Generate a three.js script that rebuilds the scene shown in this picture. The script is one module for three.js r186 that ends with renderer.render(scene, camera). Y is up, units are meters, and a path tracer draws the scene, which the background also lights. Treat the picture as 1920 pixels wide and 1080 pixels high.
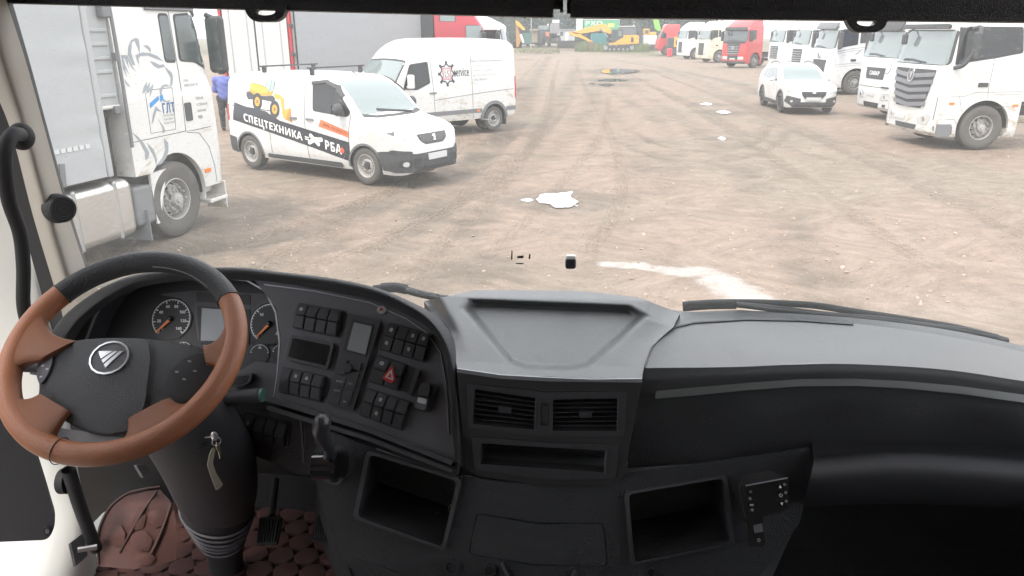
import * as THREE from 'three';
import { mergeGeometries, toCreasedNormals } from 'three/addons/utils/BufferGeometryUtils.js';
import { RoundedBoxGeometry } from 'three/addons/geometries/RoundedBoxGeometry.js';
import { TessellateModifier } from 'three/addons/modifiers/TessellateModifier.js';
import { MarchingCubes } from 'three/addons/objects/MarchingCubes.js';
import { Brush, Evaluator, SUBTRACTION } from 'three-bvh-csg';
import { MeshBVH } from 'three-mesh-bvh';
import { createNoise2D, createNoise3D } from 'simplex-noise';

// ---------------------------------------------------------------- camera, sky, sun, exposure
const { PI, sin, cos, tan, atan, atan2, sqrt, abs, min, max, floor, exp, hypot } = Math;
const V3 = (x = 0, y = 0, z = 0) => new THREE.Vector3(x, y, z);
const EYE = 2.75, FOCAL = 1416, PITCH = atan((540 - 58) / FOCAL);
const scene = new THREE.Scene();
const camera = new THREE.PerspectiveCamera((2 * atan(540 / FOCAL) * 180) / PI, 16 / 9, 0.05, 600);
camera.position.set(0, EYE, 0);
camera.rotation.x = -PITCH;

let seed = 7;
const rnd = () => { seed = (seed * 1664525 + 1013904223) >>> 0; return seed / 4294967296; };
const rr = (a, b) => a + (b - a) * rnd();
const N2 = createNoise2D(rnd), N3 = createNoise3D(rnd);
const fbm = (x, y, o = 4) => { let s = 0, a = 0.5; for (let i = 0; i < o; i++) { s += a * N2(x, y); x = x * 2.03 + 7.1; y = y * 2.03 - 3.7; a *= 0.5; } return s; };
const clamp = (x, a = 0, b = 1) => min(b, max(a, x));
const lerp = (a, b, t) => a + (b - a) * t;
const smooth = (a, b, x) => { const t = clamp((x - a) / (b - a)); return t * t * (3 - 2 * t); };

{ // bright overcast sky: even cloud cover, a little brighter overhead
  const w = 512, h = 256, d = new Float32Array(w * h * 4);
  for (let j = 0; j < h; j++) for (let i = 0; i < w; i++) {
    const el = ((j + 0.5) / h - 0.5) * PI, az = ((i + 0.5) / w) * 2 * PI, up = max(0, sin(el));
    const n = 0.5 * N3(cos(az) * 2.2 * cos(el), up * 4, sin(az) * 2.2 * cos(el)) + 0.25 * N3(cos(az) * 5 * cos(el), up * 9, sin(az) * 5 * cos(el));
    const L = el < 0 ? 0.42 : (0.97 + 0.13 * up) * (1 + 0.10 * n);
    const o = (j * w + i) * 4;
    d[o] = L * 0.975; d[o + 1] = L * 1.0; d[o + 2] = L * 1.04; d[o + 3] = 1;
  }
  const t = new THREE.DataTexture(d, w, h, THREE.RGBAFormat, THREE.FloatType);
  t.mapping = THREE.EquirectangularReflectionMapping; t.magFilter = THREE.LinearFilter; t.minFilter = THREE.LinearFilter; t.needsUpdate = true;
  scene.background = t; scene.environment = t;
}
const sun = new THREE.DirectionalLight(0xfff1e2, 1.1);
sun.position.set(-22, 60, 6); sun.target.position.set(2, 0, -18);
sun.castShadow = true; sun.shadow.radius = 26; sun.shadow.mapSize.set(2048, 2048);
Object.assign(sun.shadow.camera, { left: -70, right: 70, top: 90, bottom: -90, near: 1, far: 260 });
scene.add(sun, sun.target);
const renderer = new THREE.WebGLRenderer({ antialias: true });
renderer.toneMapping = THREE.LinearToneMapping;
renderer.toneMappingExposure = 2.7;
renderer.shadowMap.enabled = true;

// ---------------------------------------------------------------- surveying: pixel of the photograph -> point of the place
const RAY = (px, py) => { const x = (px - 960) / FOCAL, u = -(py - 540) / FOCAL, c = cos(PITCH), s = sin(PITCH); return V3(x, u * c - s, -(u * s + c)); };
const eye = V3(0, EYE, 0);
const onPlane = (px, py, o, n) => { const d = RAY(px, py); return d.multiplyScalar(o.clone().sub(eye).dot(n) / d.dot(n)).add(eye); };
const G = (px, py, y = 0) => onPlane(px, py, V3(0, y, 0), V3(0, 1, 0));
// the truck we sit in: its axes are turned 4 degrees to the camera
const YAW = 4 * PI / 180, CF = V3(sin(YAW), 0, -cos(YAW)), CR = V3(cos(YAW), 0, sin(YAW)), UP = V3(0, 1, 0);
const W = (px, py, D) => onPlane(px, py, eye.clone().addScaledVector(CF, D), CF);
const cabPt = (r, y, f) => V3(0, y, 0).addScaledVector(CR, r).addScaledVector(CF, f);   // right, height above ground, forward of the eye

// ---------------------------------------------------------------- naming
const taken = new Map();
const numbered = (n) => { const k = taken.get(n) ?? 0; taken.set(n, k + 1); return k ? n + '_' + String(k).padStart(3, '0') : n; };
const cast = (o) => { o.castShadow = o.receiveShadow = true; return o; };
function thing(name, label, category, group, kind) {
  const o = new THREE.Group(); o.name = numbered(name); scene.add(o);
  o.userData = { label, category }; if (group) o.userData.group = group; if (kind) o.userData.kind = kind;
  return o;
}
function solo(name, geo, mat, label, category, group, kind) {
  const o = cast(new THREE.Mesh(geo, mat)); o.name = numbered(name); scene.add(o);
  o.userData = { label, category }; if (group) o.userData.group = group; if (kind) o.userData.kind = kind;
  return o;
}
function part(parent, name, geo, mat, label) {
  const o = cast(new THREE.Mesh(Array.isArray(geo) ? merge(geo) : geo, mat)); o.name = name; parent.add(o);
  if (label) o.userData.label = label;
  return o;
}
function sub(parent, name, label) { const o = new THREE.Group(); o.name = name; parent.add(o); if (label) o.userData.label = label; return o; }
function structure(name, geo, mat) { const o = cast(new THREE.Mesh(geo, mat)); o.name = numbered(name); o.userData = { kind: 'structure' }; scene.add(o); return o; }

// ---------------------------------------------------------------- geometry kit
function plain(g) {   // the attributes every piece has, so that pieces can be merged
  g = g.index ? g.toNonIndexed() : g;
  for (const k of Object.keys(g.attributes)) if (!['position', 'normal', 'uv'].includes(k)) g.deleteAttribute(k);
  if (!g.attributes.normal) g.computeVertexNormals();
  if (!g.attributes.uv) g.setAttribute('uv', new THREE.BufferAttribute(new Float32Array(g.attributes.position.count * 2), 2));
  g.morphAttributes = {}; g.clearGroups();
  return g;
}
const merge = (list) => mergeGeometries(list.filter(Boolean).map(plain), false);
const moved = (g, x = 0, y = 0, z = 0, rx = 0, ry = 0, rz = 0) => g.applyMatrix4(new THREE.Matrix4().compose(V3(x, y, z), new THREE.Quaternion().setFromEuler(new THREE.Euler(rx, ry, rz)), V3(1, 1, 1)));
const box = (w, h, d, x = 0, y = 0, z = 0, r = 0) => moved(r ? new RoundedBoxGeometry(w, h, d, 2, min(r, w / 2.02, h / 2.02, d / 2.02)) : new THREE.BoxGeometry(w, h, d), x, y, z);
const cyl = (r1, r2, h, x = 0, y = 0, z = 0, axis = 'y', n = 24, open = false) => { const g = new THREE.CylinderGeometry(r1, r2, h, n, 1, open); if (axis === 'z') g.rotateX(PI / 2); if (axis === 'x') g.rotateZ(PI / 2); return g.translate(x, y, z); };
const tube = (pts, r, seg = 40, n = 10, closed = false) => new THREE.TubeGeometry(new THREE.CatmullRomCurve3(pts, closed, 'centripetal'), seg, r, n, closed);
const bar = (a, b, r, n = 8) => { const d = b.clone().sub(a), g = new THREE.CylinderGeometry(r, r, d.length(), n); return g.applyQuaternion(new THREE.Quaternion().setFromUnitVectors(UP, d.normalize())).translate((a.x + b.x) / 2, (a.y + b.y) / 2, (a.z + b.z) / 2); };
const beam = (a, b, w, h) => { // box girder from a to b
  const d = b.clone().sub(a), L = d.length(), m = new THREE.Matrix4().lookAt(a, b, abs(d.y) / L > 0.98 ? V3(1, 0, 0) : UP);
  return new THREE.BoxGeometry(w, h, L).applyMatrix4(m).translate((a.x + b.x) / 2, (a.y + b.y) / 2, (a.z + b.z) / 2);
};
const blob = (x, y, z, sx, sy, sz, n = 20) => new THREE.SphereGeometry(1, n, n * 0.7 | 0).scale(sx, sy, sz).translate(x, y, z);
// outline with rounded corners
function rpoly(pts, r = 0) {
  const s = new THREE.Shape(), n = pts.length;
  if (!r) { pts.forEach((p, i) => (i ? s.lineTo(p[0], p[1]) : s.moveTo(p[0], p[1]))); s.closePath(); return s; }
  for (let i = 0; i < n; i++) {
    const p = pts[i], a = pts[(i + n - 1) % n], b = pts[(i + 1) % n], k = p[2] ?? r;
    const la = hypot(a[0] - p[0], a[1] - p[1]), lb = hypot(b[0] - p[0], b[1] - p[1]), q = min(k, la * 0.48, lb * 0.48);
    const s0 = [p[0] + (a[0] - p[0]) / la * q, p[1] + (a[1] - p[1]) / la * q], s1 = [p[0] + (b[0] - p[0]) / lb * q, p[1] + (b[1] - p[1]) / lb * q];
    if (i) s.lineTo(...s0); else s.moveTo(...s0);
    s.quadraticCurveTo(p[0], p[1], ...s1);
  }
  s.closePath(); return s;
}
const circle = (x, y, r, ry = r) => { const s = new THREE.Shape(); s.absellipse(x, y, r, ry, 0, 2 * PI, false, 0); return s; };
const rect = (x0, y0, x1, y1, r = 0) => rpoly([[x0, y0], [x1, y0], [x1, y1], [x0, y1]], r);
const grow = (pts, k) => { const c = pts.reduce((s, p) => [s[0] + p[0] / pts.length, s[1] + p[1] / pts.length], [0, 0]); return pts.map((p) => { const d = hypot(p[0] - c[0], p[1] - c[1]); return [c[0] + (p[0] - c[0]) * (1 + k / d), c[1] + (p[1] - c[1]) * (1 + k / d), ...p.slice(2)]; }); };
// a slab that lies on a surface: outline in surface coordinates, map(a, b) -> {p, n}; its top stands t off the surface, its rim reaches down to `base`
function skin(shape, map, t = 0.004, edge = 0.2, base = 0, seg = 8, uvk = 1) {
  const ex = shape.extractPoints(seg), loops = [ex.shape, ...ex.holes];
  const clean = (l) => l.filter((p, i) => i === 0 || p.distanceTo(l[i - 1]) > edge * 1e-4);
  let L = loops.map(clean).map((l) => (l[0].distanceTo(l[l.length - 1]) < edge * 1e-4 ? l.slice(0, -1) : l));
  L = L.map((l, k) => (THREE.ShapeUtils.isClockWise(l) === (k === 0) ? l.slice().reverse() : l));
  const flat = L.flat(), tris = THREE.ShapeUtils.triangulateShape(L[0], L.slice(1));
  let pos = new Float32Array(tris.length * 9);
  tris.forEach((f, i) => f.forEach((k, j) => pos.set([flat[k].x, flat[k].y, 0], i * 9 + j * 3)));
  let g = new THREE.BufferGeometry(); g.setAttribute('position', new THREE.BufferAttribute(pos, 3));
  g = new TessellateModifier(edge, 7).modify(g);
  const src = g.attributes.position, P = [], Nn = [], U = [], cache = new Map();
  const at = (a, b) => { const k = a.toFixed(5) + ',' + b.toFixed(5); let v = cache.get(k); if (!v) cache.set(k, v = map(a, b)); return v; };
  const put = (p, n, k, a, b) => { P.push(p.x + n.x * k, p.y + n.y * k, p.z + n.z * k); U.push(a * uvk, b * uvk); };
  for (let i = 0; i < src.count; i++) { const a = src.getX(i), b = src.getY(i), { p, n } = at(a, b); put(p, n, t, a, b); Nn.push(n.x, n.y, n.z); }
  if (t !== base) for (const l of L) for (let i = 0; i < l.length; i++) {
    const A = l[i], B = l[(i + 1) % l.length], k = Math.ceil(A.distanceTo(B) / edge);
    for (let j = 0; j < k; j++) {
      const a = A.clone().lerp(B, j / k), b = A.clone().lerp(B, (j + 1) / k), m = at(a.x, a.y), q = at(b.x, b.y);
      const w = q.p.clone().sub(m.p).cross(m.n).normalize();
      for (const [v, s, e] of [[m, base, a], [q, base, b], [q, t, b], [m, base, a], [q, t, b], [m, t, a]]) { put(v.p, v.n, s, e.x, e.y); Nn.push(w.x, w.y, w.z); }
    }
  }
  // wind every face so that it looks the way its normal points
  const A = V3(), B = V3(), C = V3(), M = V3();
  for (let i = 0; i < P.length; i += 9) {
    A.fromArray(P, i); B.fromArray(P, i + 3).sub(A); C.fromArray(P, i + 6).sub(A); M.set(Nn[i] + Nn[i + 3] + Nn[i + 6], Nn[i + 1] + Nn[i + 4] + Nn[i + 7], Nn[i + 2] + Nn[i + 5] + Nn[i + 8]);
    if (B.cross(C).dot(M) < 0) { for (const [arr, st] of [[P, 3], [Nn, 3], [U, 2]]) { const q = i / 3 * st; for (let c = 0; c < st; c++) [arr[q + st + c], arr[q + 2 * st + c]] = [arr[q + 2 * st + c], arr[q + st + c]]; } }
  }
  const o = new THREE.BufferGeometry();
  o.setAttribute('position', new THREE.Float32BufferAttribute(P, 3)); o.setAttribute('normal', new THREE.Float32BufferAttribute(Nn, 3)); o.setAttribute('uv', new THREE.Float32BufferAttribute(U, 2));
  return o;
}
const holed = (outer, ...holes) => { outer.holes.push(...holes); return outer; };
// flat ribbon (seam, cable, stripe) along a polyline of surface coordinates
function ribbon(pts, w, map, t = 0.002, edge = 0.2, base = 0) {
  const s = [], e = [];
  pts.forEach((p, i) => {
    const a = pts[max(0, i - 1)], b = pts[min(pts.length - 1, i + 1)], l = hypot(b[0] - a[0], b[1] - a[1]) || 1, nx = -(b[1] - a[1]) / l * w / 2, ny = (b[0] - a[0]) / l * w / 2;
    s.push([p[0] + nx, p[1] + ny]); e.unshift([p[0] - nx, p[1] - ny]);
  });
  return skin(rpoly([...s, ...e]), map, t, edge, base, 1);
}
const planeMap = (o, ex, ey) => { const n = ex.clone().cross(ey).normalize(); return (a, b) => ({ p: o.clone().addScaledVector(ex, a).addScaledVector(ey, b), n }); };
// normal by differences for any point function
const mapOf = (f, flip = 1, h = 0.004) => (a, b) => { const p = f(a, b), u = f(a + h, b).sub(f(a - h, b)), v = f(a, b + h).sub(f(a, b - h)); return { p, n: u.cross(v).multiplyScalar(flip).normalize() }; };
function gridGeo(f, nu, nv, uvf) {   // f(u, v) -> Vector3 on 0..1 x 0..1
  const P = [], U = [], I = [];
  for (let j = 0; j <= nv; j++) for (let i = 0; i <= nu; i++) { const p = f(i / nu, j / nv); P.push(p.x, p.y, p.z); U.push(...(uvf ? uvf(i / nu, j / nv) : [i / nu, j / nv])); }
  for (let j = 0; j < nv; j++) for (let i = 0; i < nu; i++) { const a = j * (nu + 1) + i, b = a + 1, c = a + nu + 1, d = c + 1; I.push(a, b, d, a, d, c); }
  const g = new THREE.BufferGeometry(); g.setAttribute('position', new THREE.Float32BufferAttribute(P, 3)); g.setAttribute('uv', new THREE.Float32BufferAttribute(U, 2)); g.setIndex(I); g.computeVertexNormals();
  return g;
}
function loftGeo(rings, caps = true, crease = 0.7) {   // closed rings of equal length
  const n = rings[0].length, P = [], I = [], U = [];
  rings.forEach((r, j) => r.forEach((p, i) => { P.push(p.x, p.y, p.z); U.push(i / n, j / rings.length); }));
  for (let j = 0; j < rings.length - 1; j++) for (let i = 0; i < n; i++) { const a = j * n + i, b = j * n + (i + 1) % n, c = a + n, d = b + n; I.push(a, b, d, a, d, c); }
  if (caps) for (const [k, up] of [[0, false], [rings.length - 1, true]]) {
    const c = rings[k].reduce((s, p) => s.add(p), V3()).divideScalar(n), o = P.length / 3; P.push(c.x, c.y, c.z); U.push(0.5, 0.5);
    for (let i = 0; i < n; i++) { const a = k * n + i, b = k * n + (i + 1) % n; up ? I.push(a, b, o) : I.push(b, a, o); }
  }
  const g = new THREE.BufferGeometry(); g.setAttribute('position', new THREE.Float32BufferAttribute(P, 3)); g.setAttribute('uv', new THREE.Float32BufferAttribute(U, 2)); g.setIndex(I);
  return crease === null ? (g.computeVertexNormals(), g) : toCreasedNormals(g, crease);
}
const csg = new Evaluator(); csg.attributes = ['position', 'normal', 'uv']; csg.useGroups = false;
function cut(geo, ...tools) { let a = new Brush(plain(geo)); a.updateMatrixWorld(); for (const t of tools) { const b = new Brush(plain(t)); b.updateMatrixWorld(); a = csg.evaluate(a, b, SUBTRACTION); } return a.geometry; }
const mono = (xs, ys) => {   // smooth monotone curve through a table
  const n = xs.length, d = [], m = [];
  for (let i = 0; i < n - 1; i++) d.push((ys[i + 1] - ys[i]) / (xs[i + 1] - xs[i]));
  for (let i = 0; i < n; i++) m.push(i === 0 ? d[0] : i === n - 1 ? d[n - 2] : d[i - 1] * d[i] <= 0 ? 0 : 2 / (1 / d[i - 1] + 1 / d[i]));
  return (x) => { if (x <= xs[0]) return ys[0]; if (x >= xs[n - 1]) return ys[n - 1]; let i = 0; while (x > xs[i + 1]) i++; const h = xs[i + 1] - xs[i], t = (x - xs[i]) / h, t2 = t * t, t3 = t2 * t; return (2 * t3 - 3 * t2 + 1) * ys[i] + (t3 - 2 * t2 + t) * h * m[i] + (-2 * t3 + 3 * t2) * ys[i + 1] + (t3 - t2) * h * m[i + 1]; };
};

// ---------------------------------------------------------------- materials and textures
const lin = (r, g, b) => new THREE.Color().setRGB(r, g, b);
const mat = (c, roughness = 0.6, metalness = 0, more = {}) => new THREE.MeshPhysicalMaterial({ color: Array.isArray(c) ? lin(...c) : c, roughness, metalness, side: THREE.DoubleSide, ...more });
function texture(n, f, srgb = true, rep = 1) {   // f(u, v, x, y) -> [r, g, b] or grey, 0..1
  const d = new Uint8Array(n * n * 4);
  for (let y = 0; y < n; y++) for (let x = 0; x < n; x++) { const c = f(x / n, y / n, x, y), o = (y * n + x) * 4, a = Array.isArray(c) ? c : [c, c, c]; d[o] = clamp(a[0]) * 255; d[o + 1] = clamp(a[1]) * 255; d[o + 2] = clamp(a[2]) * 255; d[o + 3] = a[3] === undefined ? 255 : clamp(a[3]) * 255; }
  const t = new THREE.DataTexture(d, n, n); t.wrapS = t.wrapT = THREE.RepeatWrapping; t.magFilter = THREE.LinearFilter; t.minFilter = THREE.LinearFilter; if (srgb) t.colorSpace = THREE.SRGBColorSpace; t.repeat.set(rep, rep); t.needsUpdate = true; return t;
}
const rep = (t, u, v = u) => { const c = t.clone(); c.repeat.set(u, v); c.needsUpdate = true; return c; };
const tile2 = (u, v, k, o = 0) => { const a = 2 * PI * u, b = 2 * PI * v, r = k / (2 * PI); return N3(cos(a) * r + o, sin(a) * r + cos(b) * r * 1.3, sin(b) * r - o); };   // tiles
function canvasTex(w, h, draw, srgb = true) { const c = document.createElement('canvas'); c.width = w; c.height = h; const x = c.getContext('2d'); draw(x, w, h); const t = new THREE.CanvasTexture(c); if (srgb) t.colorSpace = THREE.SRGBColorSpace; t.wrapS = t.wrapT = THREE.ClampToEdgeWrapping; return t; }
// ---------------------------------------------------------------- the yard: trodden sandy ground with wheel tracks
const curve = (...px) => new THREE.CatmullRomCurve3(px.map(([x, y]) => G(x, y))).getSpacedPoints(90).map((p) => [p.x, p.z]);
const TRACKS = [   // traced wheel tracks: polyline, half width, strength
  [curve([640, 540], [760, 440], [880, 330], [960, 230], [1000, 150], [1030, 105]), 0.55, 0.9],
  [curve([780, 540], [870, 430], [955, 320], [1020, 230], [1065, 160], [1085, 110]), 0.45, 0.8],
  [curve([250, 470], [430, 455], [600, 420], [760, 365], [900, 290], [980, 200]), 0.55, 1],
  [curve([420, 520], [560, 470], [720, 420], [860, 340], [960, 250]), 0.35, 0.7],
  [curve([860, 370], [960, 330], [1060, 260], [1110, 190], [1120, 130]), 0.4, 0.6],
  [curve([1560, 560], [1480, 420], [1400, 330], [1300, 240], [1200, 170], [1120, 120]), 0.45, 0.6],
  [curve([1480, 330], [1400, 260], [1330, 215], [1240, 170], [1150, 130]), 0.3, 0.7],
  [curve([1240, 360], [1270, 290], [1240, 230], [1180, 190], [1130, 160]), 0.35, 0.55],
  [curve([1480, 245], [1420, 285], [1340, 300], [1250, 295], [1180, 270]), 0.22, 0.7],
  [curve([1440, 230], [1400, 270], [1330, 280], [1260, 275], [1200, 250]), 0.22, 0.6],
  [curve([1420, 175], [1380, 155], [1310, 140], [1230, 125], [1150, 112]), 0.5, 0.8],
  [curve([1900, 420], [1700, 330], [1560, 270], [1440, 215], [1330, 160], [1220, 120]), 0.5, 0.45],
  [curve([1100, 540], [1160, 420], [1190, 330], [1170, 250], [1120, 180]), 0.4, 0.4],
  [curve([700, 380], [820, 330], [930, 270], [1000, 215]), 0.25, 0.8],
];
const boxes = TRACKS.map(([c]) => [min(...c.map((p) => p[0])) - 2, max(...c.map((p) => p[0])) + 2, min(...c.map((p) => p[1])) - 2, max(...c.map((p) => p[1])) + 2]);
function trackAt(x, z) {
  let s = 0, rut = 0;
  TRACKS.forEach(([c, hw, k], ti) => {
    const b = boxes[ti]; if (x < b[0] || x > b[1] || z < b[2] || z > b[3]) return;
    let d = 1e9; for (let i = 0; i < c.length; i++) { const e = hypot(c[i][0] - x, c[i][1] - z); if (e < d) d = e; }
    d += 0.28 * fbm(x * 0.9, z * 0.9, 3);
    const m = k * (1 - smooth(hw * 0.35, hw * 1.25, d)) * (0.65 + 0.6 * fbm(x * 0.35 + 9, z * 0.35, 3));
    s = max(s, m); rut += m * (d < hw * 0.8 ? -1 : 0.5);
  });
  return [clamp(s), rut];
}
const WET = [[1045, 373, 0.9], [988, 373, 0.4], [430, 397, 1.1], [470, 392, 0.8], [900, 498, 0.6], [1163, 133, 3.2], [1150, 149, 2.2], [1138, 159, 1.6], [1325, 195, 0.8], [1358, 210, 0.9], [1352, 258, 0.4]].map(([x, y, r]) => [G(x, y), r]);
const wetAt = (x, z) => { let w = 0; for (const [p, r] of WET) { const d = hypot(x - p.x, z - p.z) / r + 0.5 * fbm(x * 1.7, z * 1.7, 3); w = max(w, 1 - smooth(0.75, 1.35, d)); } return w; };   // soaked soil round the puddles
const LIME = new THREE.CatmullRomCurve3([[1136, 489], [1200, 494], [1270, 504], [1320, 506], [1362, 528], [1410, 552], [1452, 572]].map(([x, y]) => G(x, y))).getSpacedPoints(60), limeW = mono([0, 0.3, 0.55, 0.75, 1], [0.10, 0.14, 0.24, 0.26, 0.24]);
const limeAt = (x, z) => { if (x < 0.4 || x > 4.2 || z > -6.5 || z < -11) return 0; let d = 9; LIME.forEach((p, i) => { d = min(d, hypot(p.x - x, p.z - z) / limeW(i / 60)); }); return 1 - smooth(0.75, 1.35, d + 0.55 * fbm(x * 4, z * 4, 3)); };   // spilt pale powder, thin and frayed
const wave = (x, z) => 0.05 * fbm(x * 0.07, z * 0.07, 3) + 0.018 * fbm(x * 0.5, z * 0.5, 3);
const soilTex = texture(1024, (u, v) => {
  const n = 0.5 + 0.22 * tile2(u, v, 7) + 0.17 * tile2(u, v, 22, 4) + 0.15 * tile2(u, v, 70, 9) + 0.11 * tile2(u, v, 190, 2), p = tile2(u, v, 120, 31) > 0.7 ? 0.06 : 0;
  return [0.785 + 0.2 * (n - 0.5) + p, 0.772 + 0.21 * (n - 0.5) + p, 0.758 + 0.22 * (n - 0.5) + p];
}, true, 1 / 3.1);
const soilBump = texture(1024, (u, v) => 0.5 + 0.2 * tile2(u, v, 26, 1) + 0.2 * tile2(u, v, 80, 3) + 0.22 * tile2(u, v, 200, 5), false, 1 / 3.1);
const soilMat = mat(0xffffff, 0.86, 0, { map: soilTex, bumpMap: soilBump, bumpScale: 0.022, vertexColors: true });
soilMat.ior = 1.33;
{
  const nx = 560, nz = 600, sp = (t, k, c, a, b) => { const q = 2 * t - 1; return c + (q < 0 ? c - a : b - c) * Math.sinh(k * q) / Math.sinh(k); };
  const P = [], C = [], U = [], I = [], c = new THREE.Color();
  for (let j = 0; j <= nz; j++) for (let i = 0; i <= nx; i++) {
    const x = sp(i / nx, 4.0, 1.5, -170, 170), z = sp(j / nz, 4.3, -10, -300, 120), [tr, rut] = z < -3 && z > -115 ? trackAt(x, z) : [0, 0];
    const far = smooth(60, 130, hypot(x, z)), y = wave(x, z) * (1 - smooth(40, 90, hypot(x, z))) + 0.03 * rut * (1 - far);
    P.push(x, y - 0.03, z); U.push(x, z);
    const big = fbm(x * 0.11 + 3, z * 0.11, 4), mid = fbm(x * 0.55, z * 0.55 + 8, 4), streak = fbm(x * 0.9 + 0.25 * z, z * 0.22, 3);
    // pink sandy soil, grey-brown trodden mud in the tracks, pale dry crust
    c.setRGB(0.425, 0.336, 0.276).lerp(lin(0.372, 0.322, 0.263), clamp(0.5 + big * 1.4)).lerp(lin(0.215, 0.186, 0.153), clamp(0.95 * tr + 0.2 * smooth(0.05, 0.5, mid) + 0.2 * smooth(0.1, 0.5, streak)));
    c.lerp(lin(0.44, 0.38, 0.32), 0.4 * smooth(0.18, 0.5, fbm(x * 0.23 - 5, z * 0.3 + 4, 4)));
    const g = smooth(-84, -100, z + 6 * fbm(x * 0.1, 3)) * (0.35 + 0.65 * smooth(-0.2, 0.2, fbm(x * 0.08, z * 0.08)));
    c.lerp(lin(0.13, 0.15, 0.06), g * 0.8 * smooth(2, 9, abs(x - 5.5)));
    if (z < -5 && z > -70) c.lerp(lin(0.24, 0.205, 0.168), 0.75 * wetAt(x, z));
    const lm = limeAt(x, z); if (lm > 0) c.lerp(lin(0.66, 0.63, 0.60), lm * 0.92);
    C.push(c.r, c.g, c.b);
  }
  for (let j = 0; j < nz; j++) for (let i = 0; i < nx; i++) { const a = j * (nx + 1) + i, b = a + 1, d = a + nx + 1, e = d + 1; I.push(a, d, e, a, e, b); }
  const g = new THREE.BufferGeometry(); g.setAttribute('position', new THREE.Float32BufferAttribute(P, 3)); g.setAttribute('color', new THREE.Float32BufferAttribute(C, 3)); g.setAttribute('uv', new THREE.Float32BufferAttribute(U, 2)); g.setIndex(I); g.computeVertexNormals();
  structure('ground', g, soilMat);
}
// puddles: thin water over pale silt, outline frayed
const groundY = (x, z) => wave(x, z) * (1 - smooth(40, 90, hypot(x, z))) - 0.03 + (z < -3 && z > -115 ? 0.03 * trackAt(x, z)[1] : 0);
const waterMat = mat([0.09, 0.08, 0.07], 0.02, 0, { ior: 1.33, clearcoat: 1, clearcoatRoughness: 0.01 });
const siltMat = mat([0.47, 0.445, 0.41], 0.35, 0, { ior: 1.33, clearcoat: 0.2, clearcoatRoughness: 0.2, map: soilTex, bumpMap: soilBump, bumpScale: 0.006 });
function puddle(pts, m, fray = 0.06) {
  const w = pts.map(([x, y]) => G(x, y)), s = new THREE.CatmullRomCurve3(w, true, 'centripetal').getSpacedPoints(140);
  const y = s.reduce((k, p) => max(k, groundY(p.x, p.z)), -1), c = s.reduce((k, p) => k.add(p.clone().divideScalar(s.length)), V3()), o = [];
  for (const p of s) { const d = p.clone().sub(c), l = d.length(), k = 1 + fray * 2.2 * (fbm(p.x * 2.2, p.z * 2.2, 4) + 0.7 * fbm(p.x * 9, p.z * 9, 3)); o.push([c.x + d.x * k, -(c.z + d.z * k)]); }
  let hi = y; for (const q of [0.2, 0.4, 0.6, 0.8, 1]) for (const p of o) hi = max(hi, groundY(c.x + (p[0] - c.x) * q, c.z + (-p[1] - c.z) * q));
  structure('puddle', skin(rpoly(o), (a, b) => ({ p: V3(a, hi + 0.004, -b), n: UP }), 0, 2, 0, 1), m);
}
puddle([[1006, 372], [1022, 362], [1045, 361], [1072, 358], [1070, 368], [1084, 378], [1066, 387], [1044, 388], [1030, 381], [1012, 379]], waterMat, 0.05);
puddle([[976, 372], [992, 369], [1000, 373], [990, 376]], waterMat);
puddle([[1128, 131], [1160, 128.5], [1198, 132], [1184, 136.5], [1150, 138], [1132, 136]], waterMat);
puddle([[1120, 149.5], [1150, 147], [1178, 149], [1162, 151], [1135, 151.5]], waterMat);
puddle([[1122, 158.5], [1140, 156.5], [1152, 159], [1140, 161.5]], waterMat);
puddle([[1103, 157], [1112, 155.5], [1116, 157.5]], waterMat);
puddle([[1312, 194.5], [1325, 192.5], [1336, 195], [1326, 197]], waterMat);
puddle([[1343, 208.5], [1358, 207], [1372, 210], [1358, 213]], waterMat);
puddle([[1346, 258], [1352, 255], [1360, 257], [1356, 262]], waterMat);
{ // splashes lying round the larger puddles
  const isle = (cx, cy, w, h, n, m) => { for (let k = 0; k < n; k++) { const a = rr(0, 6.3), x = cx + cos(a) * w * rr(0.95, 1.25), y = cy + sin(a) * h * rr(0.95, 1.3), r = rr(1.5, 5); puddle([[x - r, y], [x, y - r * 0.3], [x + r, y], [x, y + r * 0.32]], m, 0.2); } };
  isle(1042, 374, 40, 13, 4, waterMat);
}
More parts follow.
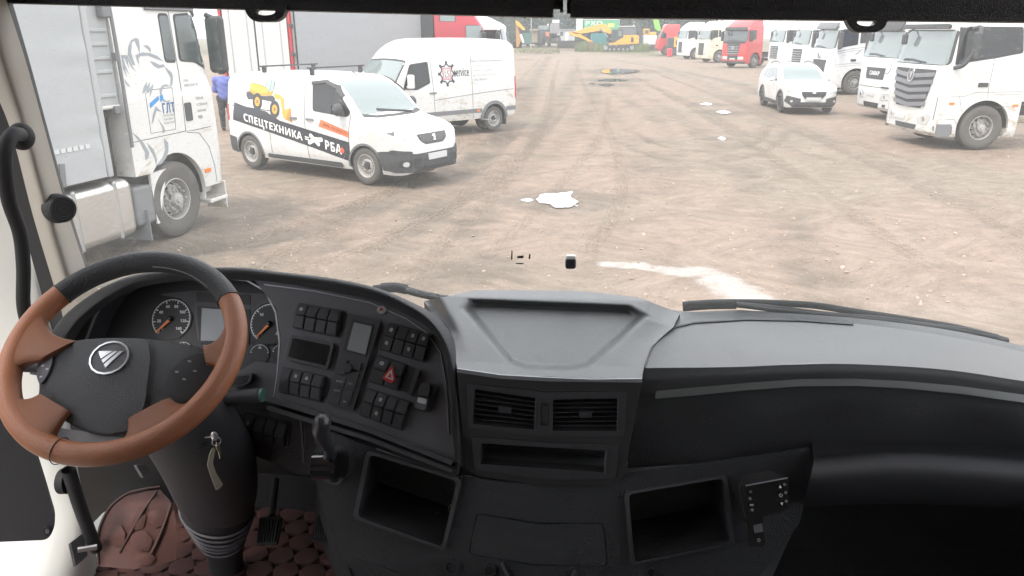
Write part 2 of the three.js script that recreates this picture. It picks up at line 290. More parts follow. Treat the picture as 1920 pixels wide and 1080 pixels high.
{ // prints of tyres pressed into the soil
  const tread = texture(256, (u, v) => { const e = abs(u - 0.5) * 2, lug = ((v * 8 + abs(u - 0.5) * 2.2) % 1) < 0.55 ? 1 : 0.35, rib = abs(((u * 5) % 1) - 0.5) < 0.4 ? 1 : 0.4, n = 0.42 + 0.8 * tile2(u, v * 0.5, 4, 3) + 0.5 * tile2(u, v, 19, 7); return [0.50, 0.44, 0.385, clamp(0.42 * lug * rib * clamp(n) * (1 - smooth(0.75, 1, e)))]; }, true, 1);
  const tm = mat(0xffffff, 0.9, 0, { map: tread, transparent: true });
  const strip = (pts, w, off) => {
    const c = new THREE.CatmullRomCurve3(pts.map(([x, y]) => G(x, y))), L = c.getLength(), n = Math.ceil(L / 0.16), P = [], U = [], I = [];
    for (let i = 0; i <= n; i++) { const p = c.getPointAt(i / n), t = c.getTangentAt(i / n), nx = -t.z, nz = t.x; for (let k = 0; k <= 2; k++) { const q = off + (k / 2 - 0.5) * w, x = p.x + nx * q, z = p.z + nz * q; P.push(x, groundY(x, z) + 0.014, z); U.push(k / 2, i / n * L / 0.9); } if (i < n) for (const k of [0, 1]) { const a = i * 3 + k; I.push(a, a + 1, a + 4, a, a + 4, a + 3); } }
    const g = new THREE.BufferGeometry(); g.setAttribute('position', new THREE.Float32BufferAttribute(P, 3)); g.setAttribute('uv', new THREE.Float32BufferAttribute(U, 2)); g.setIndex(I); g.computeVertexNormals(); structure('tyre_print', g, tm);
  };
  for (const [pts, w, gap] of [[[[560, 560], [700, 450], [850, 340], [950, 240], [1000, 160], [1030, 110]], 0.34, 1.95], [[[420, 500], [580, 450], [760, 380], [900, 300], [985, 210], [1010, 150]], 0.3, 1.7], [[[1480, 250], [1420, 288], [1340, 302], [1250, 296], [1160, 262]], 0.26, 0], [[[1450, 232], [1400, 272], [1330, 283], [1260, 276], [1190, 246]], 0.26, 0], [[[1900, 500], [1700, 390], [1560, 310], [1420, 240], [1300, 180], [1180, 125]], 0.34, 1.95], [[[1100, 470], [1150, 400], [1165, 330], [1140, 240], [1100, 170], [1080, 120]], 0.3, 0], [[[800, 470], [900, 400], [1010, 310], [1080, 240], [1110, 180]], 0.26, 1.6], [[[1640, 300], [1500, 262], [1400, 220], [1300, 175], [1210, 140]], 0.3, 1.9], [[[640, 420], [780, 372], [900, 330], [1060, 300], [1230, 300]], 0.28, 1.6]])
    for (const o of gap ? [-gap / 2, gap / 2] : [0]) strip(pts, w, o);
}
{ // small stones
  const g = new THREE.DodecahedronGeometry(1, 0), m = new THREE.InstancedMesh(g, mat([0.34, 0.28, 0.235], 0.9), 1700), q = new THREE.Object3D(), c = new THREE.Color();
  for (let i = 0; i < 1700; i++) {
    const p = G(rr(150, 1920), 100 + 470 * Math.pow(rnd(), 0.55)), s = 0.006 + 0.022 * Math.pow(rnd(), 5);
    q.position.set(p.x, groundY(p.x, p.z) + s * 0.2, p.z); q.scale.set(s * rr(0.8, 1.5), s * rr(0.5, 0.8), s * rr(0.8, 1.5)); q.rotation.set(rnd() * 6, rnd() * 6, rnd() * 6); q.updateMatrix(); m.setMatrixAt(i, q.matrix);
    const k = rr(0.75, 1.2); m.setColorAt(i, c.setRGB(k, k * 0.97, k * 0.95));
  }
  cast(m); m.name = 'gravel'; m.userData = { label: 'small loose stones scattered over the sandy yard', category: 'gravel', kind: 'stuff' }; scene.add(m);
}
// ---------------------------------------------------------------- vehicle kit. Own axes: x forward, y up, z to the right side; origin on the ground under an axle
const mudTex = texture(512, (u, v) => {   // white paint with splashed mud low down: u, v in eights of a metre
  const y = v * 4, n = tile2(u, v * 0.999, 9, 3), f = tile2(u, v, 46, 8), k = tile2(u, v, 130, 1);
  const lo = 0.5 * smooth(-0.15, 0.75, n + 0.7 * f + 0.4 * k - (y - 0.35) * 1.15), hi = 0.10 * smooth(0.3, 0.9, n + 0.5 * f + 0.35 * k - (y - 1.5) * 0.5), m = clamp(lo + hi + 0.03 * f);
  return [lerp(0.825, 0.62, m), lerp(0.825, 0.56, m), lerp(0.815, 0.465, m)];
}, true, 1); mudTex.repeat.set(1 / 6, 1 / 4);
const cleanTex = texture(256, (u, v) => { const m = 0.035 * smooth(0.1, 0.7, tile2(u, v, 8) + 0.6 * tile2(u, v, 40, 5)) + 0.02 * tile2(u, v, 90, 2); return [0.84 - m, 0.84 - m * 1.1, 0.835 - m * 1.3]; }, true, 1); cleanTex.repeat.set(1 / 5, 1 / 4);
const coat = { clearcoat: 0.7, clearcoatRoughness: 0.12 };
const KM = {
  white: mat(0xffffff, 0.42, 0, { map: mudTex, ...coat }), clean: mat(0xffffff, 0.38, 0, { map: cleanTex, ...coat }),
  cream: mat(0xfff6dc, 0.42, 0, { map: mudTex, ...coat }), red: mat([0.50, 0.035, 0.035], 0.4, 0, coat), blue: mat([0.05, 0.11, 0.42], 0.45, 0, coat), crimson: mat([0.40, 0.012, 0.03], 0.4, 0, coat),
  glass: mat([0.06, 0.075, 0.075], 0.04, 0, { ior: 1.75 }), glassSkyPale: mat([0.17, 0.21, 0.205], 0.05, 0, { ior: 1.8 }), glassDark: mat([0.018, 0.02, 0.021], 0.05, 0, { ior: 1.5 }),  // the pale glass has the sky reflection of windscreens put into its colour
  black: mat([0.040, 0.041, 0.043], 0.6), plastic: mat([0.062, 0.064, 0.067], 0.7), greyPlastic: mat([0.16, 0.165, 0.17], 0.65), seam: mat([0.11, 0.11, 0.108], 0.9),
  rubber: mat([0.095, 0.088, 0.080], 0.92, 0, { bumpMap: texture(256, (u, v) => 0.5 + 0.3 * tile2(u, v, 30) + 0.2 * tile2(u, v, 90, 3), false), bumpScale: 0.004 }), steel: mat([0.42, 0.42, 0.41], 0.45, 0.7), rim: mat([0.40, 0.39, 0.37], 0.55, 0.35), darkRim: mat([0.05, 0.05, 0.055], 0.4, 0.5),
  alu: mat([0.62, 0.61, 0.58], 0.36, 0.85, { bumpMap: texture(256, (u, v) => 0.5 + 0.3 * tile2(u, v, 12, 2), false), bumpScale: 0.0012 }), chrome: mat([0.8, 0.8, 0.8], 0.15, 1), lamp: mat([0.62, 0.64, 0.64], 0.08, 0.25, { ior: 1.7 }), orange: mat([0.75, 0.20, 0.03], 0.35), redLamp: mat([0.45, 0.02, 0.02], 0.3),
  plate: mat([0.55, 0.56, 0.56], 0.5), chassis: mat([0.05, 0.043, 0.038], 0.85), grey: mat([0.30, 0.31, 0.32], 0.55, 0.1), curtain: mat([0.37, 0.385, 0.39], 0.55, 0, { clearcoat: 0.2 }), yellow: mat([0.72, 0.36, 0.035], 0.5, 0, coat), signBlue: mat([0.02, 0.25, 0.6], 0.5),
};
// planar texture coordinates in metres for painted bodies
function metreUV(g) { const p = g.attributes.position, n = g.attributes.normal, u = new Float32Array(p.count * 2); for (let i = 0; i < p.count; i++) { const ax = abs(n.getX(i)) > abs(n.getZ(i)); u[i * 2] = ax ? p.getZ(i) + 3.3 : p.getX(i); u[i * 2 + 1] = max(p.getY(i), 0.02); } g.setAttribute('uv', new THREE.BufferAttribute(u, 2)); return g; }
const latheZ = (pts, n = 40) => new THREE.LatheGeometry(pts.map(([r, z]) => new THREE.Vector2(r, z)), n).rotateX(PI / 2);
const wheelCache = new Map();
function wheelGeos(kind) {
  if (wheelCache.has(kind)) return wheelCache.get(kind);
  let g = {};
  if (kind === 'truck' || kind === 'dual') {
    const tread = []; for (let k = 0; k <= 24; k++) { const z = -0.135 + 0.27 * k / 24; tread.push([[3, 4, 9, 10, 14, 15, 20, 21].includes(k) ? 0.507 : 0.52, z]); }
    g.tyre = latheZ([[0.284, -0.13], [0.30, -0.15], [0.36, -0.163], [0.45, -0.165], [0.495, -0.155], ...tread, [0.495, 0.155], [0.45, 0.165], [0.43, 0.168], [0.36, 0.163], [0.30, 0.15], [0.284, 0.13]], 56);
    const out = kind === 'truck' ? 1 : -1, holes = [], disc = circle(0, 0, 0.262);
    for (let k = 0; k < 10; k++) { const a = k / 10 * 2 * PI; const h = new THREE.Path(); h.absellipse(cos(a) * 0.224, sin(a) * 0.224, 0.026, 0.026, 0, 2 * PI, false, 0); holes.push(h); }
    disc.holes = holes;
    const cone = new THREE.ExtrudeGeometry(disc, { depth: 0.012, bevelEnabled: false, curveSegments: 20 }), p = cone.attributes.position;
    for (let i = 0; i < p.count; i++) { const r = hypot(p.getX(i), p.getY(i)); p.setZ(i, p.getZ(i) + (out > 0 ? 0.02 + 0.10 * smooth(0.262, 0.185, r) : 0.02 - 0.11 * smooth(0.262, 0.17, r))); }
    cone.computeVertexNormals();
    const zf = out > 0 ? 0.132 : -0.075, hub = [latheZ([[0.293, 0.142], [0.286, 0.152], [0.272, 0.148], [0.266, 0.06], [0.262, 0.0], [0.262, -0.1]], 40), cone, cyl(0.088, 0.094, 0.06, 0, 0, zf + 0.02, 'z', 24)];
    if (out > 0) hub.push(cyl(0.05, 0.06, 0.03, 0, 0, zf + 0.06, 'z', 20)); else hub.push(cyl(0.1, 0.12, 0.16, 0, 0, zf + 0.08, 'z', 20));
    g.rim = merge(hub);
    g.nuts = merge(Array.from({ length: 10 }, (_, k) => cyl(0.016, 0.018, 0.04, cos(k / 5 * PI + 0.3) * 0.1675, sin(k / 5 * PI + 0.3) * 0.1675, zf + 0.018, 'z', 6)));
    g.drum = cyl(0.21, 0.21, 0.16, 0, 0, -0.06, 'z', 24);
  } else {
    const R = kind === 'suv' ? 0.36 : 0.345, rr_ = kind === 'suv' ? 0.235 : 0.215, w = 0.108;
    g.tyre = latheZ([[rr_, -w * 0.85], [rr_ + 0.03, -w], [R - 0.03, -w], [R - 0.006, -w * 0.8], [R, -w * 0.5], [R - 0.007, -w * 0.3], [R, -w * 0.28], [R, w * 0.28], [R - 0.007, w * 0.3], [R, w * 0.5], [R - 0.006, w * 0.8], [R - 0.03, w], [rr_ + 0.03, w], [rr_, w * 0.85]], 48);
    if (kind === 'steel') {
      const disc = circle(0, 0, 0.19); disc.holes = Array.from({ length: 16 }, (_, k) => { const h = new THREE.Path(); h.absellipse(cos(k / 8 * PI) * 0.148, sin(k / 8 * PI) * 0.148, 0.015, 0.015, 0, 2 * PI, false, 0); return h; });
      g.rim = merge([latheZ([[rr_ + 0.008, 0.10], [rr_, 0.105], [rr_ - 0.012, 0.1], [rr_ - 0.02, 0.055], [rr_ - 0.03, 0.05], [rr_ - 0.03, -0.07]], 40), new THREE.ExtrudeGeometry(disc, { depth: 0.01, bevelEnabled: false, curveSegments: 12 }).translate(0, 0, 0.045), latheZ([[0.13, 0.055], [0.12, 0.07], [0.085, 0.07], [0.07, 0.06]], 30)]);
      g.nuts = merge([cyl(0.062, 0.072, 0.03, 0, 0, 0.075, 'z', 24), ...Array.from({ length: 5 }, (_, k) => cyl(0.011, 0.012, 0.025, cos(k * 1.2566) * 0.09, sin(k * 1.2566) * 0.09, 0.075, 'z', 6))]);
    } else {
      const sp = [];
      for (let k = 0; k < 5; k++) for (const s of [-1, 1]) { const a = k * 1.2566 + 0.3, b = a + s * 0.24; sp.push(beam(V3(cos(a) * 0.05, sin(a) * 0.05, 0.07), V3(cos(b) * 0.225, sin(b) * 0.225, 0.085), 0.024, 0.03)); }
      g.rim = merge([latheZ([[rr_ + 0.008, 0.10], [rr_, 0.105], [rr_ - 0.012, 0.1], [rr_ - 0.02, 0.04], [rr_ - 0.03, -0.07]], 40), ...sp, cyl(0.05, 0.06, 0.03, 0, 0, 0.08, 'z', 20)]);
      g.nuts = cyl(0.03, 0.034, 0.012, 0, 0, 0.1, 'z', 16);
    }
    g.drum = cyl(0.14, 0.14, 0.05, 0, 0, -0.02, 'z', 24);
  }
  wheelCache.set(kind, g); return g;
}
function wheel(t, kind, x, y, z, side, rimMat, spin = 0, scale = 1) {
  const g = wheelGeos(kind), w = sub(t, 'wheel'); w.position.set(x, y, z); w.rotation.set(0, side > 0 ? 0 : PI, spin); w.scale.setScalar(scale);
  part(w, 'tyre', g.tyre, KM.rubber); part(w, 'rim', g.rim, rimMat ?? KM.rim); part(w, 'wheel_nuts', g.nuts, kind === 'truck' ? KM.steel : KM.black).userData.kind = 'stuff'; part(w, 'brake_drum', g.drum, KM.chassis);
  return w;
}
function place(t, x, z, yawDeg, y = 0) { t.position.set(x, y, z); t.rotation.y = yawDeg * PI / 180; return t; }
// pixel on a vehicle's flank -> its own x, y
function flank(x, z, yawDeg, zs) { const a = yawDeg * PI / 180, f = V3(cos(a), 0, -sin(a)), r = V3(sin(a), 0, cos(a)), o = V3(x, 0, z), q = o.clone().addScaledVector(r, zs); return (px, py) => { const p = onPlane(px, py, q, r).sub(o); return [p.dot(f), p.y]; }; }

// cab-over tractor. prof rows: height, front x, half width, corner radius
function tractor(name, label, category, group, o) {
  const t = thing(name, label, category, group), ys = o.prof.map((p) => p[0]), XF = mono(ys, o.prof.map((p) => p[1])), HW = mono(ys, o.prof.map((p) => p[2])), CRN = mono(ys, o.prof.map((p) => p[3] ?? 0.2));
  const XR = o.rear ?? (() => -0.8), bow = o.bow ?? 0.07, paint = o.paint, y0 = ys[0], y1 = ys[ys.length - 1];
  const fx = (z, y) => { const xf = XF(y), hw = HW(y), r = CRN(y), a = abs(z); return a <= hw - r ? xf - bow * (a / (hw - r)) ** 2 : xf - bow - r + sqrt(max(0, r * r - (a - hw + r) ** 2)); };
  const sz = (x, y) => { const xc = XF(y) - bow - CRN(y), hw = HW(y), r = CRN(y); return x <= xc ? hw : hw - r + sqrt(max(0, r * r - (x - xc) ** 2)); };
  const front = mapOf((a, b) => V3(fx(a, b), b, a), -1), sideM = (s) => mapOf((a, b) => V3(a, b, s * sz(a, b)), s);
  const rings = [], n = 34;
  for (let j = 0; j <= n; j++) {
    const y = y0 + (y1 - y0) * j / n, xf = XF(y), hw = HW(y), r = CRN(y), xr = XR(y), ring = [], xc = xf - bow - r;
    for (const k of [0, 0.3, 0.6]) ring.push(V3(lerp(xr, xc, k), y, hw));
    for (let k = 0; k <= 8; k++) { const a = k / 8 * PI / 2; ring.push(V3(xc + r * sin(a), y, hw - r + r * cos(a))); }
    for (let k = 1; k < 10; k++) { const z = (hw - r) * (1 - 2 * k / 10); ring.push(V3(fx(z, y), y, z)); }
    for (let k = 0; k <= 8; k++) { const a = k / 8 * PI / 2; ring.push(V3(xc + r * cos(a), y, -(hw - r) - r * sin(a))); }
    for (const k of [0.4, 0.7, 1]) ring.push(V3(lerp(xc, xr, k), y, -hw));
    for (const k of [0.3, 0.6]) ring.push(V3(xr, y, lerp(-hw, hw, k)));
    rings.push(ring);
  }
  let body = loftGeo(rings, true, 0.6);
  const ar = o.arch ?? 0.62, ay = o.archY ?? 0.53;
  body = cut(body, cyl(ar, ar, 4, 0, ay, 0, 'z', 40), ...(o.cuts ?? []));
  part(t, 'cab', metreUV(body), paint);
  for (const s of [1, -1]) part(t, 'wheel_arch', new THREE.CylinderGeometry(ar - 0.012, ar - 0.012, 0.55, 30, 1, true, -PI / 2 * 1.02, PI * 1.04).rotateX(-PI / 2).translate(0, ay, s * (1.18 - 0.29)), KM.black);
  const rounded = (p, r) => rpoly(p, r);
  // windscreen with its black edge
  const w = o.ws ?? { y0: 1.98, y1: 2.84, zb: 1.12, zt: 1.05 }, wp = [[-w.zb, w.y0], [w.zb, w.y0], [w.zt, w.y1], [-w.zt, w.y1]];
  part(t, 'windscreen_surround', skin(rounded(grow(wp, 0.05), 0.1), front, 0.004, 0.12), KM.black);
  const ws = part(t, 'windscreen', skin(rounded(wp, 0.08), front, 0.010, 0.12), o.glass ?? KM.glassSkyPale);
  for (const s of [-1, 1]) part(ws, 'wiper', ribbon([[s * 0.1 - 0.3, w.y0 + 0.03], [s * 0.1 + 0.35, w.y0 + 0.09], [s * 0.1 + 0.55, w.y0 + 0.06]], 0.03, front, 0.04, 0.15), KM.black);
  // doors, side windows
  const sides = o.sides ?? [-1, 1];
  for (const s of sides) {
    const m = sideM(s);
    for (const q of o.win ?? []) { part(t, 'window_seal', skin(rounded(grow(q, 0.035), 0.06), m, 0.004, 0.15), KM.black); part(t, 'side_window', skin(rounded(q, 0.05), m, 0.009, 0.15), o.sideGlass ?? KM.glassDark); }
    const d = o.door; if (d) { const door = part(t, 'door', ribbon(d, 0.010, m, 0.0025, 0.2), KM.seam); if (o.handle) part(door, 'handle', skin(rect(o.handle[0], o.handle[1], o.handle[0] + 0.24, o.handle[1] + 0.1, 0.03), m, 0.018, 0.2), KM.black); }
    for (const l of o.lines ?? []) part(t, 'panel_gap', ribbon(l, 0.009, m, 0.0025, 0.2), KM.seam);
    for (const q of o.steps ?? []) part(t, 'step', skin(rounded(q, 0.02), m, 0.006, 0.2), KM.greyPlastic);
    for (const q of o.markers ?? []) part(t, 'side_marker', skin(rect(q[0], q[1], q[0] + 0.13, q[1] + 0.055, 0.01), m, 0.014, 0.2), KM.orange);
    if (o.mirror !== false) {
      const mx = o.mirror?.x ?? (XF(2.5) - 0.22), my = o.mirror?.y ?? 2.35, mz = s * (HW(2.5) + (o.mirror?.dz ?? 0.22)), mr = sub(t, 'mirror');
      part(mr, 'mirror_housing', box(0.16, o.mirror?.h ?? 0.72, 0.26, mx, my, mz, 0.06), o.mirror?.paint ?? KM.black);
      part(mr, 'mirror_arm', bar(V3(mx, my + 0.36, mz), V3(mx - 0.08, my + 0.42, s * (HW(2.8) - 0.05)), 0.035), KM.black); part(mr, 'mirror_arm', bar(V3(mx, my - 0.34, mz), V3(mx - 0.05, my - 0.36, s * (HW(2) - 0.05)), 0.035), KM.black);
      part(mr, 'mirror_glass', box(0.01, (o.mirror?.h ?? 0.72) - 0.1, 0.2, mx - 0.083, my, mz), KM.glass);
    }
  }
  if (o.kerbMirror) part(t, 'kerb_mirror', [box(0.1, 0.26, 0.18, XF(2.8) + 0.22, 2.55, o.kerbMirror, 0.04), bar(V3(XF(2.9) - 0.02, 2.86, o.kerbMirror), V3(XF(2.8) + 0.22, 2.66, o.kerbMirror), 0.02)], KM.plastic);
  if (o.visor) { const v = o.visor; part(t, 'sun_visor', skin(rect(-1.02, v[0], 1.02, v[1], 0.04), front, 0.16, 0.15, 0.1), v[2] ?? KM.black); }
  // front face
  for (const [nm, q, mt, th, r] of o.face ?? []) part(t, nm, skin(rounded(q, r ?? 0.03), front, th ?? 0.012, 0.15), mt);
  if (o.slats) { const { pts, mt } = o.slats; for (const q of pts) part(t, 'grille_slat', skin(rounded(q, 0.012), front, 0.045, 0.15, 0), mt ?? KM.chrome); }
  for (const s of [-1, 1]) if (o.lamp) { const q = o.lamp.map(([z, y]) => [z * s, y]); const h = part(t, 'headlight', skin(rounded(q, 0.04), front, 0.012, 0.12), KM.lamp); const c = q.reduce((k, p) => [k[0] + p[0] / q.length, k[1] + p[1] / q.length], [0, 0]); part(h, 'bulb', skin(circle(c[0], c[1], 0.06), front, 0.02, 0.08), KM.chrome); }
  if (o.badge) o.badge(t, front);
  if (o.plate) part(t, 'number_plate', skin(rect(o.plate[0] - 0.26, o.plate[1] - 0.056, o.plate[0] + 0.26, o.plate[1] + 0.056, 0.01), front, 0.022, 0.2), KM.plate, 'blank pale number plate');
  // running gear
  for (const s of [-1, 1]) wheel(t, 'truck', 0, 0.515, s * 1.04, s, o.rimMat, rnd() * 3);
  const L = o.wheelbase ?? 3.6;
  for (const s of o.gear === false ? [] : [-1, 1]) wheel(t, 'dual', -L, 0.515, s * 1.06, s, o.rimMat, rnd() * 3);
  part(t, 'chassis', [box(L + 1.7, 0.26, 0.1, -L / 2 - 0.3, 0.86, 0.4), box(L + 1.7, 0.26, 0.1, -L / 2 - 0.3, 0.86, -0.4), cyl(0.07, 0.07, 1.7, 0, 0.515, 0, 'z', 12), cyl(0.11, 0.11, 1.7, -L, 0.515, 0, 'z', 12), box(1.1, 0.5, 0.8, 0.1, 0.85, 0, 0.05)], KM.chassis);
  if (o.gear !== false) part(t, 'fifth_wheel', [cyl(0.45, 0.45, 0.06, -L + 0.4, 1.1, 0, 'y', 24), box(0.7, 0.14, 0.9, -L + 0.4, 1.02, 0)], KM.chassis);
  t.userData.maps = undefined; delete t.userData.maps;
  return { t, front, side: sideM, XF, HW };
}

// car or van body from stations along x. st rows: x, bottom, top, half width ; shape: { belt, tumble, rc }
function carBody(st, shape) {
  st = st.slice().sort((a, b) => a[0] - b[0]);
  const xs = st.map((s) => s[0]), YB = mono(xs, st.map((s) => s[1])), YT = mono(xs, st.map((s) => s[2])), WD = mono(xs, st.map((s) => s[3]));
  const T = (y) => (y < 0.5 ? lerp(0.955, 1, smooth(0.2, 0.5, y)) : y < shape.belt ? 1 : 1 - shape.tumble * Math.pow((y - shape.belt) / (shape.roof - shape.belt), 1.25));
  const rcAt = (x) => min(shape.rc, (YT(x) - YB(x)) * 0.3);
  const Z = (x, y) => { const yt = YT(x), rc = rcAt(x), ys = yt - rc, w = WD(x) * T(min(y, ys)); if (y <= ys) return w; const k = clamp((y - ys) / rc); return w - rc * (1 - sqrt(max(0, 1 - k * k))); };
  const inside = (x, y, z) => y <= topAt(x, z) && y >= YB(x) && z <= Z(x, min(y, YT(x) - 1e-4));
  const topAt = (x, z) => { const yt = YT(x), rc = rcAt(x), w = WD(x) * T(yt - rc), a = abs(z); if (a <= w - rc) return yt + shape.crown * (1 - (a / (w - rc)) ** 2); return yt - rc + sqrt(max(0, rc * rc - (min(a, w) - w + rc) ** 2)); };
  const x0 = xs[0], x1 = xs[xs.length - 1];
  const frontX = (z, y) => { let a = (x0 + x1) / 2, b = x1; const m = abs(z); for (let i = 0; i < 26; i++) { const c = (a + b) / 2; if (inside(c, y, m)) a = c; else b = c; } return a; };
  const rings = [], N = shape.n ?? 90;
  for (let i = 0; i <= N; i++) {
    const q = i / N, x = lerp(x0, x1, q - 0.035 * sin(2 * PI * q)), yb = YB(x), yt = YT(x), rc = rcAt(x), half = [];
    half.push([0, yb], [WD(x) * T(yb) * 0.6, yb], [WD(x) * T(yb) * 0.97, yb]);
    for (let k = 1; k <= 12; k++) { const y = lerp(yb, yt - rc, k / 12); half.push([WD(x) * T(y), y]); }
    const w = WD(x) * T(yt - rc);
    for (let k = 1; k <= 6; k++) { const a = k / 6 * PI / 2; half.push([w - rc + rc * cos(a), yt - rc + rc * sin(a)]); }
    for (let k = 1; k <= 5; k++) { const z = (w - rc) * (1 - k / 5); half.push([z, yt + shape.crown * (1 - (z / (w - rc)) ** 2)]); }
    const ring = half.map(([z, y]) => V3(x, y, z)); for (let k = half.length - 2; k > 0; k--) ring.push(V3(x, half[k][1], -half[k][0]));
    rings.push(ring);
  }
  const body = loftGeo(rings, true, 0.5);
  return { body, side: (s) => mapOf((a, b) => V3(a, b, s * Z(a, b)), s), top: mapOf((a, b) => V3(a, topAt(a, b), b), -1), front: mapOf((a, b) => V3(frontX(a, b), b, a), -1, 0.012), Z, YT, YB, WD };
}
const archLiner = (x, y, r, s, z) => new THREE.CylinderGeometry(r - 0.008, r - 0.008, 0.34, 26, 1, true, -PI / 2 * 1.02, PI * 1.04).rotateX(-PI / 2).translate(x, y, s * (z - 0.18));
// lettering and pictures printed on bodies: a canvas laid on a flank region [x0, y0, x1, y1]
function decal(region, ppm, map, draw, flip = 1, t = 0.003, edge = 0.2) {
  const [x0, y0, x1, y1] = region, w = Math.round((x1 - x0) * ppm), h = Math.round((y1 - y0) * ppm);
  const tex = canvasTex(w, h, (c) => { c.clearRect(0, 0, w, h); c.save(); if (flip < 0) { c.translate(w, 0); c.scale(-1, 1); } c.scale(ppm, ppm); draw(c, x1 - x0, y1 - y0); c.restore(); });
  const g = skin(rect(x0, y0, x1, y1), map, t, edge, t), u = g.attributes.uv;
  for (let i = 0; i < u.count; i++) u.setXY(i, (u.getX(i) - x0) / (x1 - x0), (u.getY(i) - y0) / (y1 - y0));
  return [g, mat(0xffffff, 0.45, 0, { map: tex, transparent: true, clearcoat: 0.3 })];
}
// ---------------------------------------------------------------- left: white tractor with a lion on its flank, and its trailer
const poly = (c, pts) => { c.beginPath(); pts.forEach(([x, y], i) => (i ? c.lineTo(x, y) : c.moveTo(x, y))); c.closePath(); c.fill(); };
const blobby = (c, pts) => { c.beginPath(); const n = pts.length, m = (a, b) => [(a[0] + b[0]) / 2, (a[1] + b[1]) / 2]; const s = m(pts[n - 1], pts[0]); c.moveTo(...s); pts.forEach((p, i) => c.quadraticCurveTo(p[0], p[1], ...m(p, pts[(i + 1) % n]))); c.closePath(); c.fill(); };
function text(c, s, x, y, h, w, font = 'bold', skew = 0) { c.save(); c.translate(x, y); c.transform(1, 0, skew, 1, 0, 0); c.font = font + ' 100px sans-serif'; const m = c.measureText(s).width; c.scale(w ? w / m : h / 72, h / 72); c.textBaseline = 'alphabetic'; c.fillText(s, 0, 0); c.restore(); }
{
  const X = -5.855, Z = -10.755, YW = 75, L = flank(X, Z, YW, 1.22);
  const { t, side } = tractor('semi_tractor', 'white tractor unit with a grey lion on its flank, pulling the grey curtain trailer', 'truck', null, {
    paint: KM.white, bow: 0.08, rear: () => -0.76, prof: [[0.42, 1.12, 1.2, 0.16], [0.5, 1.2, 1.22, 0.2], [1.0, 1.25, 1.235, 0.22], [1.9, 1.22, 1.235, 0.2], [2.1, 1.17, 1.22, 0.2], [2.95, 1.02, 1.2, 0.2], [3.2, 0.85, 1.17, 0.25], [3.55, 0.4, 1.05, 0.25], [3.65, 0.2, 0.98, 0.25]],
    cuts: [box(1.2, 1.2, 4, -1.0, 0.36, 0), box(0.5, 0.42, 0.62, 0.86, 0.36, 1.28), box(0.5, 0.42, 0.62, 0.86, 0.36, -1.28)], arch: 0.61, archY: 0.55, ws: { y0: 2.05, y1: 2.92, zb: 1.1, zt: 1.05 },
    win: [[[0.44, 2.94], [0.98, 2.97], [1.06, 2.25], [0.95, 2.24], [0.74, 2.36], [0.44, 2.37]], [[0.13, 2.94], [0.31, 2.94], [0.33, 2.37], [0.13, 2.38]]], sideGlass: KM.glass,
    door: [[0.34, 3.0], [0.36, 2.2], [0.32, 1.42], [0.5, 1.41], [1.22, 1.43]], handle: null, lines: [[[-0.76, 1.40], [0.32, 1.42]], [[0.34, 1.40], [0.6, 1.36], [0.78, 1.15], [0.86, 0.85], [0.88, 0.6]], [[-0.36, 2.02], [0.17, 2.02]], [[0.17, 2.02], [0.12, 1.47], [-0.37, 1.47], [-0.36, 2.02]]],
    markers: [[0.62, 0.78]], mirror: { x: 1.24, y: 2.56, h: 0.8, dz: 0.04 }, wheelbase: 3.6, visor: [2.9, 3.05], lamp: [[0.6, 0.62], [1.02, 0.66], [1.08, 0.86], [0.62, 0.84]], face: [['grille', [[-0.8, 1.0], [0.8, 1.0], [0.9, 1.8], [-0.9, 1.8]], KM.plastic]],
  });
  place(t, X, Z, YW);
  const m = side(1), P8 = (x, y) => L(200 + x / 3.857, 60 + y / 3.857), R = [-0.74, 0.98, 0.32, 2.85];
  const lion = [
    [[155, 170], [160, 110], [180, 60], [215, 42], [236, 52], [243, 100], [240, 160], [228, 110], [205, 62], [186, 75], [180, 150], [208, 240], [190, 240], [163, 180]], [[268, 98], [300, 96], [322, 120], [320, 150], [300, 122]],
    [[212, 168], [260, 148], [315, 153], [370, 173], [412, 214], [360, 192], [300, 170], [246, 174], [232, 190], [237, 238], [222, 205]], [[105, 168], [150, 168], [170, 205], [188, 250], [214, 288], [178, 252], [158, 205], [150, 180], [162, 262], [135, 195], [121, 180], [136, 240], [162, 305], [128, 255]],
    [[128, 340], [172, 402], [138, 375]], [[113, 200], [150, 330], [120, 265]], [[315, 210], [350, 220], [385, 240], [412, 234], [422, 250], [375, 263], [345, 246]], [[418, 248], [470, 292], [480, 320], [473, 380], [456, 397], [463, 330], [440, 287]],
    [[376, 425], [395, 388], [425, 377], [460, 393], [426, 393], [402, 405], [392, 440], [400, 480], [425, 500], [456, 490], [440, 508], [405, 505], [384, 470]], [[250, 450], [264, 400], [291, 356], [285, 400], [311, 363], [305, 410], [337, 373], [326, 420], [304, 472], [309, 427], [281, 447], [288, 407], [268, 430]],
    [[317, 672], [325, 600], [346, 535], [388, 578], [352, 568], [332, 640]], [[363, 628], [402, 680], [418, 716], [399, 733], [394, 690]], [[175, 725], [215, 752], [258, 800], [299, 870], [296, 905], [273, 927], [270, 870], [230, 792]], [[283, 800], [332, 850], [357, 920], [350, 962], [335, 900], [300, 842]], [[405, 768], [436, 798], [439, 860], [422, 912], [390, 952], [348, 968], [396, 908], [415, 850]],
  ];
  const d = (q) => q.map(([x, y]) => { const [a, b] = P8(x, y); return [a - R[0], R[3] - b]; });
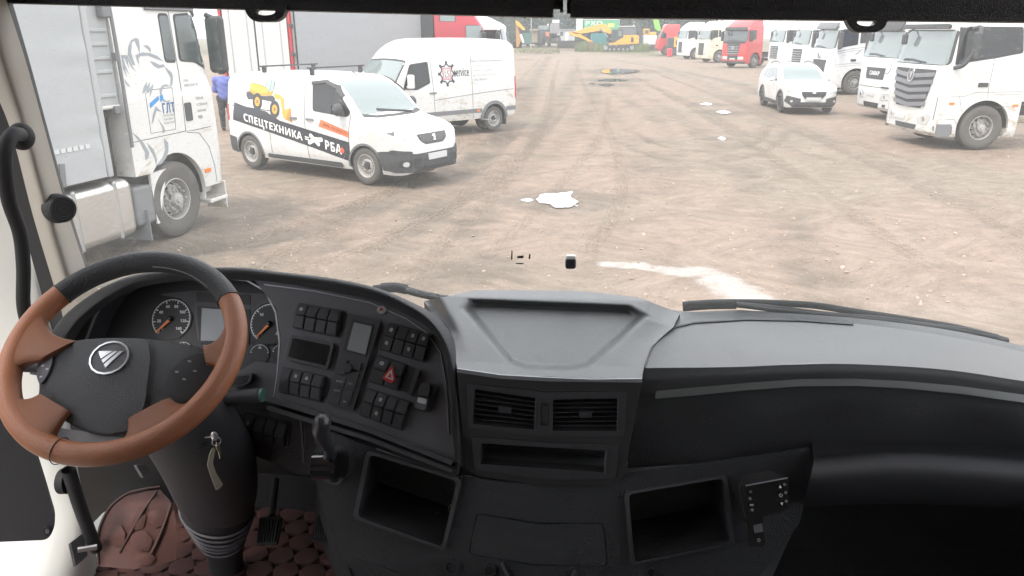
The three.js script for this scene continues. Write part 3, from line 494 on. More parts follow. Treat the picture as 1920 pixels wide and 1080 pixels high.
  const [g1, m1] = decal(R, 420, m, (c) => {
    c.fillStyle = '#8d9499'; for (const q of lion) poly(c, d(q));
    c.fillStyle = '#2b86c5'; poly(c, d([[302, 516], [366, 460], [371, 490], [307, 553]])); poly(c, d([[375, 460], [398, 454], [403, 490], [381, 506]]));
    c.fillStyle = '#35608c'; text(c, 'ГЛТ', -0.10 - R[0], R[3] - 1.70, 0.135, 0.26);
    c.fillStyle = '#a9a9a6'; for (const [k, s] of [[0, 'ГРУЗОВЫЕ'], [1, 'ЛИНИИ И'], [2, 'ТРАНСПОРТ']]) text(c, s, -0.10 - R[0], R[3] - 1.655 + k * 0.05, 0.032, 0.24, 'normal');
  });
  part(t, 'lion_graphic', g1, m1, 'grey lion outline with blue lettering');
  const R2 = [0.4, 1.5, 1.08, 2.24], [g2, m2] = decal(R2, 420, m, (c) => {
    c.fillStyle = '#7d7f80'; text(c, 'ГРУЗ', 0.03, 0.165, 0.035, 0.09, 'normal'); text(c, '8(800) 550 61 70', 0.03, 0.225, 0.035, 0.29, 'normal');
    c.fillStyle = '#98988f'; ['Работай', 'в стабильной', 'компании'].forEach((s, k) => text(c, s, 0.22, 0.42 + k * 0.085, 0.045, [0.17, 0.25, 0.2][k], 'normal')); c.fillStyle = '#77776f'; text(c, 'труд', 0.22, 0.675, 0.045, 0.1);
    c.fillStyle = '#3196dc'; c.fillRect(0.535, 0.06, 0.12, 0.165); c.fillStyle = '#d8ecfa'; text(c, '1415', 0.545, 0.165, 0.045, 0.1);
  });
  part(t, 'door_lettering', g2, m2);
  part(t, 'door_handle', skin(rect(0.36, 1.55, 0.50, 1.80, 0.03), m, 0.012, 0.2), KM.plastic);
  for (const q of [1, -1]) { const d = part(t, 'side_fairing', box(0.42, 1.62, 0.05, -1.0, 2.66, q * 1.17, 0.02), KM.curtain); for (const y of [3.22, 2.76, 2.60, 2.44, 2.28, 2.0]) part(d, 'fairing_rib', box(0.30, 0.045, 0.03, -0.98, y, q * 1.20, 0.012), KM.curtain); part(d, 'fairing_foot', box(0.42, 0.05, 0.08, -1.0, 1.86, q * 1.17, 0.02), KM.white); }
  part(t, 'grab_rail', [tube([V3(-0.80, 3.06, 1.28), V3(-0.80, 2.6, 1.29), V3(-0.795, 1.9, 1.29), V3(-0.79, 1.35, 1.28)], 0.022), box(0.07, 0.1, 0.06, -0.81, 2.45, 1.27), box(0.16, 0.2, 0.1, -0.86, 3.0, 1.25, 0.02), box(0.1, 0.1, 0.1, -0.88, 1.82, 1.2, 0.02)], KM.greyPlastic);
  part(t, 'roof_rail', [box(0.95, 0.05, 0.05, 0.35, 3.03, 1.22, 0.02)], KM.greyPlastic);
  const tank = sub(t, 'fuel_tank');
  part(tank, 'tank_shell', box(1.18, 0.74, 0.66, -1.41, 0.6, 0.9, 0.11), KM.alu);
  for (const x of [-1.78, -1.13]) part(tank, 'tank_strap', box(0.07, 0.755, 0.675, x, 0.6, 0.9, 0.115), KM.steel);
  part(tank, 'filler_cap', cyl(0.07, 0.07, 0.06, -0.98, 0.98, 0.98, 'y', 20), KM.steel);
  part(t, 'battery_box', box(0.34, 0.52, 0.6, -0.62, 0.56, 0.9, 0.05), KM.greyPlastic);
  part(t, 'mudguard', [skin(rpoly([[-0.46, 0.95], [-0.12, 0.97], [-0.32, 0.5], [-0.36, 0.28], [-0.46, 0.26]], 0.02), (a, b) => ({ p: V3(a, b, 1.16), n: V3(0, 0, 1) }), 0.04, 0.4)], KM.white);
  part(t, 'mud_flap', box(0.02, 0.42, 0.5, -0.66, 0.3, 1.0), KM.greyPlastic);
  part(t, 'front_step', [box(0.42, 0.06, 0.4, 0.93, 0.33, 1.0, 0.015), box(0.03, 0.42, 0.36, 1.13, 0.36, 1.0, 0.01)], KM.white);
  part(t, 'equipment_rack', [box(0.3, 0.9, 2.1, -1.0, 1.36, 0, 0.04), cyl(0.12, 0.12, 0.7, -1.02, 1.15, 0.95, 'y', 16), box(0.5, 0.3, 0.5, -1.1, 1.0, 0.8, 0.03)], KM.chassis);

  const tr = thing('curtain_trailer', 'light grey curtain-sided semi-trailer behind the tractor with the lion', 'trailer'); place(tr, X, Z, YW);
  const cur = gridGeo((u, v) => { const x = -1.27 - u * 9, y = 1.06 + v * 2.85, e = exp(-u * 9 / 0.35); return V3(x, y, 1.27 + 0.007 * e * sin(y * 17 + 3 * sin(y * 3.1)) * (0.5 + 0.5 * sin(y * 5.3)) + 0.006 * sin(x * 4 + y) * sin(y * 2.2)); }, 160, 150, (u, v) => [u * 9, v * 2.85]);
  part(tr, 'side_curtain', cur, KM.curtain);
  part(tr, 'headboard', [box(0.06, 2.9, 2.46, -1.2, 2.5, 0), box(0.09, 2.95, 0.09, -1.205, 2.52, 1.235, 0.02)], KM.curtain);
  for (const y of [3.2, 2.62, 2.42, 2.22, 2.02, 1.7]) part(tr, 'headboard_rib', box(0.05, 0.05, 2.2, -1.16, y, 0, 0.015), KM.curtain);
  part(tr, 'roof', box(9.1, 0.06, 2.5, -5.75, 3.95, 0), KM.curtain); part(tr, 'floor', box(9.1, 0.14, 2.45, -5.75, 1.1, 0), KM.chassis);
  part(tr, 'curtain_strap', [ribbon([[-1.92, 1.32], [-1.95, 1.06]], 0.07, (a, b) => ({ p: V3(a, b, 1.272), n: V3(0, 0, 1) }), 0.02, 0.5)], KM.greyPlastic);
  part(tr, 'reflective_tape', Array.from({ length: 18 }, (_, k) => box(0.07, 0.05, 0.006, -1.5 - k * 0.09, 1.46, 1.279)), KM.plate);
  for (const x of [-7.2, -8.5, -9.8]) for (const s of [-1, 1]) wheel(tr, 'dual', x, 0.515, s * 1.05, s);
  part(tr, 'landing_leg', [box(0.12, 0.9, 0.12, -3.9, 0.6, 0.8), box(0.3, 0.04, 0.3, -3.9, 0.14, 0.8), box(0.12, 0.9, 0.12, -3.9, 0.6, -0.8), box(0.3, 0.04, 0.3, -3.9, 0.14, -0.8)], KM.chassis);
  part(tr, 'chassis_rail', [box(9, 0.3, 0.12, -5.75, 0.9, 0.5), box(9, 0.3, 0.12, -5.75, 0.9, -0.5)], KM.chassis);
}

// ---------------------------------------------------------------- white delivery van with the black band
{
  const X = -2.229, Z = -14.941, YW = -33.5, L = flank(X, Z, YW, 0.92), t = thing('delivery_van', 'white delivery van with a black slanted band reading СПЕЦТЕХНИКА and a yellow wheel loader picture', 'van');
  place(t, X, Z, YW);
  const B = carBody([[0.93, 0.34, 0.66, 0.50], [0.88, 0.26, 0.82, 0.68], [0.78, 0.22, 0.97, 0.80], [0.6, 0.21, 1.06, 0.89], [0.3, 0.22, 1.13, 0.94], [0.05, 0.24, 1.18, 0.95], [-0.12, 0.24, 1.25, 0.955], [-0.45, 0.24, 1.55, 0.955], [-0.72, 0.24, 1.76, 0.955], [-0.95, 0.24, 1.865, 0.955], [-1.3, 0.24, 1.92, 0.955], [-2.4, 0.24, 1.95, 0.955], [-3.4, 0.26, 1.935, 0.95], [-3.82, 0.28, 1.90, 0.94], [-3.94, 0.3, 1.82, 0.92], [-3.98, 0.36, 1.68, 0.88]], { belt: 1.05, roof: 1.95, tumble: 0.15, rc: 0.16, crown: 0.02 });
  const wr = 0.345, ax = [0, -3.3];
  part(t, 'body', metreUV(cut(B.body, ...ax.map((x) => cyl(0.39, 0.39, 4, x, 0.34, 0, 'z', 36)))), KM.clean);
  for (const s of [1, -1]) for (const x of ax) part(t, 'wheel_arch', archLiner(x, 0.34, 0.39, s, 0.93), KM.black);
  for (const x of ax) for (const s of [-1, 1]) wheel(t, 'steel', x, wr, s * 0.83, s, null, rnd());
  for (const s of [1, -1]) {
    const m = B.side(s);
    const w = [[-1.33, 1.80], [-0.98, 1.80], [-0.72, 1.70], [-0.33, 1.32], [-0.42, 1.24], [-1.30, 1.30]];
    part(t, 'window_seal', skin(rpoly(grow(w, 0.03), 0.06), m, 0.004, 0.12), KM.black); part(t, 'side_window', skin(rpoly(w, 0.05), m, 0.009, 0.12), KM.glassDark);
    part(t, 'wind_deflector', ribbon([[-1.36, 1.80], [-1.0, 1.83], [-0.72, 1.73], [-0.55, 1.58]], 0.05, m, 0.03, 0.1, 0.006), KM.plastic);
    const mr = sub(t, 'door_mirror'); part(mr, 'mirror_housing', [blob(-0.52, 1.36, s * 1.05, 0.09, 0.12, 0.11), box(0.1, 0.06, 0.16, -0.5, 1.27, s * 0.95, 0.02)], KM.plastic); part(mr, 'mirror_glass', box(0.006, 0.16, 0.15, -0.612, 1.36, s * 1.05), KM.glass);
    part(t, 'door', [ribbon([[-1.56, 1.84], [-1.55, 1.0], [-1.5, 0.28]], 0.012, m, 0.003), ribbon([[-0.30, 1.28], [-0.36, 1.0], [-0.42, 0.3]], 0.012, m, 0.003), ribbon([[-2.65, 1.86], [-2.62, 1.0], [-2.6, 0.3]], 0.01, m, 0.003), ribbon([[-3.9, 1.28], [-2.4, 1.22]], 0.018, m, 0.003)], KM.seam);
    for (const x of [-1.97, -1.5]) part(t, 'door_handle', skin(rect(x, 1.10, x + 0.2, 1.145, 0.02), m, 0.025, 0.1), KM.greyPlastic);
    part(t, 'rubbing_strip', skin(rpoly([[-2.75, 0.36], [-0.62, 0.36], [-0.6, 0.26], [-2.75, 0.28]], 0.04), m, 0.018, 0.2), KM.plastic);
    part(t, 'arch_trim', ax.map((x) => skin(holed(rpoly(Array.from({ length: 25 }, (_, k) => { const a = PI * (k / 24) * 1.06 - 0.1; return [x + cos(a) * 0.43, 0.34 + sin(a) * 0.43]; }).concat(Array.from({ length: 25 }, (_, k) => { const a = PI * (1 - k / 24) * 1.06 - 0.1; return [x + cos(a) * 0.392, 0.34 + sin(a) * 0.392]; })))), m, 0.008, 0.12)), KM.greyPlastic);
    part(t, 'tail_lamp', skin(rpoly([[-3.97, 1.3], [-3.9, 1.3], [-3.88, 0.98], [-3.97, 0.95]], 0.02), m, 0.012, 0.1), KM.redLamp);
  }
  part(t, 'windscreen', skin(rpoly([[-0.14, -0.78], [-0.88, -0.66], [-0.88, 0.66], [-0.14, 0.78]], 0.07), B.top, 0.008, 0.1), KM.glassSkyPale);
  part(t, 'windscreen_base', ribbon([[-0.13, -0.8], [-0.03, -0.5], [0.0, 0], [-0.03, 0.5], [-0.13, 0.8]], 0.09, B.top, 0.006, 0.1), KM.black);
  part(t, 'wiper', ribbon([[-0.06, -0.5], [-0.16, 0.1], [-0.2, 0.35]], 0.03, B.top, 0.03, 0.15), KM.black);
  part(t, 'bonnet', [ribbon([[0.02, -0.82], [0.5, -0.72], [0.74, -0.5]], 0.012, B.top, 0.003, 0.12), ribbon([[0.02, 0.82], [0.5, 0.72], [0.74, 0.5]], 0.012, B.top, 0.003, 0.12)], KM.seam);
  // black lower front
  part(t, 'front_bumper', skin(rpoly([[-0.94, 0.66], [-0.55, 0.60], [0.55, 0.60], [0.94, 0.66], [0.93, 0.42], [0.86, 0.27], [-0.86, 0.27], [-0.93, 0.42]], 0.04), B.front, 0.02, 0.08), KM.plastic);
  for (const s of [1, -1]) {
    part(t, 'bumper_corner', skin(rpoly([[0.42, 0.30], [0.88, 0.27], [0.9, 0.66], [0.62, 0.69], [0.44, 0.60]], 0.03), B.side(s), 0.012, 0.08), KM.plastic);
    part(t, 'rear_bumper_corner', skin(rpoly([[-3.98, 0.34], [-3.72, 0.3], [-3.7, 0.62], [-3.96, 0.66]], 0.03), B.side(s), 0.012, 0.1), KM.plastic);
    const h = part(t, 'headlight', [skin(rpoly([[s * 0.44, 0.85], [s * 0.55, 0.95], [s * 0.80, 1.03], [s * 0.90, 0.98], [s * 0.80, 0.90], [s * 0.60, 0.84]], 0.03), B.front, 0.012, 0.05)], KM.lamp);
    part(h, 'lamp_reflector', skin(circle(s * 0.70, 0.935, 0.05), B.front, 0.018, 0.05), KM.chrome); part(h, 'indicator', skin(rpoly([[s * 0.82, 1.01], [s * 0.895, 0.985], [s * 0.85, 0.94]], 0.01), B.front, 0.016, 0.05), KM.glass);
    const f = part(t, 'fog_lamp', skin(circle(s * 0.74, 0.43, 0.045), B.front, 0.032, 0.05), KM.lamp); part(f, 'fog_bezel', skin(rpoly([[s * 0.66, 0.36], [s * 0.82, 0.38], [s * 0.82, 0.52], [s * 0.6, 0.5]], 0.03), B.front, 0.026, 0.06), KM.black);
    for (let k = 0; k < 4; k++) part(t, 'bumper_vent', skin(rect(min(s * 0.42, s * 0.60), 0.36 + k * 0.045, max(s * 0.42, s * 0.60), 0.385 + k * 0.045, 0.008), B.front, 0.03, 0.1), KM.black);
  }
  const gr = part(t, 'grille', skin(rpoly([[-0.42, 0.93], [0.42, 0.93], [0.38, 0.82], [0.25, 0.745], [-0.25, 0.745], [-0.38, 0.82]], 0.03), B.front, 0.012, 0.06), KM.plastic);
  for (let k = -8; k <= 8; k++) part(gr, 'grille_bar', skin(rect(k * 0.044 - 0.006, 0.775 + 0.03 * (abs(k) > 5 ? 1 : 0), k * 0.044 + 0.006, 0.905), B.front, 0.022, 0.08), KM.greyPlastic);
  part(gr, 'emblem', [skin(rpoly([[-0.04, 0.79], [-0.005, 0.81], [-0.03, 0.85], [-0.05, 0.9], [0.03, 0.89], [0.05, 0.86], [0.02, 0.86], [0.02, 0.83], [0.05, 0.80], [0.02, 0.79], [-0.01, 0.80]], 0.008), B.front, 0.04, 0.05)], KM.chrome);
  for (let k = 0; k < 3; k++) part(t, 'lower_grille_bar', skin(rect(-0.36, 0.34 + k * 0.06, 0.36, 0.37 + k * 0.06, 0.01), B.front, 0.03, 0.1), KM.black);
  part(t, 'number_plate', skin(rect(-0.30, 0.46, 0.24, 0.575, 0.01), B.front, 0.04, 0.2), KM.plate, 'blank pale number plate');
  for (const x of [-1.55, -2.95]) { const r = sub(t, 'roof_bar'); part(r, 'cross_bar', box(0.05, 0.03, 1.55, x, 2.07, 0, 0.012), KM.black); part(r, 'bar_foot', [1, -1].map((s) => box(0.09, 0.13, 0.06, x, 2.0, s * 0.66, 0.015)), KM.black); }
  part(t, 'aerial', bar(V3(-1.0, 1.9, 0), V3(-1.12, 2.0, 0), 0.008), KM.black);
  // livery printed on the right flank
  const R = [-3.92, 0.3, -0.37, 1.86], P = (x, y) => { const [a, b] = L(430 + x / 4.321, 110 + y / 4.32); return [a - R[0], R[3] - b]; }, Q = (...a) => a.map(([x, y]) => P(x, y));
  const [g, m] = decal(R, 400, B.side(1), (c) => {
    c.fillStyle = '#262a33'; poly(c, Q([38, 352], [150, 392], [300, 425], [420, 500], [640, 570], [1060, 700], [1010, 740], [1000, 835], [640, 700], [300, 580], [38, 492]));
    const a = P(125, 494), b = P(575, 646), sl = (b[1] - a[1]) / (b[0] - a[0]);
    c.save(); c.translate(a[0], a[1]); c.transform(1, sl, 0, 1, 0, 0); c.fillStyle = '#f4f4f2'; text(c, 'СПЕЦТЕХНИКА =', 0, 0.012, 0.155, 1.96); 
    c.restore();
    c.strokeStyle = '#f4f4f2'; c.lineWidth = 0.085; c.lineCap = 'round'; c.beginPath(); for (const [u, v] of [[[672, 622], [735, 690]], [[662, 676], [700, 655]], [[705, 652], [758, 655]]]) { c.moveTo(...P(...u)); c.lineTo(...P(...v)); } c.stroke();
    { const e = P(785, 728), f = P(915, 772), k = (f[1] - e[1]) / (f[0] - e[0]); c.save(); c.translate(e[0], e[1]); c.transform(1, k, 0, 1, 0, 0); c.fillStyle = '#f4f4f2'; text(c, 'РБА', 0, 0, 0.18, 0.46); c.restore(); }
    c.fillStyle = '#e8553a'; blobby(c, Q([910, 730], [925, 712], [942, 735], [945, 755], [925, 768], [908, 755]));
    c.fillStyle = '#e2733f'; poly(c, Q([750, 490], [1022, 610], [1000, 646], [735, 546])); { const e = P(770, 545), f = P(980, 630), k = (f[1] - e[1]) / (f[0] - e[0]); c.save(); c.translate(...e); c.transform(1, k, 0, 1, 0, 0); c.fillStyle = '#4a2a20'; text(c, 'www.rba-plus.ru', 0, -0.01, 0.07, 0.62); c.restore(); }
    // picture of a wheel loader
    c.fillStyle = '#c9952c'; poly(c, Q([150, 205], [165, 195], [250, 215], [300, 250], [345, 265], [330, 300], [200, 300], [150, 270])); c.fillStyle = '#e0aa3c'; poly(c, Q([158, 205], [250, 222], [296, 256], [300, 280], [240, 285], [180, 265], [150, 240]));
    c.fillStyle = '#3a3c40'; poly(c, Q([128, 268], [150, 265], [205, 300], [300, 305], [345, 300], [370, 330], [345, 350], [250, 330], [150, 330], [130, 300])); c.fillStyle = '#9fb3ab'; poly(c, Q([288, 160], [345, 180], [345, 250], [320, 275], [275, 230])); c.strokeStyle = '#55605c'; c.lineWidth = 0.012; c.beginPath(); for (const [u, v] of [[[288, 160], [275, 230]], [[345, 180], [345, 250]], [[318, 170], [315, 268]]]) { c.moveTo(...P(...u)); c.lineTo(...P(...v)); } c.stroke();
    c.fillStyle = '#d9a235'; poly(c, Q([345, 280], [400, 295], [440, 330], [448, 400], [470, 430], [440, 440], [420, 380], [410, 330], [380, 330], [360, 310])); poly(c, Q([500, 400], [520, 515], [455, 485], [430, 430], [450, 440], [470, 405])); c.fillStyle = '#b98425'; poly(c, Q([500, 400], [520, 515], [470, 492], [482, 430]));
    for (const [x, y, r] of [[225, 348, 0.155], [372, 410, 0.155]]) { const q = P(x, y); c.fillStyle = '#2c2c2e'; c.beginPath(); c.ellipse(q[0], q[1], r * 0.95, r * 1.1, 0, 0, 7); c.fill(); c.fillStyle = '#d69b2c'; c.beginPath(); c.ellipse(q[0], q[1], r * 0.52, r * 0.6, 0, 0, 7); c.fill(); c.fillStyle = '#7a6333'; c.beginPath(); c.ellipse(q[0], q[1], r * 0.2, r * 0.22, 0, 0, 7); c.fill(); }
  }, 1, 0.006, 0.06);
  part(t, 'side_livery', g, m);
}

// ---------------------------------------------------------------- white high-roof service van
{
  const X = -1.182, Z = -23.043, YW = 222, t = thing('panel_van', 'white high-roof panel van lettered LS service behind the smaller van', 'van');
  place(t, X, Z, YW);
  const B = carBody([[-0.90, 0.5, 2.2, 0.92], [-0.87, 0.42, 2.38, 0.96], [-0.6, 0.40, 2.5, 1.0], [1, 0.38, 2.54, 1.0], [2.0, 0.38, 2.53, 1.0], [2.35, 0.38, 2.44, 1.0], [2.65, 0.38, 2.26, 1.0], [2.85, 0.38, 2.06, 0.995], [3.1, 0.38, 1.74, 0.99], [3.35, 0.36, 1.43, 0.98], [3.5, 0.35, 1.33, 0.97], [3.85, 0.32, 1.2, 0.92], [4.08, 0.32, 1.04, 0.82], [4.16, 0.36, 0.85, 0.7]], { belt: 1.1, roof: 2.5, tumble: 0.12, rc: 0.2, crown: 0.03 });
  part(t, 'body', metreUV(cut(B.body, cyl(0.43, 0.43, 4, 0, 0.36, 0, 'z', 36), cyl(0.43, 0.43, 4, 3.32, 0.36, 0, 'z', 36))), KM.white);
  for (const s of [1, -1]) for (const x of [0, 3.32]) part(t, 'wheel_arch', archLiner(x, 0.36, 0.43, s, 0.97), KM.black);
  for (const s of [-1, 1]) { wheel(t, 'steel', 0, 0.345, s * 0.88, s, KM.steel); wheel(t, 'steel', 0, 0.345, s * 0.62, s, KM.steel); wheel(t, 'steel', 3.32, 0.345, s * 0.87, s, KM.steel); }
  for (const s of [-1, 1]) {
    const m = B.side(s), w = [[2.83, 1.90], [2.28, 1.96], [2.25, 1.44], [2.66, 1.30], [3.07, 1.32]];
    part(t, 'window_seal', skin(rpoly(grow(w, 0.03), 0.06), m, 0.004, 0.12), KM.black); part(t, 'side_window', skin(rpoly(w, 0.05), m, 0.009, 0.12), KM.glassDark);
    const mr = sub(t, 'door_mirror'); part(mr, 'mirror_housing', [box(0.14, 0.36, 0.2, 2.95, 1.5, s * 1.14, 0.05), box(0.08, 0.07, 0.2, 2.95, 1.36, s * 1.02, 0.02)], KM.clean); part(mr, 'mirror_glass', box(0.006, 0.28, 0.16, 2.876, 1.5, s * 1.14), KM.glass);
    part(t, 'door_handle', skin(rect(2.05, 1.15, 2.27, 1.19, 0.015), m, 0.025, 0.1), KM.greyPlastic);
    part(t, 'rubbing_strip', [skin(rect(0.46, 0.56, 2.85, 0.67, 0.02), m, 0.016, 0.2), skin(rect(-0.86, 0.56, -0.46, 0.67, 0.02), m, 0.016, 0.2)], KM.greyPlastic);
    part(t, 'arch_trim', skin(rpoly(Array.from({ length: 23 }, (_, k) => { const a = PI * k / 22; return [cos(a) * 0.50, 0.34 + sin(a) * 0.52]; }).concat(Array.from({ length: 23 }, (_, k) => { const a = PI * (1 - k / 22); return [cos(a) * 0.425, 0.34 + sin(a) * 0.43]; }))), m, 0.03, 0.12), KM.greyPlastic);
    part(t, 'door', [ribbon([[2.18, 2.0], [2.12, 1.0], [2.1, 0.4]], 0.012, m, 0.003), ribbon([[0.8, 2.2], [0.79, 1.2], [0.78, 0.4]], 0.012, m, 0.003), ribbon([[2.1, 0.98], [0.4, 1.1], [-0.88, 1.16]], 0.012, m, 0.003), ribbon([[3.15, 1.3], [3.2, 1.0], [3.0, 0.9]], 0.012, m, 0.003)], KM.seam);
    part(t, 'side_marker', skin(rect(0.55, 0.585, 0.65, 0.64, 0.01), m, 0.022, 0.1), KM.orange);
    part(t, 'mud_flap', box(0.02, 0.3, 0.3, -0.46, 0.3, s * 0.84), KM.plastic);
    part(t, 'tail_lamp', skin(rpoly([[-0.89, 1.5], [-0.83, 1.5], [-0.83, 0.9], [-0.89, 0.9]], 0.02), m, 0.012, 0.1), KM.redLamp);
  }
  part(t, 'windscreen_surround', skin(rpoly([[2.88, -0.86], [3.42, -0.94], [3.42, 0.94], [2.88, 0.86]], 0.08), B.top, 0.004, 0.1), KM.black);
  part(t, 'windscreen', skin(rpoly([[2.92, -0.81], [3.36, -0.88], [3.36, 0.88], [2.92, 0.81]], 0.07), B.top, 0.009, 0.1), KM.glassSkyPale);
  part(t, 'front_bumper', skin(rpoly([[-0.95, 0.6], [0.95, 0.6], [0.9, 0.36], [-0.9, 0.36]], 0.04), B.front, 0.02, 0.1), KM.greyPlastic);
  part(t, 'grille', skin(rect(-0.5, 0.7, 0.5, 0.92, 0.05), B.front, 0.015, 0.1), KM.plastic);
  for (const s of [1, -1]) part(t, 'headlight', skin(rpoly([[s * 0.56, 0.75], [s * 0.85, 0.8], [s * 0.88, 1.02], [s * 0.62, 0.96]], 0.04), B.front, 0.012, 0.08), KM.lamp);
  // lettering, read from the left flank
  const R = [-0.6, 1.3, 1.95, 2.05], [g, m] = decal(R, 360, B.side(-1), (c) => {
    c.translate(0.30, 0.40); c.fillStyle = '#30333d';
    for (let k = 0; k < 8; k++) { const a = k * PI / 4; c.save(); c.rotate(a); c.fillRect(-0.035, -0.33, 0.07, 0.1); c.restore(); }
    c.lineWidth = 0.035; c.strokeStyle = '#30333d'; c.beginPath(); for (let k = 0; k <= 64; k++) { const a = k / 64 * 2 * PI, r = 0.235 + 0.022 * cos(8 * a); c.lineTo(r * 0.88 * cos(a), r * sin(a)); } c.stroke();
    c.strokeStyle = '#c4737c'; c.lineWidth = 0.016; c.strokeRect(-0.14, -0.15, 0.28, 0.3); c.strokeRect(-0.115, -0.125, 0.23, 0.25);
    c.fillStyle = '#2b2e38'; text(c, 'LS', -0.085, 0.09, 0.18, 0.17, 'normal'); text(c, 'service', 0.23, 0.08, 0.21, 0.54, 'bold');
    c.fillStyle = '#a9adb0'; ['Ремонт и техническое обслуживание', 'грузовой техники', 'сервис на выезде', 'диагностика и запчасти', '+7 962 284-65-03'].forEach((s, k) => { c.fillStyle = k === 0 || k === 4 ? '#8d9092' : '#c3c6c8'; text(c, s, 0.86 + (k ? 0.03 : 0), -0.28 + k * 0.125, 0.06, [1.15, 0.8, 0.75, 1.0, 0.52][k], 'normal'); });
  }, -1);
  part(t, 'side_lettering', g, m);
}

// ---------------------------------------------------------------- white estate car
{
  const t = thing('estate_car', 'white estate car with black lower cladding parked in front of the row of trucks', 'car'); place(t, 10.43, -27.6, -94.3); t.scale.setScalar(0.965);
  const B = carBody([[0.98, 0.4, 0.7, 0.5], [0.94, 0.3, 0.84, 0.68], [0.82, 0.24, 0.95, 0.82], [0.5, 0.22, 1.02, 0.905], [0.05, 0.22, 1.06, 0.925], [-0.4, 0.22, 1.10, 0.93], [-0.6, 0.22, 1.19, 0.93], [-1.0, 0.22, 1.45, 0.93], [-1.3, 0.22, 1.58, 0.93], [-1.7, 0.22, 1.65, 0.93], [-2.5, 0.22, 1.645, 0.93], [-3.1, 0.24, 1.57, 0.925], [-3.45, 0.26, 1.42, 0.91], [-3.68, 0.3, 1.18, 0.88], [-3.78, 0.36, 0.95, 0.82]], { belt: 0.98, roof: 1.65, tumble: 0.26, rc: 0.12, crown: 0.025 });
  const ax = [0, -2.745];
  part(t, 'body', metreUV(cut(B.body, ...ax.map((x) => cyl(0.40, 0.40, 4, x, 0.36, 0, 'z', 36)))), KM.clean);
  for (const s of [1, -1]) for (const x of ax) part(t, 'wheel_arch', archLiner(x, 0.36, 0.40, s, 0.92), KM.black);
  for (const x of ax) for (const s of [-1, 1]) wheel(t, 'suv', x, 0.36, s * 0.81, s, KM.darkRim, rnd());
  for (const s of [1, -1]) {
    const m = B.side(s), ring = (x) => skin(rpoly(Array.from({ length: 25 }, (_, k) => { const a = PI * (k / 24) * 1.1 - 0.16; return [x + cos(a) * 0.47, 0.36 + sin(a) * 0.47]; }).concat(Array.from({ length: 25 }, (_, k) => { const a = PI * (1 - k / 24) * 1.1 - 0.16; return [x + cos(a) * 0.402, 0.36 + sin(a) * 0.402]; }))), m, 0.014, 0.1);
    part(t, 'arch_cladding', ax.map(ring), KM.plastic); part(t, 'sill_cladding', skin(rect(-2.3, 0.24, -0.44, 0.38, 0.03), m, 0.014, 0.2), KM.plastic);
    for (const w of [[[-1.42, 1.50], [-0.70, 1.13], [-0.78, 1.08], [-1.55, 1.08], [-1.55, 1.51]], [[-1.63, 1.51], [-2.35, 1.50], [-2.5, 1.12], [-1.63, 1.08]], [[-2.45, 1.49], [-3.05, 1.40], [-3.25, 1.2], [-2.6, 1.13]]]) part(t, 'side_window', skin(rpoly(w, 0.03), m, 0.008, 0.1), KM.glass);
    const mr = sub(t, 'door_mirror'); part(mr, 'mirror_housing', [blob(-0.95, 1.12, s * 1.02, 0.08, 0.08, 0.11)], KM.clean); part(mr, 'mirror_glass', box(0.006, 0.1, 0.15, -1.03, 1.12, s * 1.02), KM.glass);
    part(t, 'roof_rail', [tube([V3(-1.5, 1.62, s * 0.63), V3(-1.8, 1.71, s * 0.63), V3(-2.6, 1.71, s * 0.63), V3(-3.0, 1.6, s * 0.63)], 0.025, 24, 8)], KM.greyPlastic);
    part(t, 'headlight', skin(rpoly([[s * 0.50, 0.76], [s * 0.84, 0.80], [s * 0.88, 0.88], [s * 0.52, 0.84]], 0.02), B.front, 0.012, 0.05), KM.lamp);
    part(t, 'fog_lamp_panel', skin(rpoly([[s * 0.44, 0.56], [s * 0.86, 0.66], [s * 0.9, 0.45], [s * 0.80, 0.36], [s * 0.44, 0.40]], 0.03), B.front, 0.016, 0.06), KM.plastic); part(t, 'fog_lamp', skin(circle(s * 0.73, 0.47, 0.04), B.front, 0.028, 0.05), KM.lamp);
    part(t, 'door', [ribbon([[-1.59, 1.06], [-1.6, 0.4]], 0.01, m, 0.003), ribbon([[-0.55, 1.05], [-0.5, 0.4]], 0.01, m, 0.003)], KM.seam);
  }
  part(t, 'windscreen', skin(rpoly([[-0.48, -0.74], [-1.28, -0.58], [-1.28, 0.58], [-0.48, 0.74]], 0.06), B.top, 0.008, 0.1), KM.glassSkyPale);
  part(t, 'grille', skin(rpoly([[-0.44, 0.80], [0.44, 0.80], [0.40, 0.68], [0.28, 0.54], [-0.28, 0.54], [-0.40, 0.68]], 0.03), B.front, 0.014, 0.06), KM.black);
  part(t, 'lower_bumper', skin(rpoly([[-0.5, 0.44], [0.5, 0.44], [0.8, 0.36], [0.7, 0.28], [-0.7, 0.28], [-0.8, 0.36]], 0.03), B.front, 0.016, 0.08), KM.plastic);
  part(t, 'emblem', skin(circle(0, 0.76, 0.07, 0.035), B.front, 0.03, 0.05), KM.chrome);
  part(t, 'number_plate', skin(rect(-0.26, 0.50, 0.26, 0.61, 0.01), B.front, 0.045, 0.2), KM.plate, 'blank pale number plate');
}
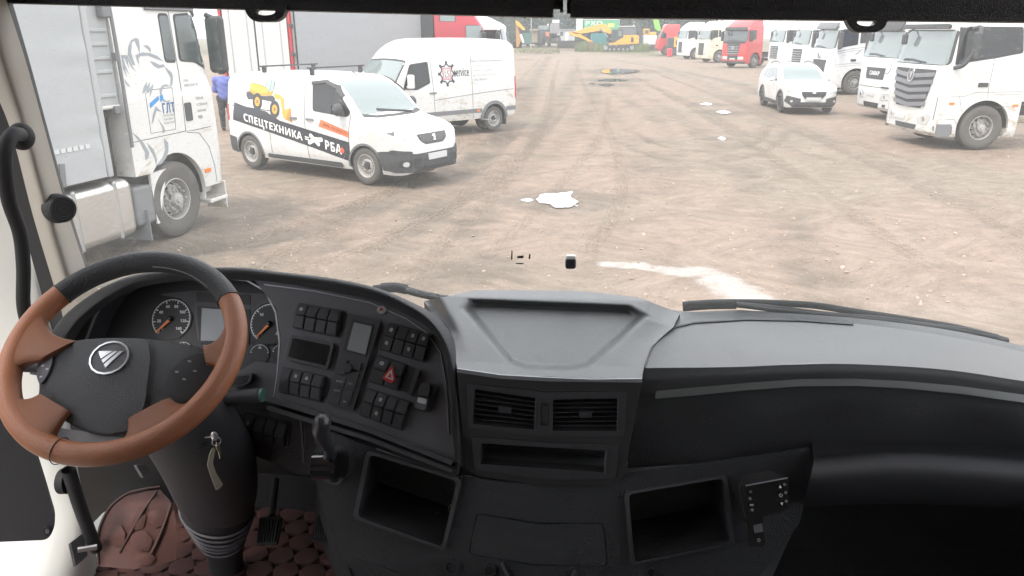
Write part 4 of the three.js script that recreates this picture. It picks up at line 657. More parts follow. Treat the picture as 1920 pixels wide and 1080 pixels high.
// ---------------------------------------------------------------- right: the row of parked tractors, noses towards the yard
const ROW = 'tractors parked in a row along the right side of the yard';
const wedge = (y0, y1, d, n, zw, h) => Array.from({ length: n }, (_, k) => { const y = lerp(y0, y1, n > 1 ? k / (n - 1) : 0), z = zw(y); return [[-z, y], [0, y - d], [z, y], [z, y - h], [0, y - d - h], [-z, y - h]]; });
const emblem = (y, r, z = 0, inner) => (t, front) => { const e = part(t, 'emblem', skin(holed(circle(z, y, r, r * 1.15), circle(z, y, r * 0.8, r * 0.95)), front, 0.075, 0.08), KM.chrome); part(e, 'emblem_face', skin(circle(z, y, r * 0.8, r * 0.95), front, 0.06, 0.08), KM.greyPlastic); if (inner) part(e, 'emblem_mark', inner(front), KM.chrome); };
const PROF = (xf, top = 3.6) => [[0.3, xf - 0.08, 1.17, 0.2], [0.4, xf, 1.21, 0.22], [1.0, xf + 0.01, 1.23, 0.22], [1.9, xf - 0.02, 1.23, 0.2], [2.05, xf - 0.06, 1.22, 0.2], [2.8, xf - 0.2, 1.19, 0.2], [3.0, xf - 0.3, 1.17, 0.24], [top - 0.15, xf - 0.8, 1.06, 0.25], [top, xf - 1.1, 0.98, 0.25]];
{ // nearest
  const { t } = tractor('parked_tractor', 'nearest white tractor on the right with a black chevron grille and round emblem', 'truck', ROW, {
    paint: KM.white, prof: PROF(1.24), bow: 0.06, rear: () => -0.85, arch: 0.64, archY: 0.53, ws: { y0: 1.98, y1: 2.76, zb: 1.15, zt: 1.1 }, visor: [2.77, 2.85],
    win: [[[0.9, 2.83], [-0.52, 2.82], [-0.62, 2.26], [0.04, 2.16], [0.6, 2.07], [0.92, 1.99]]], sideGlass: KM.glassDark, handle: [0.06, 1.48], door: [[0.02, 2.14], [0.03, 1.38], [0.0, 1.2]], lines: [[[1.16, 1.25], [0.6, 1.26], [0.3, 1.36], [-0.84, 1.37]], [[1.16, 1.25], [1.17, 0.7]], [[0.7, 1.26], [0.6, 0.95], [0.55, 0.9]], [[-0.1, 1.3], [-0.75, 1.3], [-0.78, 1.05], [-0.2, 1.0]], [[1.17, 0.72], [0.72, 0.72], [0.64, 0.6]]],
    steps: [[[1.16, 0.55], [0.74, 0.56], [0.72, 0.36], [1.15, 0.34]]], markers: [[0.8, 1.07], [-0.78, 1.02]], mirror: false, kerbMirror: 0.62, lamp: [[0.46, 0.68], [0.92, 0.84], [1.0, 0.80], [0.9, 0.56], [0.52, 0.57]],
    face: [['grille', [[-0.90, 1.86], [0.90, 1.86], [0.74, 1.2], [0.56, 0.93], [-0.56, 0.93], [-0.74, 1.2]], KM.plastic, 0.02], ['lower_grille', [[-0.5, 0.52], [0.5, 0.52], [0.45, 0.4], [-0.45, 0.4]], KM.plastic, 0.014], ['fog_lamp', [[-0.86, 0.46], [-0.6, 0.46], [-0.6, 0.38], [-0.86, 0.38]], KM.lamp, 0.014]],
    slats: { mt: mat([0.26, 0.27, 0.29], 0.4, 0.5), pts: wedge(1.80, 1.10, 0.07, 5, (y) => 0.72 + 0.16 * smooth(1.1, 1.8, y), 0.10) }, plate: [0.3, 0.66],
    badge: (tt, f) => { emblem(1.70, 0.15, 0, (ff) => merge([skin(rpoly([[-0.08, 1.78], [0.08, 1.78], [0.0, 1.60]], 0), ff, 0.07, 0.1)]))(tt, f); },
  });
  place(t, 11.38, -19.856, 182);
  for (const s of [1, -1]) { const mr = sub(t, 'mirror'); part(mr, 'mirror_arm', [tube([V3(0.66, 2.80, s * 1.22), V3(0.62, 2.82, s * 1.42), V3(0.66, 2.7, s * 1.52), V3(0.72, 2.3, s * 1.5), V3(0.86, 1.98, s * 1.38), V3(0.95, 1.92, s * 1.22)], 0.05, 40, 10)], KM.plastic); part(mr, 'mirror_housing', box(0.1, 0.62, 0.24, 0.7, 2.42, s * 1.5, 0.05), KM.plastic); part(mr, 'mirror_glass', box(0.006, 0.55, 0.2, 0.648, 2.42, s * 1.5), KM.glass); }
  part(t, 'roof_lamp', [-0.3, 0, 0.3].map((z) => box(0.08, 0.05, 0.1, 0.92, 2.98, z - 0.3, 0.015)), KM.orange);
  part(t, 'side_skirt', [1, -1].map((s) => box(2.0, 0.85, 0.05, -2.1, 0.78, s * 1.2, 0.02)), KM.white);
  part(t, 'tread_plate', [box(0.36, 0.3, 0.05, 0.94, 0.46, 1.2, 0.01), box(0.36, 0.3, 0.05, 0.94, 0.46, -1.2, 0.01)], KM.greyPlastic);
}
{ // second: flat white face, dark badge panel
  const { t } = tractor('parked_tractor', 'white tractor with a dark lettered badge panel on its plain nose, second from right edge', 'truck', ROW, {
    paint: KM.clean, prof: PROF(1.3), bow: 0.04, ws: { y0: 1.95, y1: 2.72, zb: 1.12, zt: 1.08 }, visor: [2.74, 2.95, KM.plastic], win: [[[0.95, 2.75], [0.2, 2.75], [0.2, 2.1], [0.95, 2.05]]], door: [[0.1, 2.8], [0.1, 1.1]], kerbMirror: 0.5,
    lamp: [[0.55, 0.62], [1.02, 0.64], [1.04, 0.86], [0.55, 0.84]], face: [['badge_panel', [[-0.62, 1.62], [0.62, 1.62], [0.56, 1.26], [-0.56, 1.26]], KM.plastic, 0.014], ['lower_grille', [[-0.5, 0.52], [0.5, 0.52], [0.45, 0.36], [-0.45, 0.36]], KM.black, 0.012], ['nose_gap', [[-1.1, 1.02], [1.1, 1.02], [1.1, 1.0], [-1.1, 1.0]], KM.seam, 0.004, 0.002], ['nose_handle', [[-0.95, 1.05], [-0.55, 1.05], [-0.55, 1.0], [-0.95, 1.0]], KM.plastic, 0.03], ['nose_seam', [[-0.62, 1.46], [-0.78, 1.46], [-0.88, 1.54], [-0.92, 1.8], [-0.90, 1.8], [-0.86, 1.56], [-0.77, 1.48], [-0.62, 1.48]], KM.seam, 0.004, 0.002], ['fog_lamp', [[-0.9, 0.5], [-0.72, 0.5], [-0.72, 0.42], [-0.9, 0.42]], KM.plastic, 0.012]], plate: [0.1, 0.78],
    badge: (tt, f) => { const [g, m] = decal([-0.42, 1.34, 0.42, 1.54], 300, f, (c) => { c.fillStyle = '#e9ecee'; text(c, 'CAMAP', 0.08, 0.16, 0.13, 0.66); }, -1, 0.018); part(tt, 'badge_lettering', g, m); },
  });
  place(t, 13.2, -25.75, 182);
}
{ // third: white with grey stripes
  const { t, side } = tractor('parked_tractor', 'white tractor with thin grey stripes across its door, behind the estate car', 'truck', ROW, {
    paint: KM.clean, prof: PROF(1.25), ws: { y0: 2.0, y1: 2.78, zb: 1.12, zt: 1.08 }, visor: [2.80, 3.02, KM.greyPlastic], win: [[[0.9, 2.80], [0.14, 2.80], [0.12, 2.18], [0.9, 2.05]], [[0.0, 2.8], [-0.4, 2.8], [-0.4, 2.28], [0.0, 2.24]]], door: [[1.1, 1.98], [1.0, 1.1]], handle: [0.1, 1.45], kerbMirror: 0.5, lines: [[[1.14, 1.2], [-0.2, 1.3]]],
    lamp: [[0.5, 0.6], [1.0, 0.62], [1.0, 0.85], [0.5, 0.83]], face: [['grille', [[-0.7, 1.5], [0.7, 1.5], [0.6, 0.95], [-0.6, 0.95]], KM.plastic, 0.014]], badge: emblem(1.68, 0.12), mirror: { paint: KM.plastic, x: 1.0 },
  });
  for (const s of [-1, 1]) part(t, 'stripe', [ribbon([[1.0, 1.86], [0.3, 2.0], [-0.6, 2.08]], 0.035, side(s), 0.003), ribbon([[1.0, 1.78], [0.2, 1.92], [-0.6, 2.0]], 0.02, side(s), 0.003), ribbon([[0.15, 1.75], [-0.1, 1.95]], 0.05, side(s), 0.003), ribbon([[1.0, 1.30], [0.3, 1.36], [-0.7, 1.40]], 0.02, side(s), 0.003)], KM.grey);
  place(t, 15.55, -36.75, 182);
}
const plainTruck = (label, x, z, yaw, o = {}) => {
  const { t } = tractor('parked_tractor', label, 'truck', ROW, { paint: KM.clean, prof: PROF(1.25, o.top), ws: { y0: 2.0, y1: 2.78, zb: 1.12, zt: 1.08 }, win: [[[0.9, 2.78], [0.12, 2.78], [0.12, 2.16], [0.9, 2.02]]], door: [[0.06, 2.8], [0.06, 1.1]], kerbMirror: 0.5, lamp: [[0.5, 0.6], [1.0, 0.62], [1.0, 0.85], [0.5, 0.83]], lines: [[[1.1, 1.25], [-0.7, 1.28]]], ...o });
  place(t, x, z, yaw); return t;
};
const SL = (n, y0, y1, w = 0.62) => ({ mt: KM.grey, pts: wedge(y0, y1, 0.03, n, () => w, 0.05) });
const darkGrille = (w = 0.66, y0 = 0.9, y1 = 1.75) => [['grille', [[-w, y1], [w, y1], [w * 0.9, y0], [-w * 0.9, y0]], KM.plastic, 0.014]];
plainTruck('white tractor behind the striped one, only a slice of its windscreen showing', 17.0, -40.2, 182, { visor: [2.8, 3.0] });
plainTruck('white tractor with a dark ribbed grille right above the estate car roof', 18.0, -46.6, 183, { face: darkGrille(), slats: SL(6, 1.65, 1.0) });
plainTruck('white tractor with a grey ribbed grille just right of the red tractor', 19.7, -55.9, 184, { face: darkGrille(), slats: SL(7, 1.68, 1.0), steps: [[[1.1, 0.6], [0.74, 0.6], [0.72, 0.36], [1.1, 0.34]]] });
plainTruck('red tractor with a dark grille in the middle of the right-hand row', 18.45, -63.2, 216, { paint: KM.red, visor: [2.76, 2.95, KM.black], glass: KM.glass, face: [['grille', [[-0.62, 1.82], [0.62, 1.82], [0.5, 0.98], [-0.5, 0.98]], KM.plastic, 0.02], ['windscreen_sill', [[-1.1, 1.98], [1.1, 1.98], [1.05, 1.82], [-1.05, 1.82]], KM.black, 0.012], ['bumper', [[-1.18, 0.5], [1.18, 0.5], [1.1, 0.32], [-1.1, 0.32]], KM.plastic, 0.02], ['lower_grille', [[-0.5, 0.92], [0.5, 0.92], [0.5, 0.6], [-0.5, 0.6]], KM.black, 0.016]], slats: SL(4, 1.6, 1.1, 0.5), badge: emblem(1.5, 0.11), plate: [0, 0.66] });
plainTruck('cream tractor with a low square grille, turned side-on behind the red one', 18.75, -73.9, 196, { paint: KM.cream, face: darkGrille(0.5, 0.62, 1.7), win: [[[0.95, 2.8], [0.3, 2.8], [0.3, 2.2], [0.55, 2.2], [0.95, 2.02]], [[0.2, 2.8], [0.0, 2.8], [0.0, 2.25], [0.2, 2.25]]], handle: [0.2, 1.45], lines: [[[1.1, 1.32], [-0.78, 1.32]]], mirror: { x: 1.05 } });
plainTruck('white tractor at the far end, just left of the cream one', 18.7, -82.6, 190, { face: darkGrille(0.5, 0.62, 1.7) });
plainTruck('blue tractor mostly hidden between two white ones', 16.4, -31.2, 182, { paint: KM.blue, top: 3.3 });
plainTruck('red flat-nosed tractor with a sleeper cab at the far end of the row', 18.6, -95.5, 176, { paint: KM.red, top: 3.5, prof: [[0.5, 1.3, 1.17, 0.1], [0.9, 1.34, 1.2, 0.12], [1.6, 1.26, 1.2, 0.14], [2.4, 0.92, 1.18, 0.14], [3.0, 0.66, 1.15, 0.16], [3.4, 0.5, 1.08, 0.2], [3.5, 0.3, 1.0, 0.2]], rear: () => -1.3, ws: { y0: 1.9, y1: 2.7, zb: 1.05, zt: 1.02 }, win: [[[0.75, 2.5], [0.25, 2.5], [0.25, 1.95], [0.85, 1.95]]], face: [['bumper', [[-1.2, 0.8], [1.2, 0.8], [1.2, 0.5], [-1.2, 0.5]], KM.plastic, 0.02]] });

// ---------------------------------------------------------------- left background: box trailer seen from behind, red and white tractors beyond
{
  const t = thing('box_trailer', 'box trailer with white red-framed rear doors and grey side behind the vans', 'trailer'); place(t, -6.35, -23.2, 73);
  // local: x forward, right side at z = 0, left at z = -2.55; rear at x = 0
  const red = mat([0.42, 0.03, 0.035], 0.5), wh = mat([0.52, 0.53, 0.52], 0.5), gy = mat([0.33, 0.34, 0.35], 0.6, 0.1, { bumpMap: texture(128, (u, v) => 0.5 + 0.3 * tile2(u, v, 6), false), bumpScale: 0.01 });
  part(t, 'side_wall', [box(11.5, 2.9, 0.06, 5.75, 2.5, -0.03), box(11.5, 2.9, 0.06, 5.75, 2.5, -2.52)], gy); part(t, 'roof', box(11.5, 0.05, 2.5, 5.75, 3.97, -1.27), gy); part(t, 'front_wall', box(0.05, 2.9, 2.5, 11.47, 2.5, -1.27), gy);
  for (const z of [-0.72, -1.83]) { const d = part(t, 'rear_door', box(0.05, 2.7, 1.06, -0.02, 2.45, z, 0.01), wh); part(d, 'locking_rod', [-0.3, 0.3].map((k) => bar(V3(-0.07, 1.15, z + k), V3(-0.07, 3.75, z + k), 0.011)), wh); for (let k = 0; k < 4; k++) part(d, 'hinge', box(0.05, 0.1, 0.12, -0.06, 1.3 + k * 0.8, z > -1 ? -0.04 : -2.5, 0.01), KM.plastic); }
  part(t, 'door_gap', box(0.02, 2.7, 0.03, -0.04, 2.45, -1.275), KM.chassis);
  part(t, 'rear_frame', [box(0.1, 2.9, 0.07, -0.02, 2.5, -0.10), box(0.1, 2.9, 0.07, -0.02, 2.5, -2.44), , box(0.1, 0.14, 2.4, -0.02, 3.88, -1.275), box(0.1, 0.12, 2.4, -0.02, 1.06, -1.275)], red);
  part(t, 'rear_bumper', box(0.1, 0.14, 2.4, 0.05, 0.55, -1.275), KM.chassis); part(t, 'tail_lamp', [box(0.05, 0.12, 0.4, -0.02, 0.8, -0.3), box(0.05, 0.12, 0.4, -0.02, 0.8, -2.25)], KM.redLamp);
  part(t, 'chassis_rail', [box(11, 0.3, 0.12, 5.7, 0.9, -0.8), box(11, 0.3, 0.12, 5.7, 0.9, -1.75)], KM.chassis);
  for (const x of [1.6, 2.9, 4.2]) for (const s of [-1, 1]) wheel(t, 'dual', x, 0.515, s > 0 ? -0.2 : -2.35, s);
  part(t, 'side_stripe', box(11.3, 0.1, 0.01, 5.75, 1.12, 0.006), KM.greyPlastic); part(t, 'corner_post', [box(0.08, 2.9, 0.03, 11.42, 2.5, 0.015), box(0.04, 2.9, 0.03, 0.05, 2.5, 0.016)], KM.chassis);
}
{
  const { t } = tractor('crimson_tractor', 'crimson tractor with a side sleeper window, seen over the roof of the service van', 'truck', null, { paint: KM.crimson, prof: PROF(1.25, 3.75), rear: () => -1.1, win: [[[0.85, 2.95], [0.2, 2.95], [0.2, 2.3], [0.85, 2.25]], [[-0.25, 3.35], [-0.85, 3.35], [-0.85, 3.12], [-0.25, 3.12]]], door: [[0.1, 3.0], [0.1, 1.1]], sideGlass: KM.glassSkyPale, lines: [[[-0.5, 3.5], [-0.5, 1.2]]] }); place(t, -2.35, -33.6, 14);
  part(t, 'air_deflector', [box(0.5, 2.4, 0.04, -1.4, 2.3, 1.2, 0.01), box(0.5, 2.4, 0.04, -1.4, 2.3, -1.2, 0.01)], KM.plastic);
  const w = tractor('white_tractor', 'white tractor with dark windscreen just right of the crimson one', 'truck', null, { paint: KM.clean, prof: PROF(1.25, 3.4), rear: () => -1.0, win: [[[0.95, 2.78], [0.2, 2.78], [0.2, 2.15], [0.95, 2.05]]], glass: KM.glass }); place(w.t, -1.35, -38.4, -8);
}
// ---------------------------------------------------------------- far end of the yard
const at = (px, py, z) => onPlane(px, py, V3(0, 0, z), V3(0, 0, 1));
const pbox = (x0, y0, x1, y1, z, d, r = 0) => { const a = at(x0, y1, z), b = at(x1, y0, z); return box(b.x - a.x, b.y - a.y, d, (a.x + b.x) / 2, (a.y + b.y) / 2, z - d / 2, r); };
const pslab = (pts, z, d) => skin(rpoly(pts.map(([x, y]) => { const p = at(x, y, z); return [p.x, p.y]; })), (a, b) => ({ p: V3(a, b, z), n: V3(0, 0, 1) }), 0, 50, -d);
{ // tracked excavator, side-on
  const z = -112, ex = thing('excavator', 'yellow tracked excavator with its boom folded to the left at the end of the yard', 'excavator'), Y = KM.yellow, p = (x, y, dz = 0) => at(x, y, z).add(V3(0, 0, dz));
  for (const s of [0, -2.3]) { const c = sub(ex, 'track'); const oval = (k) => rpoly([[1131 - k, 93.5 - k * 0.3, 9], [1136, 87 - k, 4], [1184, 87 - k, 4], [1190 + k, 92 - k * 0.3, 9], [1186, 96.5 + k, 4], [1135, 96.8 + k, 4]].map(([x, y]) => { const q = at(x, y, z + s); return [q.x, q.y]; }), 0.35); part(c, 'track_belt', skin(oval(0.3), (a, b) => ({ p: V3(a, b, z + s), n: V3(0, 0, 1) }), 0, 50, -0.6), KM.chassis); const a = at(1131, 92, z), b = at(1189, 92, z); for (let k = 0; k < 7; k++) part(c, 'track_roller', cyl(k === 0 || k === 6 ? 0.32 : 0.14, k === 0 || k === 6 ? 0.32 : 0.14, 0.06, lerp(a.x + 0.3, b.x - 0.3, k / 6), k === 0 || k === 6 ? 0.48 : 0.3, z + s + 0.03, 'z', 16), KM.grey); for (let k = 0; k < 26; k++) part(c, 'track_shoe', box(0.13, 0.05, 0.62, lerp(a.x + 0.2, b.x - 0.2, k / 25), 0.06, z + s - 0.3), KM.chassis); }
  part(ex, 'slew_ring', cyl(0.7, 0.8, 0.3, at(1160, 84, z).x, 1.1, z - 1.4, 'y', 24), KM.chassis);
  part(ex, 'body', pslab([[1143, 82.5], [1152, 80], [1158, 76], [1169, 70], [1169, 66], [1196, 65.5], [1197, 82], [1168, 83.5], [1144, 84]], z + 0.1, 2.7), Y); part(ex, 'counterweight', pslab([[1188, 66], [1198, 67], [1198, 81], [1188, 82]], z + 0.16, 2.8), Y);
  part(ex, 'engine_grille', pbox(1183, 70, 1190, 79, z + 0.14, 0.05), KM.chassis); const cabn = part(ex, 'operator_cab', pslab([[1147, 79], [1148, 57], [1151, 55], [1168, 55], [1169, 70], [1158, 76], [1153, 79]], z + 0.1, 1.1), KM.plastic); part(cabn, 'cab_window', pbox(1150, 58, 1157, 70, z + 0.14, 0.03), KM.glass); part(cabn, 'cab_window', pbox(1159, 58, 1166, 68, z + 0.14, 0.03), KM.glassSkyPale);
  const arm = (nm, pts, w, m = Y) => part(ex, nm, pslab(pts, z - 0.7, w), m);
  arm('boom', [[1146, 64], [1136, 61], [1128, 57], [1110, 60], [1082, 64], [1072, 61], [1084, 57], [1112, 48.5], [1128, 44], [1134, 45], [1141, 50], [1147, 58]], 0.6); arm('dipper_arm', [[1066, 60], [1070, 59], [1084, 62], [1090, 65], [1112, 78], [1109, 80], [1086, 70], [1070, 66]], 0.45); part(ex, 'boom_ram', [bar(p(1141, 70, -0.6), p(1126, 52, -0.6), 0.09), bar(p(1108, 56, -0.9), p(1076, 59, -0.9), 0.09), bar(p(1080, 63, -0.9), p(1104, 77, -0.9), 0.08)], KM.grey);
  part(ex, 'bucket', pslab([[1106, 77], [1112, 79], [1118, 90], [1119, 96], [1106, 96.5], [1104, 90]], z - 0.5, 1.1), mat([0.20, 0.13, 0.09], 0.8));
}
const mach = (name, label, cat, pieces) => { const t = thing(name, label, cat); for (const [nm, g, m] of pieces) part(t, nm, g, m); return t; };
mach('white_excavator', 'white excavator body with a dark boom behind the yellow excavator', 'excavator', [['body', pbox(1206, 66, 1232, 84, -118, 2.6, 0.1), KM.clean], ['track', pbox(1204, 86, 1236, 97, -118, 2.8, 0.3), KM.chassis], ['operator_cab', pbox(1207, 54, 1218, 66, -118, 1.2, 0.08), KM.yellow], ['cab_window', pbox(1209, 56, 1216, 63, -117.95, 0.04), KM.glass], ['boom', pslab([[1196, 84], [1203, 84], [1204, 60], [1200, 44], [1192, 40], [1188, 44], [1194, 52], [1197, 66]], -118.3, 0.5), KM.plastic], ['engine_cover', pbox(1218, 60, 1231, 66, -118, 2.2, 0.05), KM.yellow]]);
mach('grey_machine', 'grey box-bodied machine standing behind the yellow excavator cab', 'machine', [['body', pbox(1163, 50, 1194, 66, -120, 2.4, 0.1), KM.greyPlastic], ['chassis', pbox(1163, 68, 1194, 92, -120, 2.2), KM.chassis], ['roof', pbox(1162, 48.5, 1195, 50, -119.9, 2.6), KM.clean], ['exhaust_stack', pbox(1188, 41, 1191, 50, -120.5, 0.3), KM.white]]);
mach('crane_boom', 'lime green crane boom slanting up behind the far red tractor', 'crane', [['boom', pslab([[1224, 28], [1232, 28], [1240, 56], [1236, 60], [1229, 54]], -122, 0.7), mat([0.22, 0.55, 0.06], 0.5)], ['base', pbox(1226, 58, 1250, 92, -122, 2.5), KM.chassis], ['ram', bar(at(1240, 66, -122.3), at(1230, 44, -122.3), 0.1), KM.grey]]);
mach('teal_container', 'teal shipping container half hidden by weeds under the excavator boom', 'container', [['body', pbox(1110, 63, 1138, 92, -121, 2.4), mat([0.05, 0.24, 0.24], 0.6)], ...Array.from({ length: 9 }, (_, k) => ['rib', pbox(1111 + k * 3, 64, 1112.4 + k * 3, 91, -120.95, 0.06), mat([0.045, 0.21, 0.21], 0.6)])]);
{ // green advertising wall
  const z = -134, t = thing('advertising_wall', 'green advertising wall with large pale letters behind the excavator', 'billboard'), a = at(1094, 37, z), b = at(1161, 57, z);
  part(t, 'board', pbox(1094, 37, 1161, 58, z, 0.2), mat([0.09, 0.36, 0.17], 0.6)); part(t, 'board_frame', [pbox(1093, 36, 1162, 37.2, z + 0.05, 0.3), pbox(1160.5, 37.2, 1162, 60, z + 0.05, 0.3)], KM.clean); part(t, 'pale_panel', pbox(1080, 35, 1093, 60, z, 0.2), mat([0.55, 0.62, 0.56], 0.6)); part(t, 'yellow_panel', pbox(1140, 44, 1152, 51, z + 0.04, 0.1), mat([0.7, 0.6, 0.12], 0.6));
  const w = b.x - a.x, h = a.y - b.y, [g, m] = decal([a.x, b.y, b.x, a.y], 60, (x, y) => ({ p: V3(x, y, z + 0.006), n: V3(0, 0, 1) }), (c) => { c.fillStyle = '#c9ead2'; text(c, 'РХО', w * 0.04, h * 0.52, h * 0.42, w * 0.5); c.fillStyle = '#a8d8b6'; text(c, 'АВТО', w * 0.04, h * 0.92, h * 0.28, w * 0.22); }, 1, 0.01, 40); part(t, 'lettering', g, m);
  part(t, 'post', [1097, 1128, 1158].map((x) => pbox(x, 56, x + 1.5, 96, z - 0.2, 0.2)), KM.grey);
}
{ // blue-sided house
  const z = -176, t = thing('blue_house', 'small blue house with a pale gable window at the far end', 'house'), bl = mat([0.10, 0.24, 0.46], 0.7);
  for (let k = 0; k < 7; k++) part(t, 'wall_board', pbox(1046, 40 + k * 6, 1071, 45.7 + k * 6, z, 6), bl); part(t, 'gable', pslab([[1044, 40], [1073, 40], [1058, 12]], z - 0.1, 6), mat([0.19, 0.16, 0.21], 0.7)); const w = part(t, 'window', pbox(1054, 27, 1063, 37, z + 0.06, 0.1), KM.clean); part(w, 'pane', pbox(1056, 29, 1061, 35, z + 0.08, 0.03), KM.glass); const w2 = part(t, 'window', pbox(1050, 44, 1056, 54, z + 0.06, 0.1), KM.clean); part(w2, 'pane', pbox(1051, 45, 1055, 53, z + 0.08, 0.03), KM.glass); part(t, 'roof', [beam(at(1058, 10, z - 3), at(1041, 42, z - 3), 6.6, 0.2), beam(at(1058, 10, z - 3), at(1076, 42, z - 3), 6.6, 0.2)], mat([0.16, 0.14, 0.17], 0.8));
}
mach('site_office', 'pale grey site cabin in front of the blue house', 'cabin', [['wall', pbox(1046, 56, 1078, 76, -120, 2.4), mat([0.42, 0.43, 0.43], 0.7)], ['roof', pbox(1045, 54.5, 1079, 56, -119.8, 2.8), KM.grey], ['door', pbox(1060, 60, 1066, 76, -119.95, 0.08), mat([0.6, 0.64, 0.66], 0.6)], ['window', pbox(1050, 60, 1056, 67, -119.95, 0.06), KM.glass], ['window', pbox(1069, 60, 1075, 67, -119.95, 0.06), KM.glass], ['skid', pbox(1046, 78, 1078, 91, -120, 2.2), KM.chassis]]);
mach('tipper_truck', 'grey tipper body on a dirty lorry in front of the blue house', 'truck', [['tipper_body', pbox(1033, 44, 1049, 63, -104, 2.4, 0.05), mat([0.24, 0.24, 0.24], 0.7)], ['chassis', pbox(1032, 66, 1050, 71, -104, 2.2), KM.chassis], ['wheel', pslab([[1035, 78], [1034, 73], [1036, 68], [1040, 67], [1044, 70], [1044, 76], [1041, 79]], -104, 0.35), KM.rubber], ['wheel', pslab([[1046, 78], [1045, 73], [1047, 69], [1050, 69], [1052, 73], [1051, 78]], -104, 0.35), KM.rubber], ['cab_shield', pbox(1036, 37, 1049, 43, -104.2, 1.6), KM.clean]]);
mach('old_lorry', 'dark old lorry with orange markings parked among the weeds', 'truck', [['cab', pbox(1010, 48, 1030, 58, -100, 2.2, 0.15), KM.greyPlastic], ['windscreen', pbox(1012, 50, 1027, 55.5, -99.95, 0.05), KM.glassSkyPale], ['bonnet', pbox(1010, 58.4, 1031, 75, -99.8, 2.4, 0.2), KM.plastic], ['orange_panel', pbox(1023, 60, 1030, 68, -99.7, 0.1), mat([0.5, 0.18, 0.08], 0.6)], ['wheel', pslab([[1012, 81], [1011, 76], [1013, 72], [1016, 72], [1017, 77], [1016, 81]], -99.8, 0.3), KM.rubber], ['wheel', pslab([[1024, 81], [1023, 76], [1025, 72], [1029, 72], [1030, 77], [1028, 81]], -99.8, 0.3), KM.rubber], ['beacon', pbox(1026, 44.5, 1028.5, 48, -100.3, 0.3), KM.clean]]);
mach('site_shed', 'tan timber shed beside the dark old lorry', 'shed', [['wall', pbox(997, 58, 1009, 80, -101, 2.2), mat([0.34, 0.29, 0.21], 0.8)], ['roof', pbox(994, 54, 1011, 57.6, -100.7, 3), mat([0.30, 0.26, 0.2], 0.8)], ['door', pbox(1003, 64, 1007, 80, -100.95, 0.06), mat([0.36, 0.3, 0.24], 0.8)]]);
mach('green_cage', 'green wire cage behind the yellow digger arm', 'cage', [['panel', pbox(981, 62, 996, 82, -98, 1.6), mat([0.07, 0.16, 0.13], 0.7)], ['post', pbox(996, 56, 997.4, 82, -97.8, 0.12), mat([0.05, 0.1, 0.08], 0.7)], ['post', pbox(979.6, 60, 981, 82, -97.8, 0.12), mat([0.05, 0.1, 0.08], 0.7)]]);
mach('digger_arm', 'leaning yellow digger arm and timber just right of the white tractor', 'digger', [['boom', pslab([[966, 38], [972, 40], [984, 53], [985, 57], [980, 56], [968, 46]], -80, 0.6), KM.yellow], ['dipper', pslab([[967, 46], [971, 48], [977, 76], [972, 88], [968, 88]], -80.4, 0.5), mat([0.42, 0.24, 0.10], 0.7)], ['ram', bar(at(976, 64, -80), at(981, 80, -80), 0.12), KM.clean], ['undercarriage', pbox(962, 78, 978, 90, -81, 2), KM.chassis]]);
mach('lamp_post', 'tall pale lamp post against the trees', 'lamp post', [['pole', pbox(995.2, -60, 997.2, 92, -115, 0.2), KM.clean], ['lamp_head', pbox(990, -62, 997.2, -59, -115, 0.4), KM.grey]]);
{ // red barrel, yellow box
  const t = thing('red_barrel', 'red plastic barrel standing in front of the far red tractor', 'barrel'), p = G(1255, 106); part(t, 'barrel_body', new THREE.LatheGeometry([[0.0, 0], [0.27, 0], [0.3, 0.05], [0.29, 0.25], [0.31, 0.28], [0.29, 0.31], [0.29, 0.55], [0.31, 0.58], [0.29, 0.61], [0.3, 0.8], [0.26, 0.86], [0, 0.86]].map(([r, y]) => new THREE.Vector2(r, y)), 24).translate(p.x, 0, p.z), mat([0.6, 0.03, 0.05], 0.4)); part(t, 'barrel_lid', cyl(0.12, 0.12, 0.03, p.x + 0.08, 0.88, p.z, 'y', 16), KM.redLamp);
  const q = G(1266, 105); mach('generator_box', 'dark machine with a yellow door between the red and white tractors', 'generator', [['body', box(1.0, 1.9, 1.2, q.x - 0.4, 1.05, q.z - 0.4, 0.05), KM.plastic], ['door', box(0.62, 1.1, 0.05, q.x + 0.02, 1.55, q.z + 0.23, 0.02), KM.yellow], ['door_vent', box(0.2, 0.5, 0.02, q.x + 0.02, 1.5, q.z + 0.265), KM.chassis]]);
}
